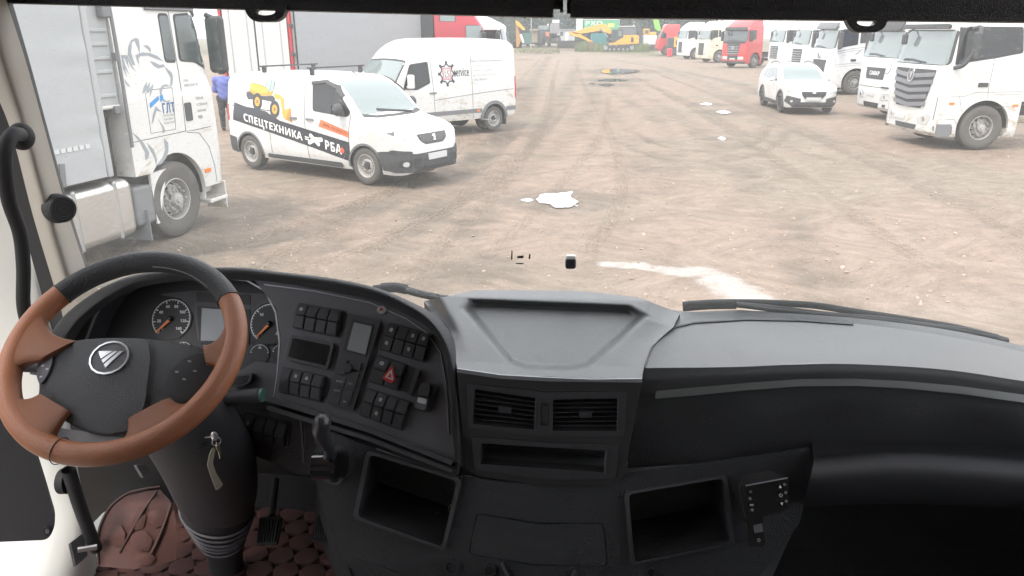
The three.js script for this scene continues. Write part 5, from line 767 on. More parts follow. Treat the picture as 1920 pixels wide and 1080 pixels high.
{ // trees behind everything
  const leafM = [mat([0.055, 0.085, 0.035], 0.7), mat([0.075, 0.105, 0.045], 0.7), mat([0.045, 0.075, 0.04], 0.7)], bark = mat([0.11, 0.09, 0.07], 0.9);
  const crown = (w, h, n) => { const P = [], v = V3(), cl = Array.from({ length: 16 }, () => [rr(-0.7, 0.7) * w, rr(-0.6, 0.75) * h, rr(-0.7, 0.7) * w, rr(0.28, 0.5) * w]); for (let i = 0; i < n; i++) { const c = cl[i % 16], d = V3(rr(-1, 1), rr(-1, 1), rr(-1, 1)).normalize().multiplyScalar(c[3] * Math.cbrt(rr(0.25, 1))); const x = c[0] + d.x, y = c[1] + d.y, z = c[2] + d.z, s = rr(0.16, 0.42), a = V3(rr(-1, 1), rr(-0.6, 0.6), rr(-1, 1)).normalize(), b = V3(rr(-1, 1), rr(-1, 1), rr(-1, 1)).cross(a).normalize(); for (const [k, l] of [[-1, -0.5], [1, -0.4], [0.1, 0.9]]) P.push(x + (a.x * k + b.x * l) * s, y + (a.y * k + b.y * l) * s, z + (a.z * k + b.z * l) * s); } const g = new THREE.BufferGeometry(); g.setAttribute('position', new THREE.Float32BufferAttribute(P, 3)); g.computeVertexNormals(); return g; };
  const kinds = [crown(3.4, 4.2, 2600), crown(2.8, 5, 2600), crown(4.0, 3.6, 2600)], trunk = merge([new THREE.CylinderGeometry(0.14, 0.3, 5, 8).translate(0, 2.5, 0), bar(V3(0, 3, 0), V3(1.2, 5.2, 0.3), 0.09), bar(V3(0, 3.4, 0), V3(-1.1, 5.6, -0.3), 0.09), bar(V3(0, 4, 0), V3(0.2, 6.5, 1), 0.08)]);
  const spots = [[938, -146], [972, -140], [990, -152], [1012, -143], [1030, -150], [1078, -138], [1092, -156], [1120, -160], [1150, -150], [1172, -146], [1196, -152], [1216, -148], [1244, -150], [1268, -158], [1300, -146]], nth = ['leftmost', 'second', 'third', 'fourth', 'fifth', 'sixth', 'seventh', 'eighth', 'ninth', 'tenth', 'eleventh', 'twelfth', 'thirteenth', 'fourteenth', 'rightmost'];
  spots.forEach(([px, z], i) => {
    const t = thing('tree', `dark green leafy tree, ${nth[i]}${i && i < 14 ? ' from the left' : ''} in the far treeline`, 'tree', 'trees of the far treeline'), p = at(px, 58, z), k = rr(0.85, 1.25); t.position.set(p.x, 0, z); t.scale.setScalar(k); t.rotation.y = rnd() * 6;
    part(t, 'trunk', trunk, bark); const c = part(t, 'crown', kinds[i % 3], leafM[i % 3]); c.position.y = 5.6; const low = part(t, 'low_foliage', kinds[(i + 1) % 3], leafM[(i + 1) % 3]); low.position.y = 2.2; low.scale.set(0.9, 0.55, 0.9);
  });
}
{ // weeds and grass
  const blade = (() => { const P = []; for (let k = 0; k < 7; k++) { const a = rr(0, 6.3), l = rr(0.6, 1), x = cos(a) * 0.3 * l, z = sin(a) * 0.3 * l, ox = rr(-0.1, 0.1), oz = rr(-0.1, 0.1), w = 0.03; P.push(ox - w * sin(a), 0, oz + w * cos(a), ox + w * sin(a), 0, oz - w * cos(a), ox + x, l, oz + z); } const g = new THREE.BufferGeometry(); g.setAttribute('position', new THREE.Float32BufferAttribute(P, 3)); g.computeVertexNormals(); return g; })();
  const put = (name, label, areas, n, hmin, hmax, col) => { const m = new THREE.InstancedMesh(blade, mat(col, 0.8), n), o = new THREE.Object3D(), c = new THREE.Color(); for (let i = 0; i < n; i++) { const a = areas[i % areas.length], p = G(rr(a[0], a[2]), rr(a[1], a[3])); o.position.set(p.x, -0.04, p.z); o.rotation.y = rnd() * 6; const s = rr(hmin, hmax); o.scale.set(s * 0.8, s, s * 0.8); o.updateMatrix(); m.setMatrixAt(i, o.matrix); const k = rr(0.7, 1.3); m.setColorAt(i, c.setRGB(k, k * rr(0.92, 1.05), k * 0.9)); } cast(m); m.name = name; m.userData = { label, category: 'grass', kind: 'stuff' }; scene.add(m); };
  put('weeds', 'tall green weeds growing around the far excavator', [[1078, 92, 1135, 97], [1080, 89, 1140, 94], [1188, 93, 1216, 97], [1090, 90, 1128, 95]], 1500, 0.5, 1.5, [0.15, 0.19, 0.075]);
  put('grass', 'short grass patches at the end of the yard', [[965, 88, 1050, 100], [1078, 92, 1230, 98], [700, 86, 980, 92], [1230, 90, 1330, 96]], 3400, 0.15, 0.5, [0.16, 0.18, 0.07]);
}
// ---------------------------------------------------------------- person between the tractor and the van
{
  const P = G(428, 244), o = V3(P.x, 0, P.z), ground = 0.0;
  const cap = (p, a, b, ra, rb) => { const ab = b.clone().sub(a), t = clamp(p.clone().sub(a).dot(ab) / ab.lengthSq()); return p.distanceTo(a.clone().addScaledVector(ab, t)) - lerp(ra, rb, t); };
  const J = { hipL: V3(-0.1, 0.92, 0), hipR: V3(0.1, 0.92, 0), kneeL: V3(-0.11, 0.5, 0.03), kneeR: V3(0.12, 0.5, 0.02), ankL: V3(-0.12, 0.09, -0.02), ankR: V3(0.13, 0.09, -0.03), toeL: V3(-0.13, 0.05, -0.2), toeR: V3(0.15, 0.05, -0.2), pel: V3(0, 0.98, 0), chest: V3(0, 1.32, -0.03), neck: V3(0, 1.5, -0.04), head: V3(0, 1.62, -0.07), shL: V3(-0.19, 1.42, -0.03), shR: V3(0.19, 1.42, -0.03), elL: V3(-0.25, 1.14, -0.1), elR: V3(0.25, 1.14, -0.1), wrL: V3(-0.16, 1.05, -0.34), wrR: V3(0.16, 1.05, -0.34) };
  const smin = (a, b, k = 0.05) => { const h = clamp(0.5 + 0.5 * (b - a) / k); return lerp(b, a, h) - k * h * (1 - h); };
  const bones = (list) => (p) => list.reduce((d, [a, b, ra, rb]) => smin(d, cap(p, J[a] ?? a, J[b] ?? b, ra, rb)), 9);
  const meshOf = (f, c, half, res = 72) => { const mc = new MarchingCubes(res, new THREE.MeshBasicMaterial(), false, false, 60000); mc.isolation = 0; const n = res, p = V3(); for (let k = 0; k < n; k++) for (let j = 0; j < n; j++) for (let i = 0; i < n; i++) { p.set((i - n / 2) / (n / 2) * half + c.x, (j - n / 2) / (n / 2) * half + c.y, (k - n / 2) / (n / 2) * half + c.z); mc.field[k * n * n + j * n + i] = -f(p); } mc.update(); const g = new THREE.BufferGeometry(); g.setAttribute('position', new THREE.BufferAttribute(mc.positionArray.slice(0, mc.count * 3), 3)); g.setAttribute('normal', new THREE.BufferAttribute(mc.normalArray.slice(0, mc.count * 3), 3)); g.scale(half, half, half).translate(c.x, c.y, c.z); g.computeVertexNormals(); return g; };
  const t = thing('person', 'person in a blue jacket and dark trousers standing behind the tractor, back turned', 'person'); t.position.copy(o); t.rotation.y = 0.25;
  const fingers = [-1, 1].flatMap((s) => Array.from({ length: 5 }, (_, k) => { const w = s < 0 ? J.wrL : J.wrR, b = w.clone().add(V3(s * (k === 4 ? -0.03 : -0.024 + k * 0.016), 0, k === 4 ? -0.03 : -0.08)), e = b.clone().add(k === 4 ? V3(-s * 0.02, 0, -0.04) : V3(0, -0.02, -0.06 + abs(k - 1.5) * 0.008)); return [b, e, 0.01, 0.008]; }));
  const body = bones([['hipL', 'kneeL', 0.085, 0.06], ['kneeL', 'ankL', 0.058, 0.04], ['hipR', 'kneeR', 0.085, 0.06], ['kneeR', 'ankR', 0.058, 0.04], ['ankL', 'toeL', 0.045, 0.035], ['ankR', 'toeR', 0.045, 0.035], ['pel', 'chest', 0.13, 0.15], ['chest', 'neck', 0.13, 0.06], ['neck', 'head', 0.055, 0.06], ['shL', 'shR', 0.07, 0.07], ['shL', 'elL', 0.055, 0.042], ['elL', 'wrL', 0.042, 0.03], ['shR', 'elR', 0.055, 0.042], ['elR', 'wrR', 0.042, 0.03]]);
  const hd = (p) => smin(smin(p.distanceTo(J.head.clone().add(V3(0, 0.03, 0))) - 0.098, p.distanceTo(J.head.clone().add(V3(0, -0.05, -0.04))) - 0.06), min(p.distanceTo(J.head.clone().add(V3(0, -0.01, -0.115))) - 0.014, p.distanceTo(J.head.clone().add(V3(0.1, 0, 0))) - 0.022, p.distanceTo(J.head.clone().add(V3(-0.1, 0, 0))) - 0.022), 0.02);
  part(t, 'body', meshOf((p) => smin(smin(body(p), hd(p), 0.04), min(...fingers.map(([a, b, ra, rb]) => cap(p, a, b, ra, rb))), 0.02), V3(0, 0.88, 0), 0.95, 110), mat([0.45, 0.27, 0.19], 0.6));
  part(t, 'jacket', meshOf((p) => max(bones([['pel', 'chest', 0.165, 0.18], ['chest', 'neck', 0.155, 0.085], ['shL', 'shR', 0.09, 0.09], ['shL', 'elL', 0.078, 0.066], ['elL', 'wrL', 0.064, 0.05], ['shR', 'elR', 0.078, 0.066], ['elR', 'wrR', 0.064, 0.05]])(p) + 0.004 * sin(p.y * 40 + p.x * 22), 0.86 - p.y, p.y - 1.53), V3(0, 1.2, -0.1), 0.5, 72), mat([0.11, 0.14, 0.38], 0.75));
  part(t, 'trousers', meshOf((p) => max(bones([['hipL', 'kneeL', 0.11, 0.085], ['kneeL', 'ankL', 0.082, 0.066], ['hipR', 'kneeR', 0.11, 0.085], ['kneeR', 'ankR', 0.082, 0.066], ['hipL', 'hipR', 0.12, 0.12]])(p) + 0.003 * sin(p.y * 55), 0.08 - p.y, p.y - 1.0), V3(0, 0.55, 0), 0.55, 72), mat([0.03, 0.03, 0.035], 0.8));
  part(t, 'shoe', meshOf((p) => max(min(cap(p, J.ankL.clone().setY(0.05), J.toeL, 0.058, 0.045), cap(p, J.ankR.clone().setY(0.05), J.toeR, 0.058, 0.045)), -p.y), V3(0, 0.1, -0.1), 0.35, 60), KM.black); part(t, 'hair', meshOf((p) => max(p.distanceTo(J.head.clone().add(V3(0, 0.035, 0.01))) - 0.108, -(p.z - J.head.z + 0.05) - max(0, (p.y - J.head.y - 0.04) * 2), J.head.y - 0.06 - p.y), J.head, 0.2, 44), mat([0.035, 0.027, 0.022], 0.8));
}
// ---------------------------------------------------------------- the cab we look out of
const grainTex = texture(512, (u, v) => { const a = tile2(u, v, 60, 2), b = tile2(u, v, 120, 7), c = tile2(u, v, 230, 11); return 0.5 + 0.25 * abs(a) - 0.2 * abs(b) + 0.18 * c; }, false, 1);
const scuffTex = texture(512, (u, v) => { const n = tile2(u, v, 6, 1) * 0.5 + tile2(u, v, 17, 5) * 0.3 + tile2(u, v, 60, 3) * 0.25, k = 0.88 + 0.03 * n + 0.025 * tile2(u, v, 200, 4) + (tile2(u, v, 150, 9) > 0.78 ? 0.04 : 0); return [k, k, k]; }, true, 1);
const CM = {
  dash: mat([0.030, 0.031, 0.036], 0.40, 0, { bumpMap: rep(grainTex, 3), bumpScale: 0.012 }), dashFine: mat([0.034, 0.034, 0.040], 0.42, 0, { bumpMap: rep(grainTex, 12), bumpScale: 0.0012 }), panel: mat([0.090, 0.086, 0.100], 0.42, 0, { bumpMap: rep(grainTex, 14), bumpScale: 0.0008 }),
  top: mat([0.088, 0.093, 0.095], 0.30, 0, { ior: 1.7, map: rep(scuffTex, 1.6), bumpMap: rep(grainTex, 3), bumpScale: 0.0016 }), lip: mat([0.045, 0.046, 0.052], 0.46, 0, { bumpMap: rep(grainTex, 3), bumpScale: 0.012 }),
  switch: mat([0.042, 0.042, 0.048], 0.36), dark: mat([0.020, 0.0205, 0.023], 0.55), gloss: mat([0.008, 0.008, 0.010], 0.12, 0, { clearcoat: 1 }), line: mat([0.34, 0.35, 0.38], 0.35, 0.4), screen: mat([0.20, 0.215, 0.23], 0.25), mark: mat([0.42, 0.43, 0.45], 0.5),
  leather: mat([0.030, 0.031, 0.036], 0.36, 0, { bumpMap: rep(grainTex, 4), bumpScale: 0.008 }), tan: mat([0.38, 0.132, 0.052], 0.32, 0, { bumpMap: rep(grainTex, 5), bumpScale: 0.003, clearcoat: 0.2, clearcoatRoughness: 0.4 }), hub: mat([0.105, 0.108, 0.116], 0.42, 0, { bumpMap: rep(grainTex, 4), bumpScale: 0.010 }),  // hub: window light on the black hub is put into its grey
  trim: mat([0.44, 0.41, 0.36], 0.62, 0, { bumpMap: rep(grainTex, 7), bumpScale: 0.0015 }), white: mat([0.66, 0.67, 0.64], 0.35, 0, { clearcoat: 0.5 }), rubber: mat([0.02, 0.021, 0.023], 0.75), mat: mat([0.095, 0.036, 0.029], 0.5, 0, { bumpMap: rep(grainTex, 8), bumpScale: 0.003 }), piping: mat([0.05, 0.022, 0.018], 0.6), red: mat([0.36, 0.035, 0.03], 0.35), needle: mat([0.75, 0.22, 0.06], 0.5), silver: mat([0.55, 0.56, 0.58], 0.3, 0.9), brass: mat([0.45, 0.38, 0.24], 0.35, 0.8), tag: mat([0.34, 0.30, 0.23], 0.7),
  carbon: mat([0.085, 0.083, 0.088], 0.4, 0, { map: texture(64, (u, v, x, y) => { const k = ((x + y) % 16) < 8 ? 0.95 : 0.42; return [k, k, k]; }, true, 1) }), carbonPale: mat([0.24, 0.25, 0.255], 0.35, 0.2, { map: texture(64, (u, v, x, y) => { const k = ((x + y) % 16) < 8 ? 0.98 : 0.66; return [k, k, k]; }, true, 1) }),
};
CM.carbon.map.repeat.set(45, 45); CM.carbonPale.map.repeat.set(60, 60);
function onMesh(geo) {   // pixel -> point and normal on a surface built before
  const bvh = new MeshBVH(geo.clone()), first = (px, py) => bvh.raycastFirst(new THREE.Ray(eye, RAY(px, py).normalize()), THREE.DoubleSide);
  geo.computeBoundingBox(); const mid = geo.boundingBox.getCenter(V3()).sub(eye), sn = sin(PITCH), cs = cos(PITCH), dep = -mid.y * sn - mid.z * cs, C = [960 + FOCAL * mid.x / dep, 540 - FOCAL * (mid.y * cs - mid.z * sn) / dep];
  const hit = (px, py) => { const h = first(px, py); return h ? h.point : null; };
  const beyond = (px, py) => { for (let k = 0.004; k < 1; k += 0.004 + k * 0.05) { const h = first(lerp(px, C[0], k), lerp(py, C[1], k)); if (h) return onPlane(px, py, h.point, h.face.normal); } return W(px, py, 1.6); };   // just past the edge: carry its last face on
  return (px, py) => {
    const p = hit(px, py) ?? beyond(px, py), d = 3, q = [hit(px + d, py), hit(px - d, py), hit(px, py + d), hit(px, py - d)];
    const u = (q[0] ?? p).clone().sub(q[1] ?? p), v = (q[2] ?? p).clone().sub(q[3] ?? p), n = u.cross(v);
    if (n.lengthSq() < 1e-16) n.copy(eye).sub(p); n.normalize(); if (n.dot(eye.clone().sub(p)) < 0) n.negate();
    return { p, n };
  };
}
function pxPlane(a, b, c) { const A = W(...a), n = W(...b).sub(A).cross(W(...c).sub(A)).normalize(); if (n.dot(eye.clone().sub(A)) < 0) n.negate(); const f = (px, py) => ({ p: onPlane(px, py, A, n), n }); f.o = A; f.n = n; f.back = (d) => { const o = A.clone().addScaledVector(n, -d), g = (px, py) => ({ p: onPlane(px, py, o, n), n }); g.o = o; g.n = n; return g; }; return f; }
function rowsGeo(rows, nu, nv, k = 1) {   // rows of [px, py, D] or world points
  const cs = rows.map((r) => new THREE.CatmullRomCurve3(r.map((p) => (p.isVector3 ? p : W(...p))), false, 'catmullrom', 0.5));
  return gridGeo((u, v) => new THREE.CatmullRomCurve3(cs.map((c) => c.getPoint(u)), false, 'catmullrom', 0.5).getPoint(v), nu, nv, (u, v) => [u * k, v * k * 0.5]);
}
const E = 24;   // pieces of pixel outlines
function metric(g) {   // texture coordinates in metres along the piece itself
  const p = g.attributes.position, q = g.attributes.normal, n = V3(), v = V3(); for (let i = 0; i < q.count; i++) n.add(v.fromBufferAttribute(q, i)); n.normalize();
  const ex = UP.clone().cross(n).normalize(), ey = n.clone().cross(ex), u = new Float32Array(p.count * 2); for (let i = 0; i < p.count; i++) { v.fromBufferAttribute(p, i); u[i * 2] = v.dot(ex); u[i * 2 + 1] = v.dot(ey); }
  g.setAttribute('uv', new THREE.BufferAttribute(u, 2)); return g;
}
const S = (sh, map, t, base = 0, e = E) => metric(skin(sh, map, t, e, base, 8));
const lerp2 = (q, u, v) => [0, 1].map((k) => lerp(lerp(q[0][k], q[1][k], u), lerp(q[3][k], q[2][k], u), v));
const cell = (q, u0, u1, v0, v1) => [lerp2(q, u0, v0), lerp2(q, u1, v0), lerp2(q, u1, v1), lerp2(q, u0, v1)];
const zm = (ox, oy, k) => (pts) => pts.map((p) => [ox + p[0] / k, oy + p[1] / k, ...p.slice(2)]);
// a print w by h metres on a flat panel, centred where the pixel meets it; drawn in metres, y down
function plDecal(pl, px, py, w, h, ppm, draw, t = 0.001, turn = 0) {
  const n = pl.n, e = UP.clone().cross(n).normalize(), f = n.clone().cross(e), ex = e.clone().multiplyScalar(cos(turn)).addScaledVector(f, sin(turn)), ey = n.clone().cross(ex), o = pl(px, py).p.addScaledVector(n, t);
  const tex = canvasTex(Math.round(w * ppm), Math.round(h * ppm), (c) => { c.scale(ppm, ppm); c.translate(w / 2, h / 2); draw(c); });
  const g = new THREE.PlaneGeometry(w, h).applyMatrix4(new THREE.Matrix4().makeBasis(ex, ey, n)).translate(o.x, o.y, o.z);
  return [g, mat(0xffffff, 0.5, 0, { map: tex, transparent: true })];
}
// ------------------------------------------------ shell
const cab = thing('truck_cab', 'beige-trimmed shell of the cab around the dashboard, with pillar, door frame and windscreen', 'truck cab');
const cb = (r0, r1, y0, y1, f0, f1, rad = 0) => { const g = rad ? new RoundedBoxGeometry(r1 - r0, y1 - y0, f1 - f0, 2, rad) : new THREE.BoxGeometry(r1 - r0, y1 - y0, f1 - f0); return g.applyMatrix4(new THREE.Matrix4().makeBasis(CR, UP, CF.clone().negate())).translate(...cabPt((r0 + r1) / 2, (y0 + y1) / 2, (f0 + f1) / 2).toArray()); };
part(cab, 'floor', cb(-1.36, 1.32, 1.04, 1.14, -1.2, 2.3), CM.rubber);
part(cab, 'door_sill', cb(-1.62, -1.36, 1.0, 1.13, 0.3, 2.2, 0.02), CM.white);
part(cab, 'roof', cb(-1.36, 1.32, 3.12, 3.2, -1.2, 1.9), CM.trim); part(cab, 'rear_wall', cb(-1.36, 1.32, 1.14, 3.12, -1.25, -1.2), CM.trim);
for (const [nm, a, b] of [['left', -1.42, -1.36], ['right', 1.32, 1.38]]) {
  part(cab, 'side_wall', cb(a, b, 1.04, 3.2, -1.25, 0.45), CM.trim); if (nm === 'right') part(cab, 'door_lower_panel', cb(a, b, 1.04, 1.92, 0.45, 2.0), CM.dash); part(cab, 'door_header', cb(a, b, 3.05, 3.2, 0.45, 1.85), CM.trim);
  if (nm === 'right') part(cab, 'door_window', cb(a + 0.025, a + 0.03, 1.92, 3.05, 0.45, 1.78), mat(0xffffff, 0.0, 0, { transmission: 1, thickness: 0, ior: 1.3 }));
}
part(cab, 'front_wall', cb(-1.36, 1.32, 1.04, 1.74, 2.2, 2.26), CM.dark); part(cab, 'front_skin', cb(-1.36, 1.32, 1.04, 1.74, 2.262, 2.28), CM.white);
const glassF = (r, y) => 2.13 - 0.30 * (y - 1.9) - 0.13 * (r / 1.3) ** 2;   // forward distance of the windscreen
const wsGeo = gridGeo((u, v) => { const r = lerp(-1.34, 1.30, u), y = lerp(1.86, 3.12, v); return cabPt(r, y, glassF(r, y)); }, 40, 20, (u, v) => [u * 2.64, v * 1.26]);
part(cab, 'windscreen', wsGeo, mat(0xffffff, 0.0, 0, { transmission: 1, thickness: 0, ior: 1.3 }));
const dustVeilTex = texture(1024, (u, v) => {   // dried dust and rain spots, plus an even film added as glare veil
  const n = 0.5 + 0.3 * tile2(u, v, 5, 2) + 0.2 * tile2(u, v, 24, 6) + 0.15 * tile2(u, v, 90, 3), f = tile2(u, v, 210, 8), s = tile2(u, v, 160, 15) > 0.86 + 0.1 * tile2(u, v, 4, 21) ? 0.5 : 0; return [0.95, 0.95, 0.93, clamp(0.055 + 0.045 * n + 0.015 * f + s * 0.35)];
}, true, 1); dustVeilTex.repeat.set(1 / 2.64, 1 / 1.26);
part(cab, 'windscreen_dust_veil', gridGeo((u, v) => { const r = lerp(-1.33, 1.29, u), y = lerp(1.87, 3.11, v); return cabPt(r, y, glassF(r, y) + 0.004); }, 40, 20, (u, v) => [u * 2.64, v * 1.26]), mat(0xffffff, 1, 0, { map: dustVeilTex, transparent: true, transmission: 0.6, thickness: 0 }), 'thin dust, dried rain spots and an added glare veil on the windscreen');
part(cab, 'roof_header', cb(-1.36, 1.32, 3.02, 3.14, 1.5, 1.9, 0.03), CM.trim);
// left pillar: pale trim, dark seal, white door frame
part(cab, 'pillar_trim', rowsGeo([[[-70, -60, 1.55], [-40, -60, 1.5], [-5, -50, 1.62]], [[-35, 110, 1.6], [5, 105, 1.56], [47, 110, 1.68]], [[18, 238, 1.68], [48, 240, 1.64], [82, 235, 1.76]], [[62, 405, 1.78], [92, 400, 1.73], [126, 395, 1.86]], [[104, 545, 1.86], [132, 530, 1.82], [166, 520, 1.95]]], 12, 24, 1), CM.trim);
part(cab, 'pillar_edge', rowsGeo([[[-7, -50, 1.62], [8, -48, 1.70]], [[46, 110, 1.68], [54, 110, 1.76]], [[81, 235, 1.76], [88, 236, 1.84]], [[125, 395, 1.86], [132, 396, 1.94]], [[165, 520, 1.95], [171, 520, 2.02]]], 2, 24, 1), CM.rubber);
part(cab, 'door_seal', rowsGeo([[[-90, -60, 1.6], [-66, -60, 1.56]], [[-62, 110, 1.65], [-32, 110, 1.62]], [[-8, 238, 1.72], [22, 238, 1.70]], [[38, 405, 1.82], [66, 405, 1.80]], [[76, 545, 1.90], [106, 545, 1.87]], [[104, 640, 1.94], [128, 640, 1.92]]], 4, 24, 1), CM.rubber);
part(cab, 'door_frame', rowsGeo([[[-230, 120, 1.74], [-70, 120, 1.78], [-30, 120, 1.76]], [[-230, 300, 1.78], [-40, 300, 1.82], [10, 300, 1.80]], [[-230, 450, 1.82], [10, 450, 1.87], [55, 450, 1.87]], [[-230, 600, 1.84], [45, 600, 1.90], [95, 600, 1.93]], [[-230, 760, 1.82], [70, 760, 1.88], [125, 760, 1.92]], [[-200, 900, 1.78], [95, 900, 1.84], [150, 900, 1.90]], [[-180, 1010, 1.72], [120, 1000, 1.78], [175, 1005, 1.88]], [[-160, 1120, 1.62], [100, 1110, 1.70], [190, 1110, 1.84]]], 16, 40, 1), CM.white);
{ // dark cover inside the door frame, with its two screws
  const pl = pxPlane([0, 700, 1.66], [90, 980, 1.66], [0, 1000, 1.60]);
  const c = part(cab, 'kick_panel', S(rpoly([[-50, 690], [16, 694], [52, 800], [84, 900], [106, 975, 20], [92, 1008, 14], [-50, 1014]], 10), pl, 0.012, -0.02), CM.dashFine);
  for (const [x, y] of [[18, 736], [89, 990]]) { part(c, 'screw', S(circle(x, y, 8), pl, 0.017, 0.01), CM.rubber); part(c, 'screw_head', S(circle(x, y, 4), pl, 0.020, 0.01), CM.silver); }
}
part(cab, 'door_stay', [tube([W(128, 880, 1.66), W(150, 950, 1.68), W(180, 1030, 1.72)], 0.0175, 20, 12)], CM.rubber); part(cab, 'stay_socket', [moved(cyl(0.034, 0.034, 0.02, 0, 0, 0, 'x', 20)).translate(...W(122, 902, 1.68).toArray())], CM.rubber);
part(cab, 'sill_bracket', S(rpoly([[128, 1020], [152, 1002], [160, 1044], [138, 1064]], 3), pxPlane([128, 1020, 1.66], [160, 1044, 1.68], [138, 1064, 1.62]), 0.008), CM.dash);
part(cab, 'sill_latch', [bar(W(146, 1030, 1.63), W(182, 1024, 1.65), 0.006), bar(W(146, 1034, 1.63), W(182, 1028, 1.65), 0.004)], CM.silver);
{ const h = thing('grab_handle', 'black curved grab handle on the left windscreen pillar', 'handle'); part(h, 'grip', tube([W(38, 252, 1.58), W(22, 254, 1.52), W(8, 285, 1.48), W(16, 370, 1.50), W(38, 440, 1.56), W(44, 500, 1.58), W(44, 570, 1.60), W(56, 625, 1.66)], 0.015, 60, 14), CM.rubber); part(h, 'mounting_foot', [blob(...W(40, 256, 1.60).toArray(), 0.025, 0.03, 0.03), blob(...W(58, 630, 1.68).toArray(), 0.025, 0.03, 0.03)], CM.rubber); }
{ const pl = pxPlane([100, 360, 1.70], [125, 420, 1.70], [120, 360, 1.78]), sp = thing('pillar_speaker', 'small round black speaker on the beige pillar', 'speaker'), o = W(112, 391, 1.74), n = V3(0.78, 0.1, 0.62).normalize(), q = new THREE.Quaternion().setFromUnitVectors(UP, n);
  const put = (g) => g.applyQuaternion(q).translate(...o.toArray()); part(sp, 'housing', put(merge([cyl(0.034, 0.037, 0.026, 0, 0.0, 0, 'y', 32), cyl(0.029, 0.034, 0.008, 0, 0.017, 0, 'y', 32)])), CM.rubber); part(sp, 'mesh_cover', put(merge([0, 1, 2, 3].map((k) => new THREE.TorusGeometry(0.006 + k * 0.0065, 0.0012, 6, 28).rotateX(PI / 2).translate(0, 0.0212, 0)))), CM.dash); }
{ // sun visors above the screen
  for (const [lab, x0, x1, cx, ya, yb] of [['dark sun visor above the driver, left of the middle gap', -200, 1037, 500, 0, 33], ['dark sun visor above the passenger, right of the middle gap', 1071, 2120, 1623, 33, 44]]) {
    const v = thing('sun_visor', lab, 'sun visor', 'sun visors'), D = 1.66, y = (x) => lerp(ya, yb, clamp((x - x0) / (x1 - x0))), pl = pxPlane([x0, y(x0), D], [x1, y(x1), D], [x0, y(x0) - 260, D + 0.03]);
    part(v, 'board', S(rpoly([[x0, y(x0) - 230], [x1, y(x1) - 230], [x1, y(x1) - 15], [x1 - (x1 < 1100 ? 0 : 0), y(x1) - 1], [x0, y(x0) - 1]], 4), pl, 0.0, -0.022), CM.dash);
    part(v, 'edge_strip', S(rpoly([[x0, y(x0) - 16], [x1, y(x1) - 16], [x1, y(x1)], [x0, y(x0)]], 3), pl, 0.004, 0), CM.dash);
    const yc = y(cx) - 2, cl = [[cx - 42, yc - 6], [cx + 42, yc - 6], [cx + 33, yc + 16, 8], [cx + 20, yc + 24, 8], [cx - 22, yc + 24, 8], [cx - 33, yc + 14, 8]];
    part(v, 'pull_tab', S(holed(rpoly(cl, 6), circle(cx, yc + 6, 19, 7)), pl, 0.008, -0.01, 12), CM.dash);
  }
  const h = thing('roof_hook', 'dark stepped bracket at the gap between the two sun visors', 'bracket'), pl = pxPlane([1000, 20, 1.70], [1100, 20, 1.70], [1000, -200, 1.72]);
  part(h, 'hook_plate', S(rpoly([[1030, -60], [1056, -60], [1056, 23], [1050, 23], [1050, 17], [1038, 17], [1038, 32], [1030, 32]], 0), pl, 0.004, -0.01), CM.dash); part(h, 'hook_bar', S(rpoly([[1063, -60], [1078, -60], [1078, 34], [1069, 34], [1069, 25], [1063, 25]], 0), pl, 0.004, -0.01), CM.dash);
}
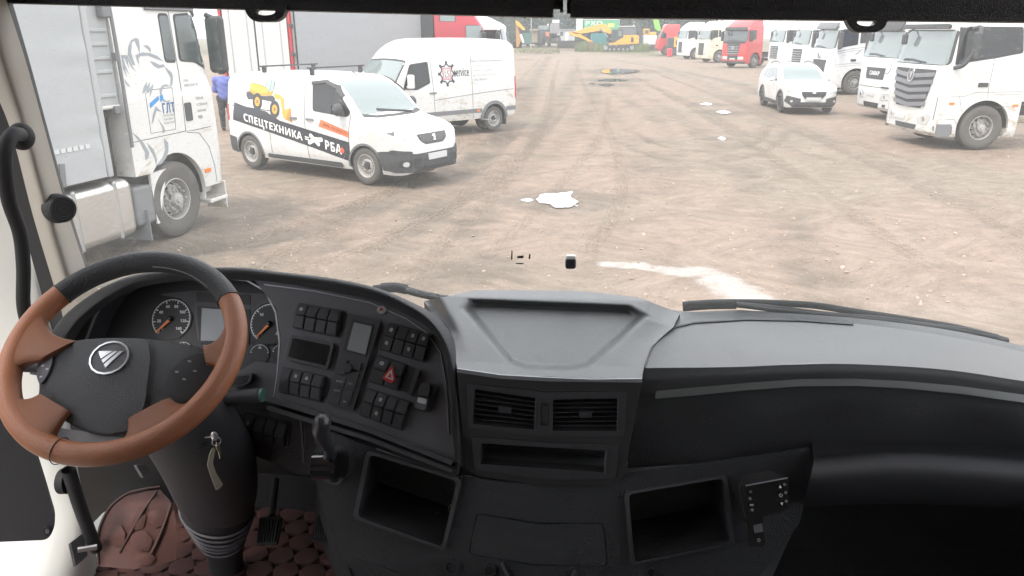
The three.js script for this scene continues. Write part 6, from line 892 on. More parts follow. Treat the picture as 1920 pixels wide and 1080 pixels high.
// ------------------------------------------------ dashboard
const dash = thing('dashboard', 'black wrap-around truck dashboard with a glossy dark grey top tray and banks of switches', 'dashboard');
const plSw = pxPlane([545, 545, 1.80], [515, 742, 1.66], [852, 862, 1.58]);
{ // grey top with the shallow tray
  const yTop = (p) => { const f = p.dot(CF); return lerp(1.985, 2.035, clamp((f - 1.62) / 0.46)); };
  const tri = [[880, 562], [1182, 574], [1214, 592], [1110, 684], [1075, 694], [985, 692], [955, 680], [868, 578]], inside = (x, y) => { let d = 1e9, s = 1; for (let i = 0; i < tri.length; i++) { const [ax, ay] = tri[i], [bx, by] = tri[(i + 1) % tri.length], ex = bx - ax, ey = by - ay, k = clamp(((x - ax) * ex + (y - ay) * ey) / (ex * ex + ey * ey)), q = hypot(x - ax - ex * k, (y - ay - ey * k) * 1.9); if (q < d) d = q; if (ex * (y - ay) - ey * (x - ax) < 0) s = -1; } return s * d; };
  const L = [[795, 556], [815, 590], [836, 640], [850, 680], [858, 694]], R = [[1275, 588], [1262, 596], [1232, 630], [1212, 668], [1204, 708]], at = (q, v) => { const k = v * (q.length - 1), i = min(q.length - 2, floor(k)); return [lerp(q[i][0], q[i + 1][0], k - i), lerp(q[i][1], q[i + 1][1], k - i)]; };
  const topY = mono([790, 850, 900, 1050, 1190, 1240, 1280], [566, 553, 544, 545, 557, 574, 590]), botY = mono([850, 930, 1030, 1110, 1210], [692, 703, 706, 709, 709]);
  const tray = (u, v) => {
    const a = at(L, v), b = at(R, v), x = lerp(a[0], b[0], u), y = lerp(topY(x), botY(x), v), p0 = onPlane(x, y, V3(0, 2.01, 0), UP), base = yTop(p0) - 0.017 * smooth(-8, 22, inside(x, y));
    const h = lerp(lerp(base, 1.988, smooth(0, 1, (x - b[0] + 58) / 56)), 1.96, smooth(0, 1, (a[0] + 34 - x) / 34) * (1 - v)); return onPlane(x, y, V3(0, h, 0), UP);
  }, g = gridGeo(tray, 90, 60, (u, v) => [u * 0.5, v * 0.5]);
  part(dash, 'top_tray', g, CM.top);
  part(dash, 'tray_back', gridGeo((u, v) => { const p = tray(u, 0); return p.addScaledVector(CF, 0.02 * v).setY(p.y - 0.3 * v); }, 60, 2), CM.top);
  part(dash, 'tray_trim', S(rpoly([[857, 690], [940, 702], [1030, 707], [1110, 710], [1204, 709], [1204, 716], [1030, 714], [940, 709], [857, 697]], 1), pxPlane([858, 692, 1.61], [1204, 710, 1.60], [1030, 760, 1.60]), 0.004), CM.line);
}
{ // passenger side: grey top rolling over to the black face
  part(dash, 'windscreen_shelf', rowsGeo([[[1170, 556, 2.15], [1275, 583, 2.105], [1400, 582, 2.11], [1600, 596, 2.08], [1780, 619, 2.03], [1930, 651, 1.97], [2150, 702, 1.89]], [[1180, 600, 2.0], [1262, 608, 1.99], [1400, 596, 2.055], [1600, 608, 2.03], [1780, 630, 1.98], [1930, 661, 1.92], [2150, 710, 1.85]], [[1196, 690, 1.69], [1250, 655, 1.81], [1400, 612, 2.0], [1600, 620, 1.99], [1780, 642, 1.94], [1930, 672, 1.88], [2150, 718, 1.82]]], 60, 16, 1.2), CM.top);
  const topG = rowsGeo([[[1220, 654, 1.785], [1243, 624, 1.915], [1300, 604, 2.0], [1400, 598, 2.025], [1600, 607, 2.005], [1780, 631, 1.955], [1930, 662, 1.895], [2150, 712, 1.82]], [[1213, 674, 1.70], [1262, 652, 1.78], [1330, 642, 1.81], [1410, 637, 1.825], [1600, 643, 1.825], [1780, 661, 1.785], [1930, 690, 1.735], [2150, 735, 1.685]], [[1207, 694, 1.63], [1280, 692, 1.62], [1380, 688, 1.61], [1450, 685, 1.61], [1560, 682, 1.61], [1760, 692, 1.60], [1930, 716, 1.58], [2150, 745, 1.56]]], 60, 20, 1.2);
  part(dash, 'passenger_top', topG, CM.top);
  const face = rowsGeo([[[1207, 690, 1.63], [1380, 688, 1.61], [1560, 682, 1.61], [1760, 692, 1.60], [1930, 716, 1.58], [2150, 745, 1.56]], [[1201, 722, 1.615], [1380, 712, 1.595], [1560, 704, 1.595], [1760, 712, 1.585], [1930, 738, 1.565], [2150, 770, 1.55]], [[1194, 770, 1.61], [1380, 765, 1.59], [1560, 758, 1.59], [1760, 765, 1.58], [1930, 790, 1.56], [2150, 815, 1.55]], [[1176, 878, 1.64], [1380, 864, 1.65], [1530, 850, 1.66], [1760, 852, 1.65], [1930, 862, 1.64], [2150, 876, 1.62]]], 60, 24, 1.2);
  part(dash, 'passenger_face', face, CM.dash);
  const fm = onMesh(face);
  part(dash, 'trim_strip', S(rpoly([[1230, 733], [1300, 727], [1400, 718], [1500, 711], [1600, 710], [1700, 715], [1800, 724], [1935, 742], [2100, 766], [2100, 782], [1935, 757], [1800, 738], [1700, 728], [1600, 723], [1500, 724], [1400, 731], [1300, 741], [1228, 747]], 4), fm, 0.003, -0.002, 30), CM.carbonPale);
  part(dash, 'panel_seam', ribbon([[1208, 692], [1214, 672], [1222, 653], [1244, 626], [1268, 614], [1302, 606], [1400, 600], [1500, 602], [1600, 609]], 2.6, onMesh(topG), 0.003, 14), CM.dark);
  // padded roll and dark shelf below it
  part(dash, 'glove_roll', rowsGeo([[[1522, 826, 1.64], [1700, 826, 1.64], [1930, 838, 1.63], [2150, 850, 1.62]], [[1524, 852, 1.58], [1700, 844, 1.58], [1930, 860, 1.56], [2150, 874, 1.55]], [[1526, 864, 1.53], [1700, 852, 1.53], [1930, 868, 1.51], [2150, 884, 1.50]], [[1518, 900, 1.50], [1700, 890, 1.50], [1930, 905, 1.48], [2150, 920, 1.46]], [[1506, 940, 1.54], [1700, 938, 1.54], [1930, 950, 1.52], [2150, 960, 1.5]], [[1500, 950, 1.66], [1700, 945, 1.68], [1930, 955, 1.66], [2150, 965, 1.62]]], 40, 24, 1.2), CM.dashFine);
  part(dash, 'lower_shelf', rowsGeo([[[1505, 945, 1.68], [1700, 942, 1.70], [1950, 955, 1.68], [2150, 965, 1.66]], [[1480, 1010, 1.80], [1700, 1015, 1.82], [1950, 1030, 1.80], [2150, 1030, 1.8]], [[1440, 1100, 1.80], [1700, 1110, 1.82], [1950, 1110, 1.82], [2150, 1110, 1.8]]], 20, 10, 1), CM.dash);
}
{ // hood over the instruments and its rim
  const out = [[60, 700, 1.66], [98, 628, 1.70], [140, 578, 1.74], [215, 530, 1.78], [300, 508, 1.80], [436, 501, 1.81], [526, 510, 1.81], [631, 523, 1.79], [712, 542, 1.77], [772, 570, 1.74], [808, 596, 1.71], [836, 634, 1.68], [852, 678, 1.65], [862, 740, 1.63], [868, 800, 1.61], [872, 876, 1.58]];
  const inn = [[104, 712, 1.68], [138, 640, 1.72], [172, 594, 1.75], [240, 548, 1.79], [312, 530, 1.81], [420, 524, 1.82], [504, 530, 1.82], [596, 542, 1.80], [702, 564, 1.78], [770, 594, 1.75], [809, 621, 1.72], [834, 659, 1.69], [843, 711, 1.65], [847, 760, 1.63], [849, 810, 1.61], [851, 862, 1.59]];
  const mid = out.map((p, i) => [(p[0] + inn[i][0]) / 2, (p[1] + inn[i][1]) / 2, p[2] - 0.025]), back = out.map((p) => { const w = W(...p); return w.addScaledVector(CF, 0.22).setY(w.y - 0.10); });
  const rim = rowsGeo([back, out.map((p) => W(p[0], p[1], p[2] + 0.01)), mid, inn], 80, 18, 1.4); part(dash, 'hood_rim', rim, CM.lip);
  part(dash, 'hood_line', S(rpoly([...inn.slice(6, 15).map((p) => [p[0] - 7, p[1] + 3]), ...inn.slice(6, 15).reverse().map((p) => [p[0] - 8.2, p[1] + 4.8])], 0), (a, b) => ({ p: plSw(a, b).p, n: plSw.n }), 0.004, -0.002, 40), CM.line);
  // flat switch panel
  part(dash, 'switch_panel', S(rpoly([[466, 512], [500, 510], [600, 528], [706, 548], [778, 578], [822, 606], [850, 650], [858, 710], [862, 784], [860, 874], [690, 804], [515, 745], [528, 640], [520, 580]], 6), plSw, 0.0, -0.03), CM.panel);
  part(dash, 'panel_lower_lip', [S(rpoly([[505, 742], [690, 800], [852, 864], [848, 872], [690, 810], [502, 752]], 2), plSw, 0.016, -0.02), S(rpoly([[505, 760], [690, 818], [850, 880], [848, 886], [690, 826], [502, 768]], 2), plSw, 0.012, -0.03)], CM.dashFine);
}
const plCl = pxPlane([200, 545, 1.82], [500, 545, 1.82], [515, 742, 1.69]), plFace = plCl.back(0.075);
{ // instrument cluster
  const bez = [[150, 700], [160, 640], [178, 592], [205, 548], [240, 524], [300, 516], [400, 518], [466, 526], [500, 545], [519, 585], [526, 640], [522, 700], [516, 742]];
  const ic = sub(dash, 'instrument_cluster'), tun = (q, d) => plCl.back(d)(q[0], q[1]).p;
  part(ic, 'cowl', gridGeo((u, v) => { const k = u * (bez.length - 1), i = min(bez.length - 2, floor(k)), q = [lerp(bez[i][0], bez[i + 1][0], k - i), lerp(bez[i][1], bez[i + 1][1], k - i)]; return plCl(q[0], q[1]).p.addScaledVector(plCl.n, 0.004 - 0.085 * v); }, 60, 4), CM.dashFine);
  part(ic, 'bezel_line', S(rpoly([...bez.map((q) => [q[0], q[1]]), ...bez.slice().reverse().map((q) => [q[0] + (q[0] < 333 ? 2.2 : -2.2), q[1] + 2.2])], 0), plCl, 0.006, 0.0, 40), CM.line);
  part(ic, 'side_cover', S(rpoly([[96, 720], [112, 650], [150, 586], [205, 545], [180, 592], [160, 640], [150, 720]], 4), plCl, 0.002, -0.03), CM.dashFine);
  part(ic, 'face_plate', S(rpoly([[140, 800], [150, 640], [200, 540], [300, 512], [470, 520], [540, 560], [545, 800]], 20), plFace, 0.0, -0.004), CM.dark);
  part(ic, 'grey_mask', S(rpoly([[296, 552, 10], [360, 545], [520, 552], [530, 600], [524, 640], [500, 600], [468, 605], [460, 640], [372, 640], [364, 590], [340, 560]], 4), plFace, 0.0015, 0), CM.panel);
  part(ic, 'warning_strip', S(rpoly([[369, 548], [470, 553], [470, 572], [369, 566]], 1), plFace, 0.003, 0), CM.dark);
  part(ic, 'display_frame', S(rpoly([[371, 574], [470, 580], [468, 646], [374, 644]], 2), plFace, 0.003, 0), CM.dark); part(ic, 'display', S(rpoly([[380, 578], [462, 584], [460, 641], [378, 639]], 1), plFace, 0.005, 0), CM.screen);
  const dial = (cx, cy, rp, a0, a1, major, minor, lab, tick) => { const r = rp * 0.00139; return plDecal(plFace, cx, cy, r * 2.3, r * 2.3, 256 / (r * 2.3), (c) => {
    c.fillStyle = '#17181b'; c.beginPath(); c.arc(0, 0, r * 1.1, 0, 7); c.fill(); c.strokeStyle = '#d5d8da'; c.lineWidth = r * 0.045; c.beginPath(); c.arc(0, 0, r, a0, a1); c.stroke();
    for (let k = 0; k <= minor; k++) { const a = lerp(a0, a1, k / minor), M = k % (minor / major) === 0; c.lineWidth = r * (M ? 0.06 : 0.03); c.beginPath(); c.moveTo(cos(a) * r, sin(a) * r); c.lineTo(cos(a) * r * (M ? 0.84 : 0.91), sin(a) * r * (M ? 0.84 : 0.91)); c.stroke(); }
    c.fillStyle = '#dfe1e3'; c.textAlign = 'center'; c.textBaseline = 'middle'; lab.forEach((q, k) => { const a = lerp(a0, a1, lab.length > 1 ? k / (lab.length - 1) : 0.5); c.save(); c.translate(cos(a) * r * 0.66, sin(a) * r * 0.68); c.scale(r * tick / 100, r * tick / 100); c.font = 'bold 100px sans-serif'; c.fillText(q, 0, 0); c.restore(); });
  }, 0.003); };
  const put = (nm, d) => part(ic, nm, d[0], d[1]);
  put('speedometer', dial(322, 598, 38, 2.25, 7.1, 7, 28, ['0', '20', '40', '60', '80', '100', '120', '140'], 0.2)); put('rev_counter', dial(507, 607, 38, 2.25, 7.1, 3, 30, ['0', '10', '20', '30'], 0.2));
  put('fuel_gauge', dial(300, 656, 17, 3.5, 5.9, 2, 4, ['1/2'], 0.3)); put('oil_gauge', dial(344, 658, 17, 3.5, 5.9, 2, 4, ['60'], 0.3)); put('temperature_gauge', dial(487, 664, 18, 3.3, 6.1, 2, 4, ['80'], 0.3)); put('air_gauge', dial(527, 662, 16, 3.3, 6.1, 2, 4, ['8'], 0.3));
  for (const [cx, cy, tx, ty] of [[322, 598, 295, 625], [507, 607, 482, 634]]) { part(ic, 'needle', S(rpoly([[cx - 3, cy + 1], [cx, cy + 5], [tx + 1, ty], [tx - 1, ty - 1]], 0), plFace, 0.010, 0.007), CM.needle); part(ic, 'needle_cap', blob(...plFace(cx, cy).p.addScaledVector(plFace.n, 0.008).toArray(), 0.007, 0.007, 0.007), CM.gloss); }
  part(ic, 'lower_cover', S(rpoly([[470, 676], [524, 682], [514, 742], [440, 752], [430, 700]], 4), plCl, -0.03, -0.05), CM.panel);
  part(ic, 'cowl_screw', S(circle(289, 528, 2.5), plFace, 0.004, 0), CM.silver);
}
// switches
const Z1 = zm(420, 500, 2.841);
function bank(name, q, nc, nr, map, h = 0.016, marks = [], m = CM.switch) {
  const b = sub(dash, name), Q = Z1(q);
  part(b, 'bank_frame', S(rpoly(grow(Q, 3), 5), map, 0.003, -0.01), CM.dark);
  for (let j = 0; j < nr; j++) for (let i = 0; i < nc; i++) {
    const c = cell(Q, i / nc + 0.012, (i + 1) / nc - 0.012, j / nr + 0.02, (j + 1) / nr - 0.02), up = [Q[0][0] - Q[3][0], Q[0][1] - Q[3][1]], ul = hypot(...up), cy = c.reduce((k, p) => k + (p[0] * up[0] + p[1] * up[1]) / ul / 4, 0), tilt = (a, y) => { const r = map(a, y), d = ((a * up[0] + y * up[1]) / ul - cy) / (ul / nr); return { p: r.p.addScaledVector(r.n, (nr > 1 ? (j === 0 ? -0.012 : 0.007) : 0) * d), n: r.n }; };
    const s = part(b, 'switch', S(rpoly(c, 2.5), tilt, h + (j === 0 ? 0.003 : 0), 0), m); { const g = S(rpoly(grow(c, -2.2), 2), tilt, h + 0.002 + (j === 0 ? 0.003 : 0), h); g.computeVertexNormals(); part(s, 'switch_cap', g, m); }
    if (marks.includes(i + j * nc)) { const e = cell(c, 0.36, 0.64, 0.34, 0.62); part(s, 'switch_symbol', [S(holed(rpoly(e, 2), rpoly(grow(e, -1.6), 1)), tilt, h + 0.0058, h + 0.004), S(rpoly(cell(c, 0.46, 0.54, 0.42, 0.56), 0), tilt, h + 0.0058, h + 0.004)], CM.mark); }
  }
}
bank('switch_bank', [[405, 198], [638, 238], [605, 375], [372, 325]], 4, 2, plSw, 0.016, [0]);
bank('switch_bank', [[320, 538], [545, 585], [520, 720], [297, 665]], 4, 2, plSw, 0.016, [1, 2]);
bank('switch_bank', [[885, 303], [1110, 362], [1068, 508], [835, 440]], 4, 2, plSw, 0.016, [0, 2, 3, 4, 6]);
bank('switch_bank', [[770, 650], [998, 722], [950, 870], [728, 790]], 4, 2, plSw, 0.016, [1, 5]);
bank('switch_bank', [[825, 475], [975, 525], [930, 660], [778, 610]], 2, 2, plSw, 0.016, [0]);
{
  const P = (q) => Z1(q), add = (nm, q, r, m, t, b = 0) => part(dash, nm, S(rpoly(P(q), r), plSw, t, b), m);
  const hz = add('hazard_switch', [[912, 532, 6], [926, 610, 6], [908, 630, 6], [858, 602, 6]], 4, CM.red, 0.034, 0.015); part(hz, 'hazard_triangle', S(holed(rpoly(P([[910, 556], [918, 612], [876, 596]]), 1), rpoly(P([[907, 572], [912, 604], [886, 594]]), 1)), plSw, 0.0355, 0.033), CM.mark);
  add('empty_switch_slot', [[980, 528], [1022, 542], [985, 672], [938, 660]], 2, CM.dark, 0.006); add('blank_switch', [[1030, 545], [1052, 555], [1005, 690], [984, 682]], 2, CM.switch, 0.018);
  add('display_bezel', [[365, 366], [594, 410], [562, 550], [338, 497]], 6, CM.switch, 0.014); add('small_display', [[378, 384], [574, 424], [548, 530], [352, 484]], 3, CM.gloss, 0.016, 0.01);
  add('control_unit', [[668, 252], [842, 292], [692, 770], [560, 735]], 5, CM.switch, 0.012); add('control_display_frame', [[690, 282], [806, 312], [766, 484], [640, 452]], 3, CM.dark, 0.014, 0.01); add('control_display', [[702, 302], [798, 324], [762, 472], [664, 446]], 2, CM.screen, 0.016, 0.012);
  const kn = Z1([[670, 545]])[0]; const knob = part(dash, 'dial_knob', S(circle(kn[0], kn[1], 8.5), plSw, 0.026, 0.01), CM.switch); for (let k = -2; k <= 2; k++) part(knob, 'knob_ridge', S(rpoly([[kn[0] - 6, kn[1] + k * 2.6 - 0.6], [kn[0] + 6, kn[1] + k * 2.6 + 0.6], [kn[0] + 6, kn[1] + k * 2.6 + 1.6], [kn[0] - 6, kn[1] + k * 2.6 + 0.4]], 0), plSw, 0.028, 0.025), CM.dark);
  for (const q of [[[628, 490], [672, 500], [650, 540], [620, 530]], [[682, 502], [742, 516], [732, 560], [692, 548]], [[614, 542], [648, 552], [658, 580], [608, 572]], [[690, 560], [730, 570], [720, 602], [684, 590]]]) add('control_button', q, 2, CM.switch, 0.018, 0.01);
  for (const [r, q] of [[['MODE', 'OFF'], [[605, 586], [722, 608], [706, 660], [592, 632]]], [['AUTO', '△'], [[592, 638], [702, 662], [690, 704], [584, 678]]], [['▽', 'OK'], [[582, 684], [686, 708], [674, 748], [572, 724]]]]) [0, 1].forEach((k) => {
    const c = cell(P(q), k * 0.5 + 0.02, k * 0.5 + 0.48, 0.05, 0.95), bt = part(dash, 'control_button', S(rpoly(c, 2), plSw, 0.018, 0.01), CM.switch), m = c.reduce((s, p) => [s[0] + p[0] / 4, s[1] + p[1] / 4], [0, 0]);
    const [g, mt] = plDecal(plSw, m[0], m[1], 0.022, 0.011, 5800, (x) => { x.fillStyle = '#9a9ca2'; x.scale(0.006 / 100, 0.006 / 100); x.font = 'bold 100px sans-serif'; x.textAlign = 'center'; x.textBaseline = 'middle'; x.fillText(r[k], 0, 0); }, 0.0195, -0.12); part(bt, 'button_lettering', g, mt);
  });
  add('rocker_housing', [[1062, 612], [1150, 632], [1100, 782], [1020, 762]], 10, CM.dark, 0.008); add('rocker_switch', [[1058, 620, 8], [1112, 632, 8], [1098, 698], [1042, 686]], 3, CM.switch, 0.026); add('rocker_lamp', [[1042, 694], [1096, 706], [1082, 770, 8], [1028, 758, 8]], 3, CM.panel, 0.024); add('rocker_lens', [[1046, 700], [1092, 712], [1086, 738], [1040, 726]], 3, CM.mark, 0.028, 0.02);
  const bd = Z1([[842, 232]])[0], bg = part(dash, 'round_badge', S(circle(bd[0], bd[1], 8.5, 7.5), plSw, 0.006, 0), CM.silver); part(bg, 'badge_mark', S(rpoly([[bd[0], bd[1] - 5], [bd[0] + 5, bd[1] + 3.5], [bd[0] + 1.5, bd[1] + 1], [bd[0] - 1.5, bd[1] + 1], [bd[0] - 5, bd[1] + 3.5]], 0.5), plSw, 0.0085, 0.005), CM.red);
}
{ // driver's knee panel with the dim switch bank
  const pl = pxPlane([440, 760, 1.70], [600, 800, 1.64], [560, 900, 1.68]);
  part(dash, 'knee_panel', S(rpoly([[380, 742], [506, 752], [690, 815], [852, 880], [852, 896], [700, 838], [618, 806], [598, 830], [600, 890], [560, 890], [470, 850], [400, 820]], 4), pl, 0, -0.02), CM.dash);
  bank('dim_switch_bank', [[122, 778], [350, 830], [335, 958], [110, 905]], 4, 2, pl, 0.012, [0, 4], CM.dash);
  part(dash, 'knee_seam', S(rpoly([[561, 772], [565, 773], [572, 868], [568, 867]], 0), pl, 0.001), CM.dark);
  part(dash, 'side_vent', S(rpoly([[404, 706], [470, 698], [466, 716], [452, 724], [408, 724]], 5), plCl, -0.01, -0.03), CM.switch); part(dash, 'vent_opening', S(rpoly([[410, 709], [464, 703], [460, 714], [450, 720], [412, 720]], 3), plCl, -0.008, -0.012), CM.dash);
  part(dash, 'underside', rowsGeo([[[380, 742, 1.74], [600, 840, 1.72], [640, 900, 1.70]], [[380, 820, 1.9], [600, 880, 1.9], [640, 940, 1.85]], [[380, 880, 2.15], [600, 900, 2.15], [640, 960, 2.1]]], 10, 6), CM.dark);
  part(dash, 'left_lower_cover', S(rpoly([[60, 790], [110, 802], [245, 822], [262, 838], [240, 850], [80, 836]], 4), pxPlane([80, 800, 1.74], [250, 830, 1.74], [90, 850, 1.70]), 0.004, -0.03), CM.dashFine);
}
{ // centre: vents in a woven-pattern panel
  const pl = pxPlane([858, 694, 1.615], [1204, 712, 1.605], [1010, 900, 1.575]), vp = sub(dash, 'vent_panel');
  const hole = (q, r = 3) => rpoly(q, r), vents = [[[890, 727], [1006, 744], [1004, 804], [887, 793]], [[1037, 747], [1160, 744], [1158, 806], [1036, 806]]], slot = [[903, 829], [1138, 843], [1135, 884], [901, 868]];
  part(vp, 'panel_board', S(holed(rpoly([[857, 697], [940, 709], [1030, 714], [1204, 716], [1170, 892], [1150, 908, 12], [1010, 908], [900, 892, 10], [872, 880, 10], [866, 800]], 3), ...vents.map((q) => hole(q)), hole(slot, 2)), pl, 0.002, -0.03), CM.carbon);
  part(vp, 'vent_surround', S(holed(rpoly([[876, 718], [1000, 730], [1024, 734], [1176, 732], [1170, 816, 8], [1030, 818], [1000, 815], [878, 800, 8]], 6), ...vents.map((q) => hole(q)), hole([[1014, 754], [1030, 755], [1029, 796], [1014, 795]], 2)), pl, 0.007, 0.0), CM.dashFine);
  part(vp, 'slot_surround', S(holed(rpoly([[884, 816], [1030, 828], [1160, 832], [1154, 896, 10], [1030, 898], [890, 878, 10]], 6), hole(slot, 2)), pl, 0.007, 0.0), CM.dashFine);
  part(vp, 'thumb_wheel', S(rpoly([[1016, 758], [1028, 759], [1027, 792], [1016, 791]], 3), pl, 0.006, -0.01), CM.switch);
  for (const q of vents) { const v = part(vp, 'air_vent', S(rpoly(grow(q, 2), 2), pl.back(0.06), 0, 0), CM.dash); for (let k = 0; k < 7; k++) part(v, 'slat', S(rpoly(cell(q, 0.01, 0.99, 0.05 + k / 7, 0.075 + k / 7), 0), pl, -0.008, -0.03), CM.switch); part(v, 'vent_knob', S(rpoly(cell(q, 0.4, 0.6, 0.42, 0.6), 2), pl, 0.004, -0.008), CM.switch); part(v, 'vent_edge', S(rpoly([[q[1][0] - 2, q[1][1]], [q[1][0], q[1][1]], [q[2][0], q[2][1]], [q[2][0] - 2, q[2][1]]], 0), pl, 0.009, 0), CM.panel); }
  part(vp, 'slot_back', S(rpoly(grow(slot, 6), 2), pl.back(0.09), 0, 0), CM.dash); part(vp, 'slot_floor', gridGeo((u, v) => pl(...lerp2([slot[3], slot[2], slot[2], slot[3]], u, 0)).p.addScaledVector(pl.n, -0.09 * v), 4, 2), CM.dash); part(vp, 'slot_edge', S(rpoly([[1135, 843], [1138, 843], [1135, 884], [1132, 884]], 0), pl, 0.009, 0), CM.panel);
}
{ // lower console with two open cubbies and a drawer
  const surf = rowsGeo([
    [[560, 800, 1.60], [640, 826, 1.59], [760, 868, 1.585], [872, 892, 1.575], [1010, 906, 1.575], [1176, 886, 1.59], [1360, 862, 1.60], [1524, 838, 1.605]],
    [[568, 880, 1.56], [640, 920, 1.545], [760, 950, 1.535], [872, 968, 1.53], [1010, 975, 1.53], [1176, 965, 1.54], [1360, 950, 1.545], [1526, 935, 1.555]],
    [[590, 970, 1.55], [650, 1000, 1.525], [760, 1020, 1.505], [872, 1035, 1.495], [1010, 1045, 1.495], [1176, 1050, 1.505], [1360, 1040, 1.515], [1500, 1010, 1.53]],
    [[620, 1110, 1.55], [690, 1125, 1.52], [780, 1130, 1.50], [872, 1130, 1.48], [1010, 1130, 1.475], [1176, 1130, 1.48], [1360, 1130, 1.50], [1430, 1130, 1.52]]], 60, 40, 1);
  const m = onMesh(surf), cs = sub(dash, 'centre_console');
  const cubL = [[690, 846, 10], [864, 899, 10], [834, 1028, 10], [666, 968, 10]], cubR = [[1172, 924, 10], [1360, 892, 10], [1374, 1016, 10], [1184, 1056, 10]], drawer = [[893, 962, 10], [1010, 980], [1132, 980, 10], [1140, 1062, 10], [1000, 1060], [878, 1038, 10]];
  const inner = (q, k) => grow(q, k), cell4 = (q, r) => rpoly(q, r);
  part(cs, 'console_face', S(holed(rpoly([[590, 822], [618, 808], [700, 840], [852, 896], [872, 892], [930, 902], [1010, 908], [1100, 902], [1176, 886], [1360, 862], [1518, 838], [1520, 880], [1500, 980], [1440, 1060], [1400, 1110], [670, 1112], [640, 1060], [610, 960], [585, 880]], 6), cell4(cubL, 8), cell4(cubR, 8), rpoly(drawer, 8)), m, 0, -0.025, 20), CM.dash);
  for (const q of [cubL, cubR]) {
    const c = part(cs, 'cubby_frame', S(holed(cell4(inner(q, 3), 10), cell4(inner(q, -7), 8)), m, 0.010, -0.02, 16), CM.dashFine), edge = cell4(inner(q, -7), 8).extractPoints(8).shape, pts = edge.map((e) => m(e.x, e.y).p), dir = CF.clone().multiplyScalar(0.19).add(V3(0, -0.03, 0));
    part(c, 'cubby_box', merge([gridGeo((u, v) => { const i = Math.round(u * pts.length) % pts.length; return pts[i].clone().addScaledVector(dir, v); }, pts.length, 2), (() => { const cc = pts.reduce((s, p) => s.add(p), V3()).divideScalar(pts.length).add(dir), P = []; pts.forEach((p, i) => { const n = pts[(i + 1) % pts.length]; P.push(...cc.toArray(), ...p.clone().add(dir).toArray(), ...n.clone().add(dir).toArray()); }); const g = new THREE.BufferGeometry(); g.setAttribute('position', new THREE.Float32BufferAttribute(P, 3)); g.computeVertexNormals(); return g; })()]), CM.dash);
  }
  part(cs, 'drawer_front', S(rpoly(inner(drawer, -3), 8), m, 0.002, -0.02, 20), CM.dash);
  const lower = [[848, 1062, 14], [918, 1068, 12], [1220, 1072, 9]]; for (const [x, y, r] of lower) { const k = part(cs, 'socket', S(holed(circle(x, y, r), circle(x, y, r * 0.78)), m, 0.006, -0.01, 12), CM.dashFine); part(k, 'socket_cap', S(circle(x, y, r * 0.76), m, 0.002, -0.01, 12), x < 900 ? CM.dash : CM.dark); }
  part(cs, 'bin_edge', [S(rpoly([[938, 1052], [942, 1051], [960, 1092], [956, 1092]], 0), m, 0.008, -0.01, 20), S(rpoly([[1076, 1066], [1080, 1067], [1064, 1100], [1060, 1100]], 0), m, 0.008, -0.01, 20)], CM.panel);
  part(cs, 'left_recess', S(rpoly([[662, 1046, 4], [700, 1056], [780, 1086], [800, 1112], [662, 1112]], 3), m, 0.002, -0.004, 20), CM.dash);
  // heater controller on the right
  const plH = pxPlane([1393, 910, 1.505], [1475, 895, 1.505], [1405, 970, 1.47]), hc = thing('heater_controller', 'small black heater controller with a row of silver buttons on the right of the console', 'controller');
  part(hc, 'back_loop', S(rpoly([[1386, 912, 10], [1400, 890, 10], [1448, 882, 10], [1468, 896, 10], [1472, 960], [1400, 976]], 8), plH, 0.0, -0.03), CM.dark); part(hc, 'body', S(rpoly([[1395, 908], [1474, 893], [1476, 952], [1406, 970]], 4), plH, 0.022, -0.01), CM.gloss); part(hc, 'top_edge', S(rpoly([[1396, 908], [1474, 893.5], [1474, 896], [1396, 910.5]], 0), plH, 0.0235, 0.02), CM.line);
  for (const [x, y] of [[1405, 921], [1404, 933], [1408, 954], [1468, 907], [1470, 922], [1471, 938]]) part(hc, 'button', S(circle(x, y, 2.6), plH, 0.026, 0.02, 6), CM.silver);
  for (const [x, y, k] of [[1460, 911, '▲'], [1461, 927, 'O'], [1463, 943, '▼'], [1407, 945, 'OK']]) { const [g, mt] = plDecal(plH, x, y, 0.014, 0.012, 6000, (c) => { c.fillStyle = c.strokeStyle = '#d8dadc'; if (k === 'OK') { c.scale(0.006 / 100, 0.006 / 100); c.font = 'bold 100px sans-serif'; c.textAlign = 'center'; c.textBaseline = 'middle'; c.fillText(k, 0, 0); } else if (k === 'O') { c.lineWidth = 0.0009; c.beginPath(); c.arc(0, 0, 0.0032, -1, 4.1); c.moveTo(0, -0.0045); c.lineTo(0, 0); c.stroke(); } else { const d = k === '▲' ? -1 : 1; c.beginPath(); c.moveTo(0, d * 0.004); c.lineTo(0.003, -d * 0.003); c.lineTo(-0.003, -d * 0.003); c.fill(); } }, 0.0235, 0.18); part(hc, 'button_lettering', g, mt); }
  part(hc, 'mount', S(rpoly([[1398, 974], [1430, 968], [1434, 1022, 6], [1404, 1026, 6]], 3), plH, 0.006, -0.02), CM.gloss); part(hc, 'usb_socket', S(rpoly([[1412, 984], [1428, 981], [1430, 996], [1414, 999]], 1), plH, 0.009, 0.004), CM.panel); part(hc, 'socket_icon', S(holed(circle(1422, 1012, 3), circle(1422, 1012, 2)), plH, 0.008, 0.004, 6), CM.mark);
  // gear selector on the left flank of the console
  const gs = thing('gear_selector', 'black gear selector lever with a bent knob beside the left cubby', 'gear lever'), plG = pxPlane([600, 850, 1.575], [655, 850, 1.56], [620, 910, 1.545]);
  part(gs, 'surround', S(rpoly([[598, 846, 12], [640, 832, 12], [658, 846, 10], [656, 884, 12], [636, 912, 12], [604, 898, 12]], 8), plG, 0.006, -0.02), CM.dark);
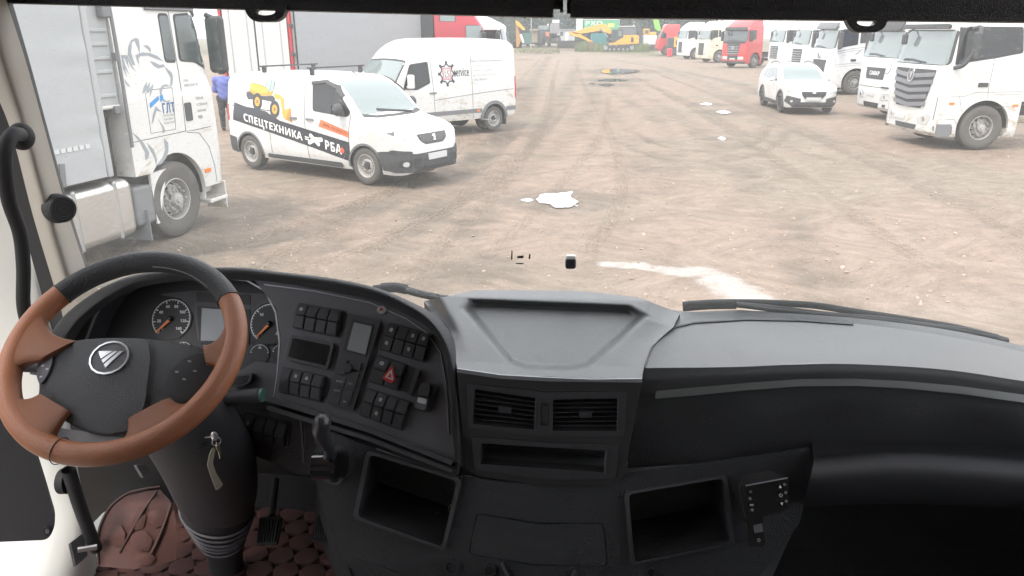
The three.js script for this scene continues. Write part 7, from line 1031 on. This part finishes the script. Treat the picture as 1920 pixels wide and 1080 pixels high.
  part(gs, 'collar', [moved(cyl(0.032, 0.034, 0.055, 0, 0, 0, 'x', 24)).translate(...plG(622, 868).p.addScaledVector(plG.n, 0.03).toArray()), moved(cyl(0.035, 0.035, 0.012, 0, 0, 0, 'x', 24)).translate(...plG(640, 872).p.addScaledVector(plG.n, 0.03).toArray())], CM.gloss);
  const a = plG(622, 866).p.addScaledVector(plG.n, 0.03); part(gs, 'lever', tube([a, W(618, 846, 1.52), W(612, 832, 1.50), W(604, 818, 1.49)], 0.0125, 20, 12), CM.switch);
  const kp = [W(614, 838, 1.50), W(606, 822, 1.49), W(602, 805, 1.485), W(605, 792, 1.48), W(614, 787, 1.475)], kr = [0.012, 0.017, 0.0205, 0.0205, 0.013]; { const cu = new THREE.CatmullRomCurve3(kp), rings = []; for (let i = 0; i <= 20; i++) { const u = i / 20, p = cu.getPoint(u), tg = cu.getTangent(u), x = V3(1, 0, 0.2).cross(tg).normalize(), y = tg.clone().cross(x), r = mono([0, 0.25, 0.5, 0.75, 1], kr)(u) * (u > 0.97 ? 0.5 : 1); rings.push(Array.from({ length: 18 }, (_, k) => p.clone().addScaledVector(x, cos(k / 9 * PI) * r).addScaledVector(y, sin(k / 9 * PI) * r))); } part(gs, 'knob', loftGeo(rings, true, 1.2), CM.switch); }
  // bits left in the cubby
  const kb = thing('wire_scrap', 'small gold wire ring lying in the left cubby', 'wire'), at = W(842, 975, 1.545).addScaledVector(CF, 0.05); part(kb, 'ring', new THREE.TorusGeometry(0.011, 0.0009, 6, 24).rotateY(0.6).translate(...at.toArray()), CM.brass); part(kb, 'tail', [bar(at.clone().add(V3(-0.002, -0.011, 0)), at.clone().add(V3(-0.004, -0.022, 0.004)), 0.0008), bar(at.clone().add(V3(-0.03, -0.016, 0)), at.clone().add(V3(-0.045, -0.011, 0.004)), 0.0008)], CM.brass);
}
// ------------------------------------------------ steering wheel
{
  const el = 53 * PI / 180, az = -1.5 * PI / 180, n = V3(sin(az) * cos(el), sin(el), cos(az) * cos(el)), o = eye.clone().addScaledVector(RAY(233.5, 656.8), 1.487), ex = UP.clone().cross(n).normalize(), ey = n.clone().cross(ex);
  const sw = thing('steering_wheel', 'truck steering wheel with tan leather rim, black top section and black hub', 'steering wheel');
  sw.matrixAutoUpdate = true; sw.position.copy(o); sw.quaternion.setFromRotationMatrix(new THREE.Matrix4().makeBasis(ex, ey, n));
  const L = (px, py) => { const p = onPlane(px, py, o, n).sub(o); return [p.dot(ex), p.dot(ey)]; }, Zw = (q) => q.map(([x, y, r]) => { const [a, b] = L(x / 2.455, 460 + y / 2.455); return r ? [a, b, r] : [a, b]; });
  const R = 0.2165, r = 0.0242, ang = (px, py) => { const [a, b] = L(px, py); return atan2(b, a); };
  const a0 = ang(448, 553), a1 = ang(112, 545), arc = (s, e) => { const g = new THREE.TorusGeometry(R, r, 18, 90, e - s); g.rotateZ(s); const p = g.attributes.position; for (let i = 0; i < p.count; i++) { const x = p.getX(i), y = p.getY(i), l = hypot(x, y), k = 1 + (R - l) / R * 0.1; p.setXY(i, x * k, y * k); } g.computeVertexNormals(); const u = g.attributes.uv; for (let i = 0; i < u.count; i++) u.setXY(i, u.getX(i) * (e - s) * R, u.getY(i) * 0.1); return g; };
  part(sw, 'top_rim', arc(a0, a1), CM.leather); part(sw, 'tan_rim', arc(a1 + 0.012, a0 + 2 * PI - 0.012), CM.tan);
  const seamA = ang(110, 850); part(sw, 'rim_seam', new THREE.TorusGeometry(r + 0.0004, 0.0009, 6, 30).rotateX(PI / 2).rotateZ(0).translate(R, 0, 0).rotateZ(seamA), CM.dark);
  for (const a of [a0, a1]) part(sw, 'rim_joint', new THREE.TorusGeometry(r - 0.0006, 0.0012, 6, 30).rotateX(PI / 2).translate(R, 0, 0).rotateZ(a + (a === a1 ? 0.006 : -0.006)), CM.dark);
  { const st = []; for (let k = 0; k < 26; k++) { const a = lerp(a0 + 0.25, a0 + 0.95, k / 25); st.push(box(0.004, 0.0012, 0.0012).rotateZ(a + PI / 2 + (k % 2 ? 0.4 : -0.4)).translate(cos(a) * (R - r * 0.86), sin(a) * (R - r * 0.86), 0.0095)); } part(sw, 'stitching', st, CM.mark); }
  const dome = (h, q, fall) => { const c = q.reduce((s, p) => [s[0] + p[0] / q.length, s[1] + p[1] / q.length], [0, 0]), m = max(...q.map((p) => hypot(p[0] - c[0], p[1] - c[1]))); const f = (a, b) => V3(a, b, h(a, b)); return mapOf(f, 1, 0.001); };
  const pad = (nm, q, rad, hf, base, m, parent = sw) => { const g = skin(rpoly(Zw(q), rad), mapOf((a, b) => V3(a, b, hf(a, b)), 1, 0.001), 0, 0.012, base); return part(parent, nm, g, m); };
  const hubQ = [[215, 455], [345, 447], [700, 450], [985, 466], [1000, 560], [935, 655], [820, 738], [668, 745], [640, 810], [560, 860], [470, 862], [380, 845], [290, 800], [215, 745], [148, 716], [168, 640], [152, 545]];
  const hz = Zw(hubQ), hc = [0.0, -0.012], hubH = (a, b) => 0.020 - 0.055 * (((a - hc[0]) / 0.16) ** 2 + ((b - hc[1]) / 0.14) ** 2) * 0.55;
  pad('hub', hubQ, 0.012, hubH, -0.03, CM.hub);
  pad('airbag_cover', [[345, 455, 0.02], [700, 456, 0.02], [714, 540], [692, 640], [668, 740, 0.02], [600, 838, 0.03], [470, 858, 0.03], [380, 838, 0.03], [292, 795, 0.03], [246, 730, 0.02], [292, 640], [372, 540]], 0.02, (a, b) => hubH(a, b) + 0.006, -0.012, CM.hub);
  // spokes flare into the rim: hub edge points h0, h1; rim points r0, r1 (all read off the photograph)
  const spoke = (h0, h1, r0, r1) => {
    const [a, b] = Zw([h0, h1]), c = Zw([r0, r1]).map(([x, y]) => atan2(y, x)); let [s, e] = c; while (e - s > PI) e -= 2 * PI; while (s - e > PI) e += 2 * PI;
    const edge = (h, w0) => { const l0 = hypot(...h), a0 = atan2(h[1], h[0]); let d = w0 - a0; while (d > PI) d -= 2 * PI; while (d < -PI) d += 2 * PI; return (v) => { const l = lerp(l0 * 0.9, R, v), w = a0 + d * Math.pow(v, 2.6); return [cos(w) * l, sin(w) * l, v]; }; };
    const A = edge(a, s), B = edge(b, e), rings = [];
    for (let j = 0; j <= 20; j++) { const v = j / 20, p = A(v), q = B(v), th = lerp(0.010, r * 0.78, smooth(0.1, 1, v)), zc = lerp(0.004, 0, v), ring = []; for (let k = 0; k < 24; k++) { const w = k / 24 * 2 * PI, u = 0.5 - 0.5 * Math.sign(cos(w)) * Math.pow(abs(cos(w)), 0.55), z = zc + th * Math.sign(sin(w)) * Math.pow(abs(sin(w)), 0.55); let x = lerp(p[0], q[0], u), y = lerp(p[1], q[1], u); const l = hypot(x, y), want = lerp(l, lerp(hypot(p[0], p[1]), hypot(q[0], q[1]), u), v); ring.push(V3(x * want / l, y * want / l, z)); } rings.push(ring); }
    part(sw, 'spoke', loftGeo(rings, true, 1.1), CM.tan);
  };
  spoke([345, 446], [152, 545], [190, 250], [10, 620]); spoke([1000, 562], [985, 466], [1110, 620], [1070, 230]); spoke([148, 716], [300, 806], [0, 690], [215, 960]); spoke([600, 850], [820, 736], [520, 1000], [960, 700]);
  const btn = (nm, q, m) => pad(nm, q, 0.01, (a, b) => hubH(a, b) + 0.006, -0.006, m);
  const pl1 = btn('button_pad', [[215, 462], [246, 490], [248, 540], [222, 600], [178, 640], [160, 600], [158, 548]], CM.panel), pl2 = btn('button_pad', [[985, 472], [1000, 560], [935, 652], [815, 735], [742, 735], [760, 660], [792, 590], [870, 515]], CM.dashFine);
  const dot = (q, par) => { const [a, b] = Zw([q])[0]; part(par, 'button_mark', skin(rect(a - 0.003, b - 0.0016, a + 0.003, b + 0.0016, 0.001), mapOf((x, y) => V3(x, y, hubH(x, y) + 0.006), 1, 0.001), 0.0007, 0.01, 0), CM.mark); };
  for (const q of [[215, 485], [222, 520], [196, 552], [220, 572], [186, 602]]) dot(q, pl1); for (const q of [[875, 538], [950, 540], [895, 576], [848, 617], [820, 590]]) dot(q, pl2);
  // badge: ring with a striped triangle
  const [bx, by] = Zw([[533, 548]])[0], bm = mapOf((x, y) => V3(x, y, hubH(x, y) + 0.007), 1, 0.001), bd = part(sw, 'badge', skin(circle(bx, by, 0.034, 0.031), bm, 0.002, 0.012, 0), CM.panel);
  part(bd, 'badge_ring', skin(holed(circle(bx, by, 0.038, 0.035), circle(bx, by, 0.0345, 0.0315)), bm, 0.004, 0.012, 0), CM.silver);
  for (const q of [[[-0.024, 0.014], [0.004, 0.014], [-0.014, -0.004], [-0.019, 0.004]], [[0.007, 0.014], [0.014, 0.014], [-0.007, -0.014], [-0.012, -0.007]], [[0.017, 0.014], [0.024, 0.014], [0.0, -0.024], [-0.005, -0.017]]]) part(bd, 'badge_stripe', skin(rpoly(q.map(([x, y]) => [bx + x, by + y * 0.9])), bm, 0.004, 0.012, 0), CM.silver);
  // column, stalks, lock
  const sc = thing('steering_column', 'black steering column with ribbed rubber boot going down to the floor', 'steering column');
  const ring = (p, tg, a, b, k = 28) => { const x = V3(1, 0, 0.1).cross(tg).normalize(), y = tg.clone().cross(x).normalize(); return Array.from({ length: k }, (_, i) => p.clone().addScaledVector(x, cos(i / k * 2 * PI) * b).addScaledVector(y, sin(i / k * 2 * PI) * a)); };
  const path = (pts) => { const cu = new THREE.CatmullRomCurve3(pts.map((p) => W(p[0], p[1], p[2]))), ra = mono(pts.map((_, i) => i / (pts.length - 1)), pts.map((p) => p[3])), N = pts[0].n ?? 26; return loftGeo(Array.from({ length: N + 1 }, (_, i) => ring(cu.getPoint(i / N), cu.getTangent(i / N), ra(i / N), ra(i / N) * 0.8)), true, 1.0); };
  part(sc, 'shroud', path([[270, 700, 1.48, 0.06], [330, 770, 1.56, 0.115], [380, 840, 1.64, 0.125], [402, 910, 1.72, 0.115], [408, 950, 1.76, 0.10]]), CM.dashFine);
  const boot = [[406, 945, 1.75, 0.10]]; for (let k = 0; k < 5; k++) { const y = 958 + k * 12, r0 = 0.097 - k * 0.007; boot.push([407 + k * 2, y, 1.76 + k * 0.014, r0], [408 + k * 2, y + 6, 1.767 + k * 0.014, r0 - 0.010]); } boot.push([420, 1024, 1.84, 0.055], [424, 1060, 1.88, 0.052], [426, 1110, 1.93, 0.055]); boot[0].n = 90; part(sc, 'ribbed_boot', path(boot), CM.rubber);
  { const cu = new THREE.CatmullRomCurve3([[406, 945, 1.75], [409, 975, 1.78], [412, 1000, 1.81], [420, 1028, 1.845]].map((p) => W(...p))); for (let k = 0; k < 6; k++) { const u = 0.12 + k * 0.135, p = cu.getPoint(u), tg = cu.getTangent(u), q = new THREE.Quaternion().setFromUnitVectors(V3(0, 0, 1), tg), r = 0.103 - k * 0.0068; part(sc, 'boot_rib', new THREE.TorusGeometry(r, 0.0042, 10, 48).scale(1, 0.82, 1).applyQuaternion(q).translate(p.x, p.y, p.z), CM.panel); } }  // ribs lighter than the boot: the light they catch is in their colour
  part(sc, 'column_cover_label', S(rpoly([[254, 872], [272, 870], [286, 893], [268, 896]], 2), pxPlane([254, 872, 1.55], [286, 893, 1.57], [268, 896, 1.55]), 0.003, -0.01), CM.panel);
  { const a = W(340, 758, 1.56), b = W(420, 750, 1.60), c = W(488, 741, 1.60); const st = sub(sc, 'stalk'); part(st, 'stalk_arm', [bar(a, b, 0.014, 14), bar(b, c, 0.018, 18)], CM.dashFine); part(st, 'stalk_end', bar(c, W(494, 741, 1.60), 0.0165, 18), mat([0.05, 0.12, 0.10], 0.4)); }
  { const a = W(130, 700, 1.54), c = W(58, 686, 1.50), st = sub(sc, 'stalk'); part(st, 'stalk_arm', bar(a, c, 0.010, 12), CM.dashFine); part(st, 'stalk_end', bar(W(75, 688, 1.51), W(42, 686, 1.49), 0.014, 16), CM.dashFine); }
  const lk = W(378, 822, 1.53), q = new THREE.Quaternion().setFromUnitVectors(UP, V3(0.35, 0.45, 0.8).normalize()), put = (g) => g.applyQuaternion(q).translate(...lk.toArray()); const lock = sub(sc, 'ignition_lock');
  part(lock, 'lock_collar', put(merge([cyl(0.030, 0.034, 0.05, 0, -0.02, 0, 'y', 28), new THREE.TorusGeometry(0.026, 0.004, 8, 28).rotateX(PI / 2).translate(0, 0.006, 0)])), CM.switch); part(lock, 'lock_barrel', put(cyl(0.015, 0.016, 0.014, 0, 0.01, 0, 'y', 24)), CM.gloss);
  const ks = thing('ignition_keys', 'ignition key with a dangling tan tag under the steering wheel', 'keys'), kp = W(402, 818, 1.50);
  part(ks, 'key_bow', [bar(lk.clone().add(V3(0.005, 0.008, 0.012)), kp, 0.0022), blob(kp.x, kp.y, kp.z, 0.009, 0.012, 0.003)], CM.silver); part(ks, 'key_ring', new THREE.TorusGeometry(0.010, 0.0011, 6, 24).rotateY(0.7).translate(...W(406, 828, 1.50).toArray()), CM.silver);
  const plK = pxPlane([400, 840, 1.50], [410, 915, 1.52], [390, 880, 1.49]); part(ks, 'spare_key', S(rpoly([[404, 828], [409, 830], [412, 846], [411, 860], [408, 846], [404, 840]], 1), plK, 0.004, 0.001), CM.brass);
  part(ks, 'tag', S(holed(rpoly([[398, 838], [403, 842], [398, 868], [404, 886], [418, 908], [405, 920], [396, 896], [388, 872], [392, 852]], 4), circle(406, 911, 1.6)), plK, 0.002, 0, 10), CM.tag);
}
{ // floor mats: base sheet and stitched hexagonal pads
  const fm = thing('floor_mat', 'brown quilted leather floor mat with hexagonal pads in the driver footwell', 'floor mat');
  const fy = 1.15, c = cabPt, hexR = 0.046, hg = (() => { const rings = []; for (let j = 0; j <= 4; j++) { const k = [1, 0.985, 0.93, 0.72, 0.04][j], y = [0, 0.007, 0.0105, 0.0125, 0.013][j]; rings.push(Array.from({ length: 24 }, (_, i) => { const a = i / 24 * 2 * PI, hx = cos(PI / 6) / cos(((a + PI / 6) % (PI / 3)) - PI / 6); return V3(cos(a) * hexR * k * lerp(1, hx, 0.97), y, sin(a) * hexR * k * lerp(1, hx, 0.97)); })); } return loftGeo(rings.map((q) => q.reverse()), true, 1.4); })();
  part(fm, 'mat_sheet', cb(-1.46, -0.22, fy - 0.01, fy + 0.004, 1.25, 2.18, 0.004), CM.piping);  // sheet darker than the pads: shade of the gaps put into its colour
  const dx = hexR * 2 * cos(PI / 6) + 0.004, dz = hexR * 1.5 + 0.004;
  for (let j = 0; j < 13; j++) for (let i = 0; i < 16; i++) { const r = -1.42 + i * dx + (j % 2) * dx / 2, f = 1.3 + j * dz; if (r > -0.26) continue; const p = part(fm, 'quilt_pad', hg, CM.mat); p.position.copy(c(r, fy + 0.003, f)); p.rotation.y = -YAW + PI / 6; p.scale.set(rr(0.97, 1.02), rr(0.85, 1.15), rr(0.97, 1.02)); }
  // raised flap of the mat against the left wall
  const flap = rowsGeo([[[188, 1062, 1.72], [260, 1066, 1.66], [330, 1050, 1.70]], [[186, 1000, 1.76], [250, 1010, 1.70], [330, 985, 1.74]], [[205, 955, 1.82], [262, 950, 1.76], [322, 945, 1.80]], [[236, 930, 1.88], [270, 922, 1.84], [300, 918, 1.86]]], 24, 24, 0.3); part(fm, 'side_flap', flap, CM.mat); const fmap = onMesh(flap);
  for (const q of [[[238, 960], [258, 952], [276, 966], [270, 992], [246, 996], [232, 980]], [[252, 998], [274, 994], [288, 1012], [280, 1034], [256, 1030], [244, 1012]], [[278, 960], [300, 950], [316, 962], [312, 984], [290, 992], [278, 978]], [[214, 984], [230, 984], [240, 1000], [236, 1024], [216, 1026], [206, 1004]], [[262, 1036], [284, 1036], [294, 1046], [284, 1058], [262, 1060], [250, 1048]]]) { const c = q.reduce((k, p) => [k[0] + p[0] / 6, k[1] + p[1] / 6], [0, 0]), rad = max(...q.map((p) => hypot(p[0] - c[0], p[1] - c[1]))); const dm = (x, y) => { const b = fmap(x, y), d = min(1, hypot(x - c[0], y - c[1]) / rad); return { p: b.p.addScaledVector(b.n, 0.011 * (1 - d * d)), n: b.n }; }; const g = S(rpoly(grow(q, -0.6), 5), dm, 0.001, -0.003, 5); g.computeVertexNormals(); part(fm, 'quilt_pad', toCreasedNormals(g, 0.9), CM.mat); }
  for (const l of [[[294, 926], [268, 965], [246, 1004], [226, 1040]], [[322, 950], [308, 990], [292, 1028], [276, 1058]]]) part(fm, 'flap_seam', tube(l.map(([x, y]) => fmap(x, y).p.addScaledVector(UP, 0.008)), 0.0045, 30, 8), CM.piping);
  part(fm, 'flap_piping', [tube([[186, 1060], [186, 1000], [206, 955], [236, 930], [270, 920], [300, 916]].map(([x, y]) => fmap(x, y).p.addScaledVector(UP, 0.004)), 0.005, 40, 8)], CM.piping);
  // wall of the footwell and pedals
  part(dash, 'footwell_wall', rowsGeo([[[60, 700, 2.12], [420, 740, 2.16], [700, 790, 2.12]], [[80, 800, 2.12], [420, 830, 2.18], [700, 870, 2.14]], [[110, 880, 2.14], [420, 900, 2.2], [700, 930, 2.15]], [[150, 960, 2.2], [420, 980, 2.22], [700, 1000, 2.15]], [[150, 1020, 2.18], [420, 1030, 2.2], [700, 1050, 2.1]]], 10, 8), CM.dark);
  part(dash, 'tunnel_side', rowsGeo([[[588, 830, 1.58], [596, 860, 1.8], [600, 880, 2.2]], [[612, 960, 1.56], [600, 960, 1.8], [590, 960, 2.2]], [[660, 1080, 1.52], [630, 1060, 1.75], [600, 1030, 2.15]], [[690, 1160, 1.5], [660, 1130, 1.7], [620, 1090, 2.1]]], 10, 12), CM.dash);
  const pd = (lab, q, D, m) => { const p = thing('pedal', lab, 'pedal', 'pedals'), pl = pxPlane([q[0][0], q[0][1], D], [q[1][0], q[1][1], D], [q[2][0], q[2][1], D - 0.06]); part(p, 'pedal_plate', S(rpoly(q, 6), pl, 0.006, -0.006), CM.rubber); for (let k = 0; k < 7; k++) part(p, 'tread_rib', S(rpoly(cell(q, 0.06 + k * 0.13, 0.12 + k * 0.13, 0.08, 0.92), 1), pl, 0.012, 0.004), m); part(p, 'pedal_arm', bar(pl((q[0][0] + q[1][0]) / 2, q[0][1]).p, W((q[0][0] + q[1][0]) / 2 + 8, q[0][1] - 70, D + 0.15), 0.012), CM.rubber); };
  pd('broad black brake pedal beside the steering column', [[488, 970], [530, 968], [520, 1022], [482, 1022]], 1.86, CM.rubber); pd('ribbed accelerator pedal at the far right of the footwell', [[592, 972], [618, 978], [622, 1016], [584, 1014]], 1.84, CM.panel);
}
// ------------------------------------------------ outside the screen: wipers; on the glass: sensor, tape remains, dirt
{
  const G2 = (px, py, off = 0.03) => { let D = 2.1; for (let i = 0; i < 8; i++) { const p = W(px, py, D); D = glassF(p.dot(CR), p.y); } return W(px, py, D + off); };
  const wp = (lab, arm, blade, hinge) => { const w = thing('windscreen_wiper', lab, 'wiper', 'windscreen wipers');
    part(w, 'wiper_arm', tube(arm.map(([x, y]) => G2(x, y, 0.07)), 0.0105, 40, 8), CM.rubber); const b = blade.map(([x, y]) => G2(x, y, 0.035)); part(w, 'wiper_blade', tube(b, 0.0075, 40, 6), CM.rubber); part(w, 'blade_frame', tube(blade.map(([x, y], i) => G2(x, y - 4 - (i % 2) * 2, 0.05)), 0.0045, 40, 6), CM.dashFine);
    for (let k = 0; k < 4; k++) { const u = 0.2 + k * 0.2, i = floor(u * (blade.length - 1)), x = lerp(blade[i][0], blade[i + 1][0], u * (blade.length - 1) - i), y = lerp(blade[i][1], blade[i + 1][1], u * (blade.length - 1) - i); part(w, 'blade_claw', bar(G2(x - 8, y - 7, 0.055), G2(x + 8, y - 1, 0.04), 0.004, 6), CM.rubber); }
    part(w, 'wiper_hinge', tube(hinge.map(([x, y]) => G2(x, y, 0.08)), 0.016, 12, 8), CM.rubber); };
  wp('long black wiper resting along the right of the windscreen', [[1290, 570], [1380, 567], [1470, 569], [1530, 573], [1600, 584], [1700, 599], [1790, 614], [1870, 633]], [[1380, 572], [1470, 583], [1560, 592], [1650, 601], [1740, 612], [1830, 626], [1890, 640]], [[1280, 575], [1330, 571], [1380, 570]]);
  wp('short black wiper showing beside the left edge of the tray', [[700, 541], [740, 538], [765, 544], [800, 553], [835, 560]], [[760, 546], [790, 554], [815, 559], [840, 562]], [[715, 540], [740, 539], [764, 543]]);
  const s = thing('windscreen_sensor', 'small black sensor with a white cap stuck low on the windscreen', 'sensor'), p = G2(1070, 492, -0.012); part(s, 'sensor_body', box(0.030, 0.030, 0.02, p.x, p.y - 0.003, p.z, 0.007), CM.dark); part(s, 'sensor_cap', box(0.028, 0.012, 0.018, p.x, p.y + 0.016, p.z, 0.005), CM.white);
  const tp = thing('tape_remains', 'four dark scraps of tape left on the windscreen', 'tape'), tm = (px, py) => ({ p: G2(px, py, -0.003), n: CF.clone().negate() }); for (const q of [[[959, 470], [961, 470], [961, 486], [958, 487]], [[970, 480], [982, 479], [981, 484], [970, 484]], [[992, 476], [995, 477], [994, 486], [991, 485]], [[966, 493], [984, 493], [978, 495.5], [968, 494.5]]]) part(tp, 'tape_scrap', S(rpoly(q), tm, 0.0006, 0), CM.dark);
}
scene.fog = new THREE.FogExp2(new THREE.Color(0.80, 0.82, 0.84), 0.0016);   // damp air over the yard
renderer.render(scene, camera);
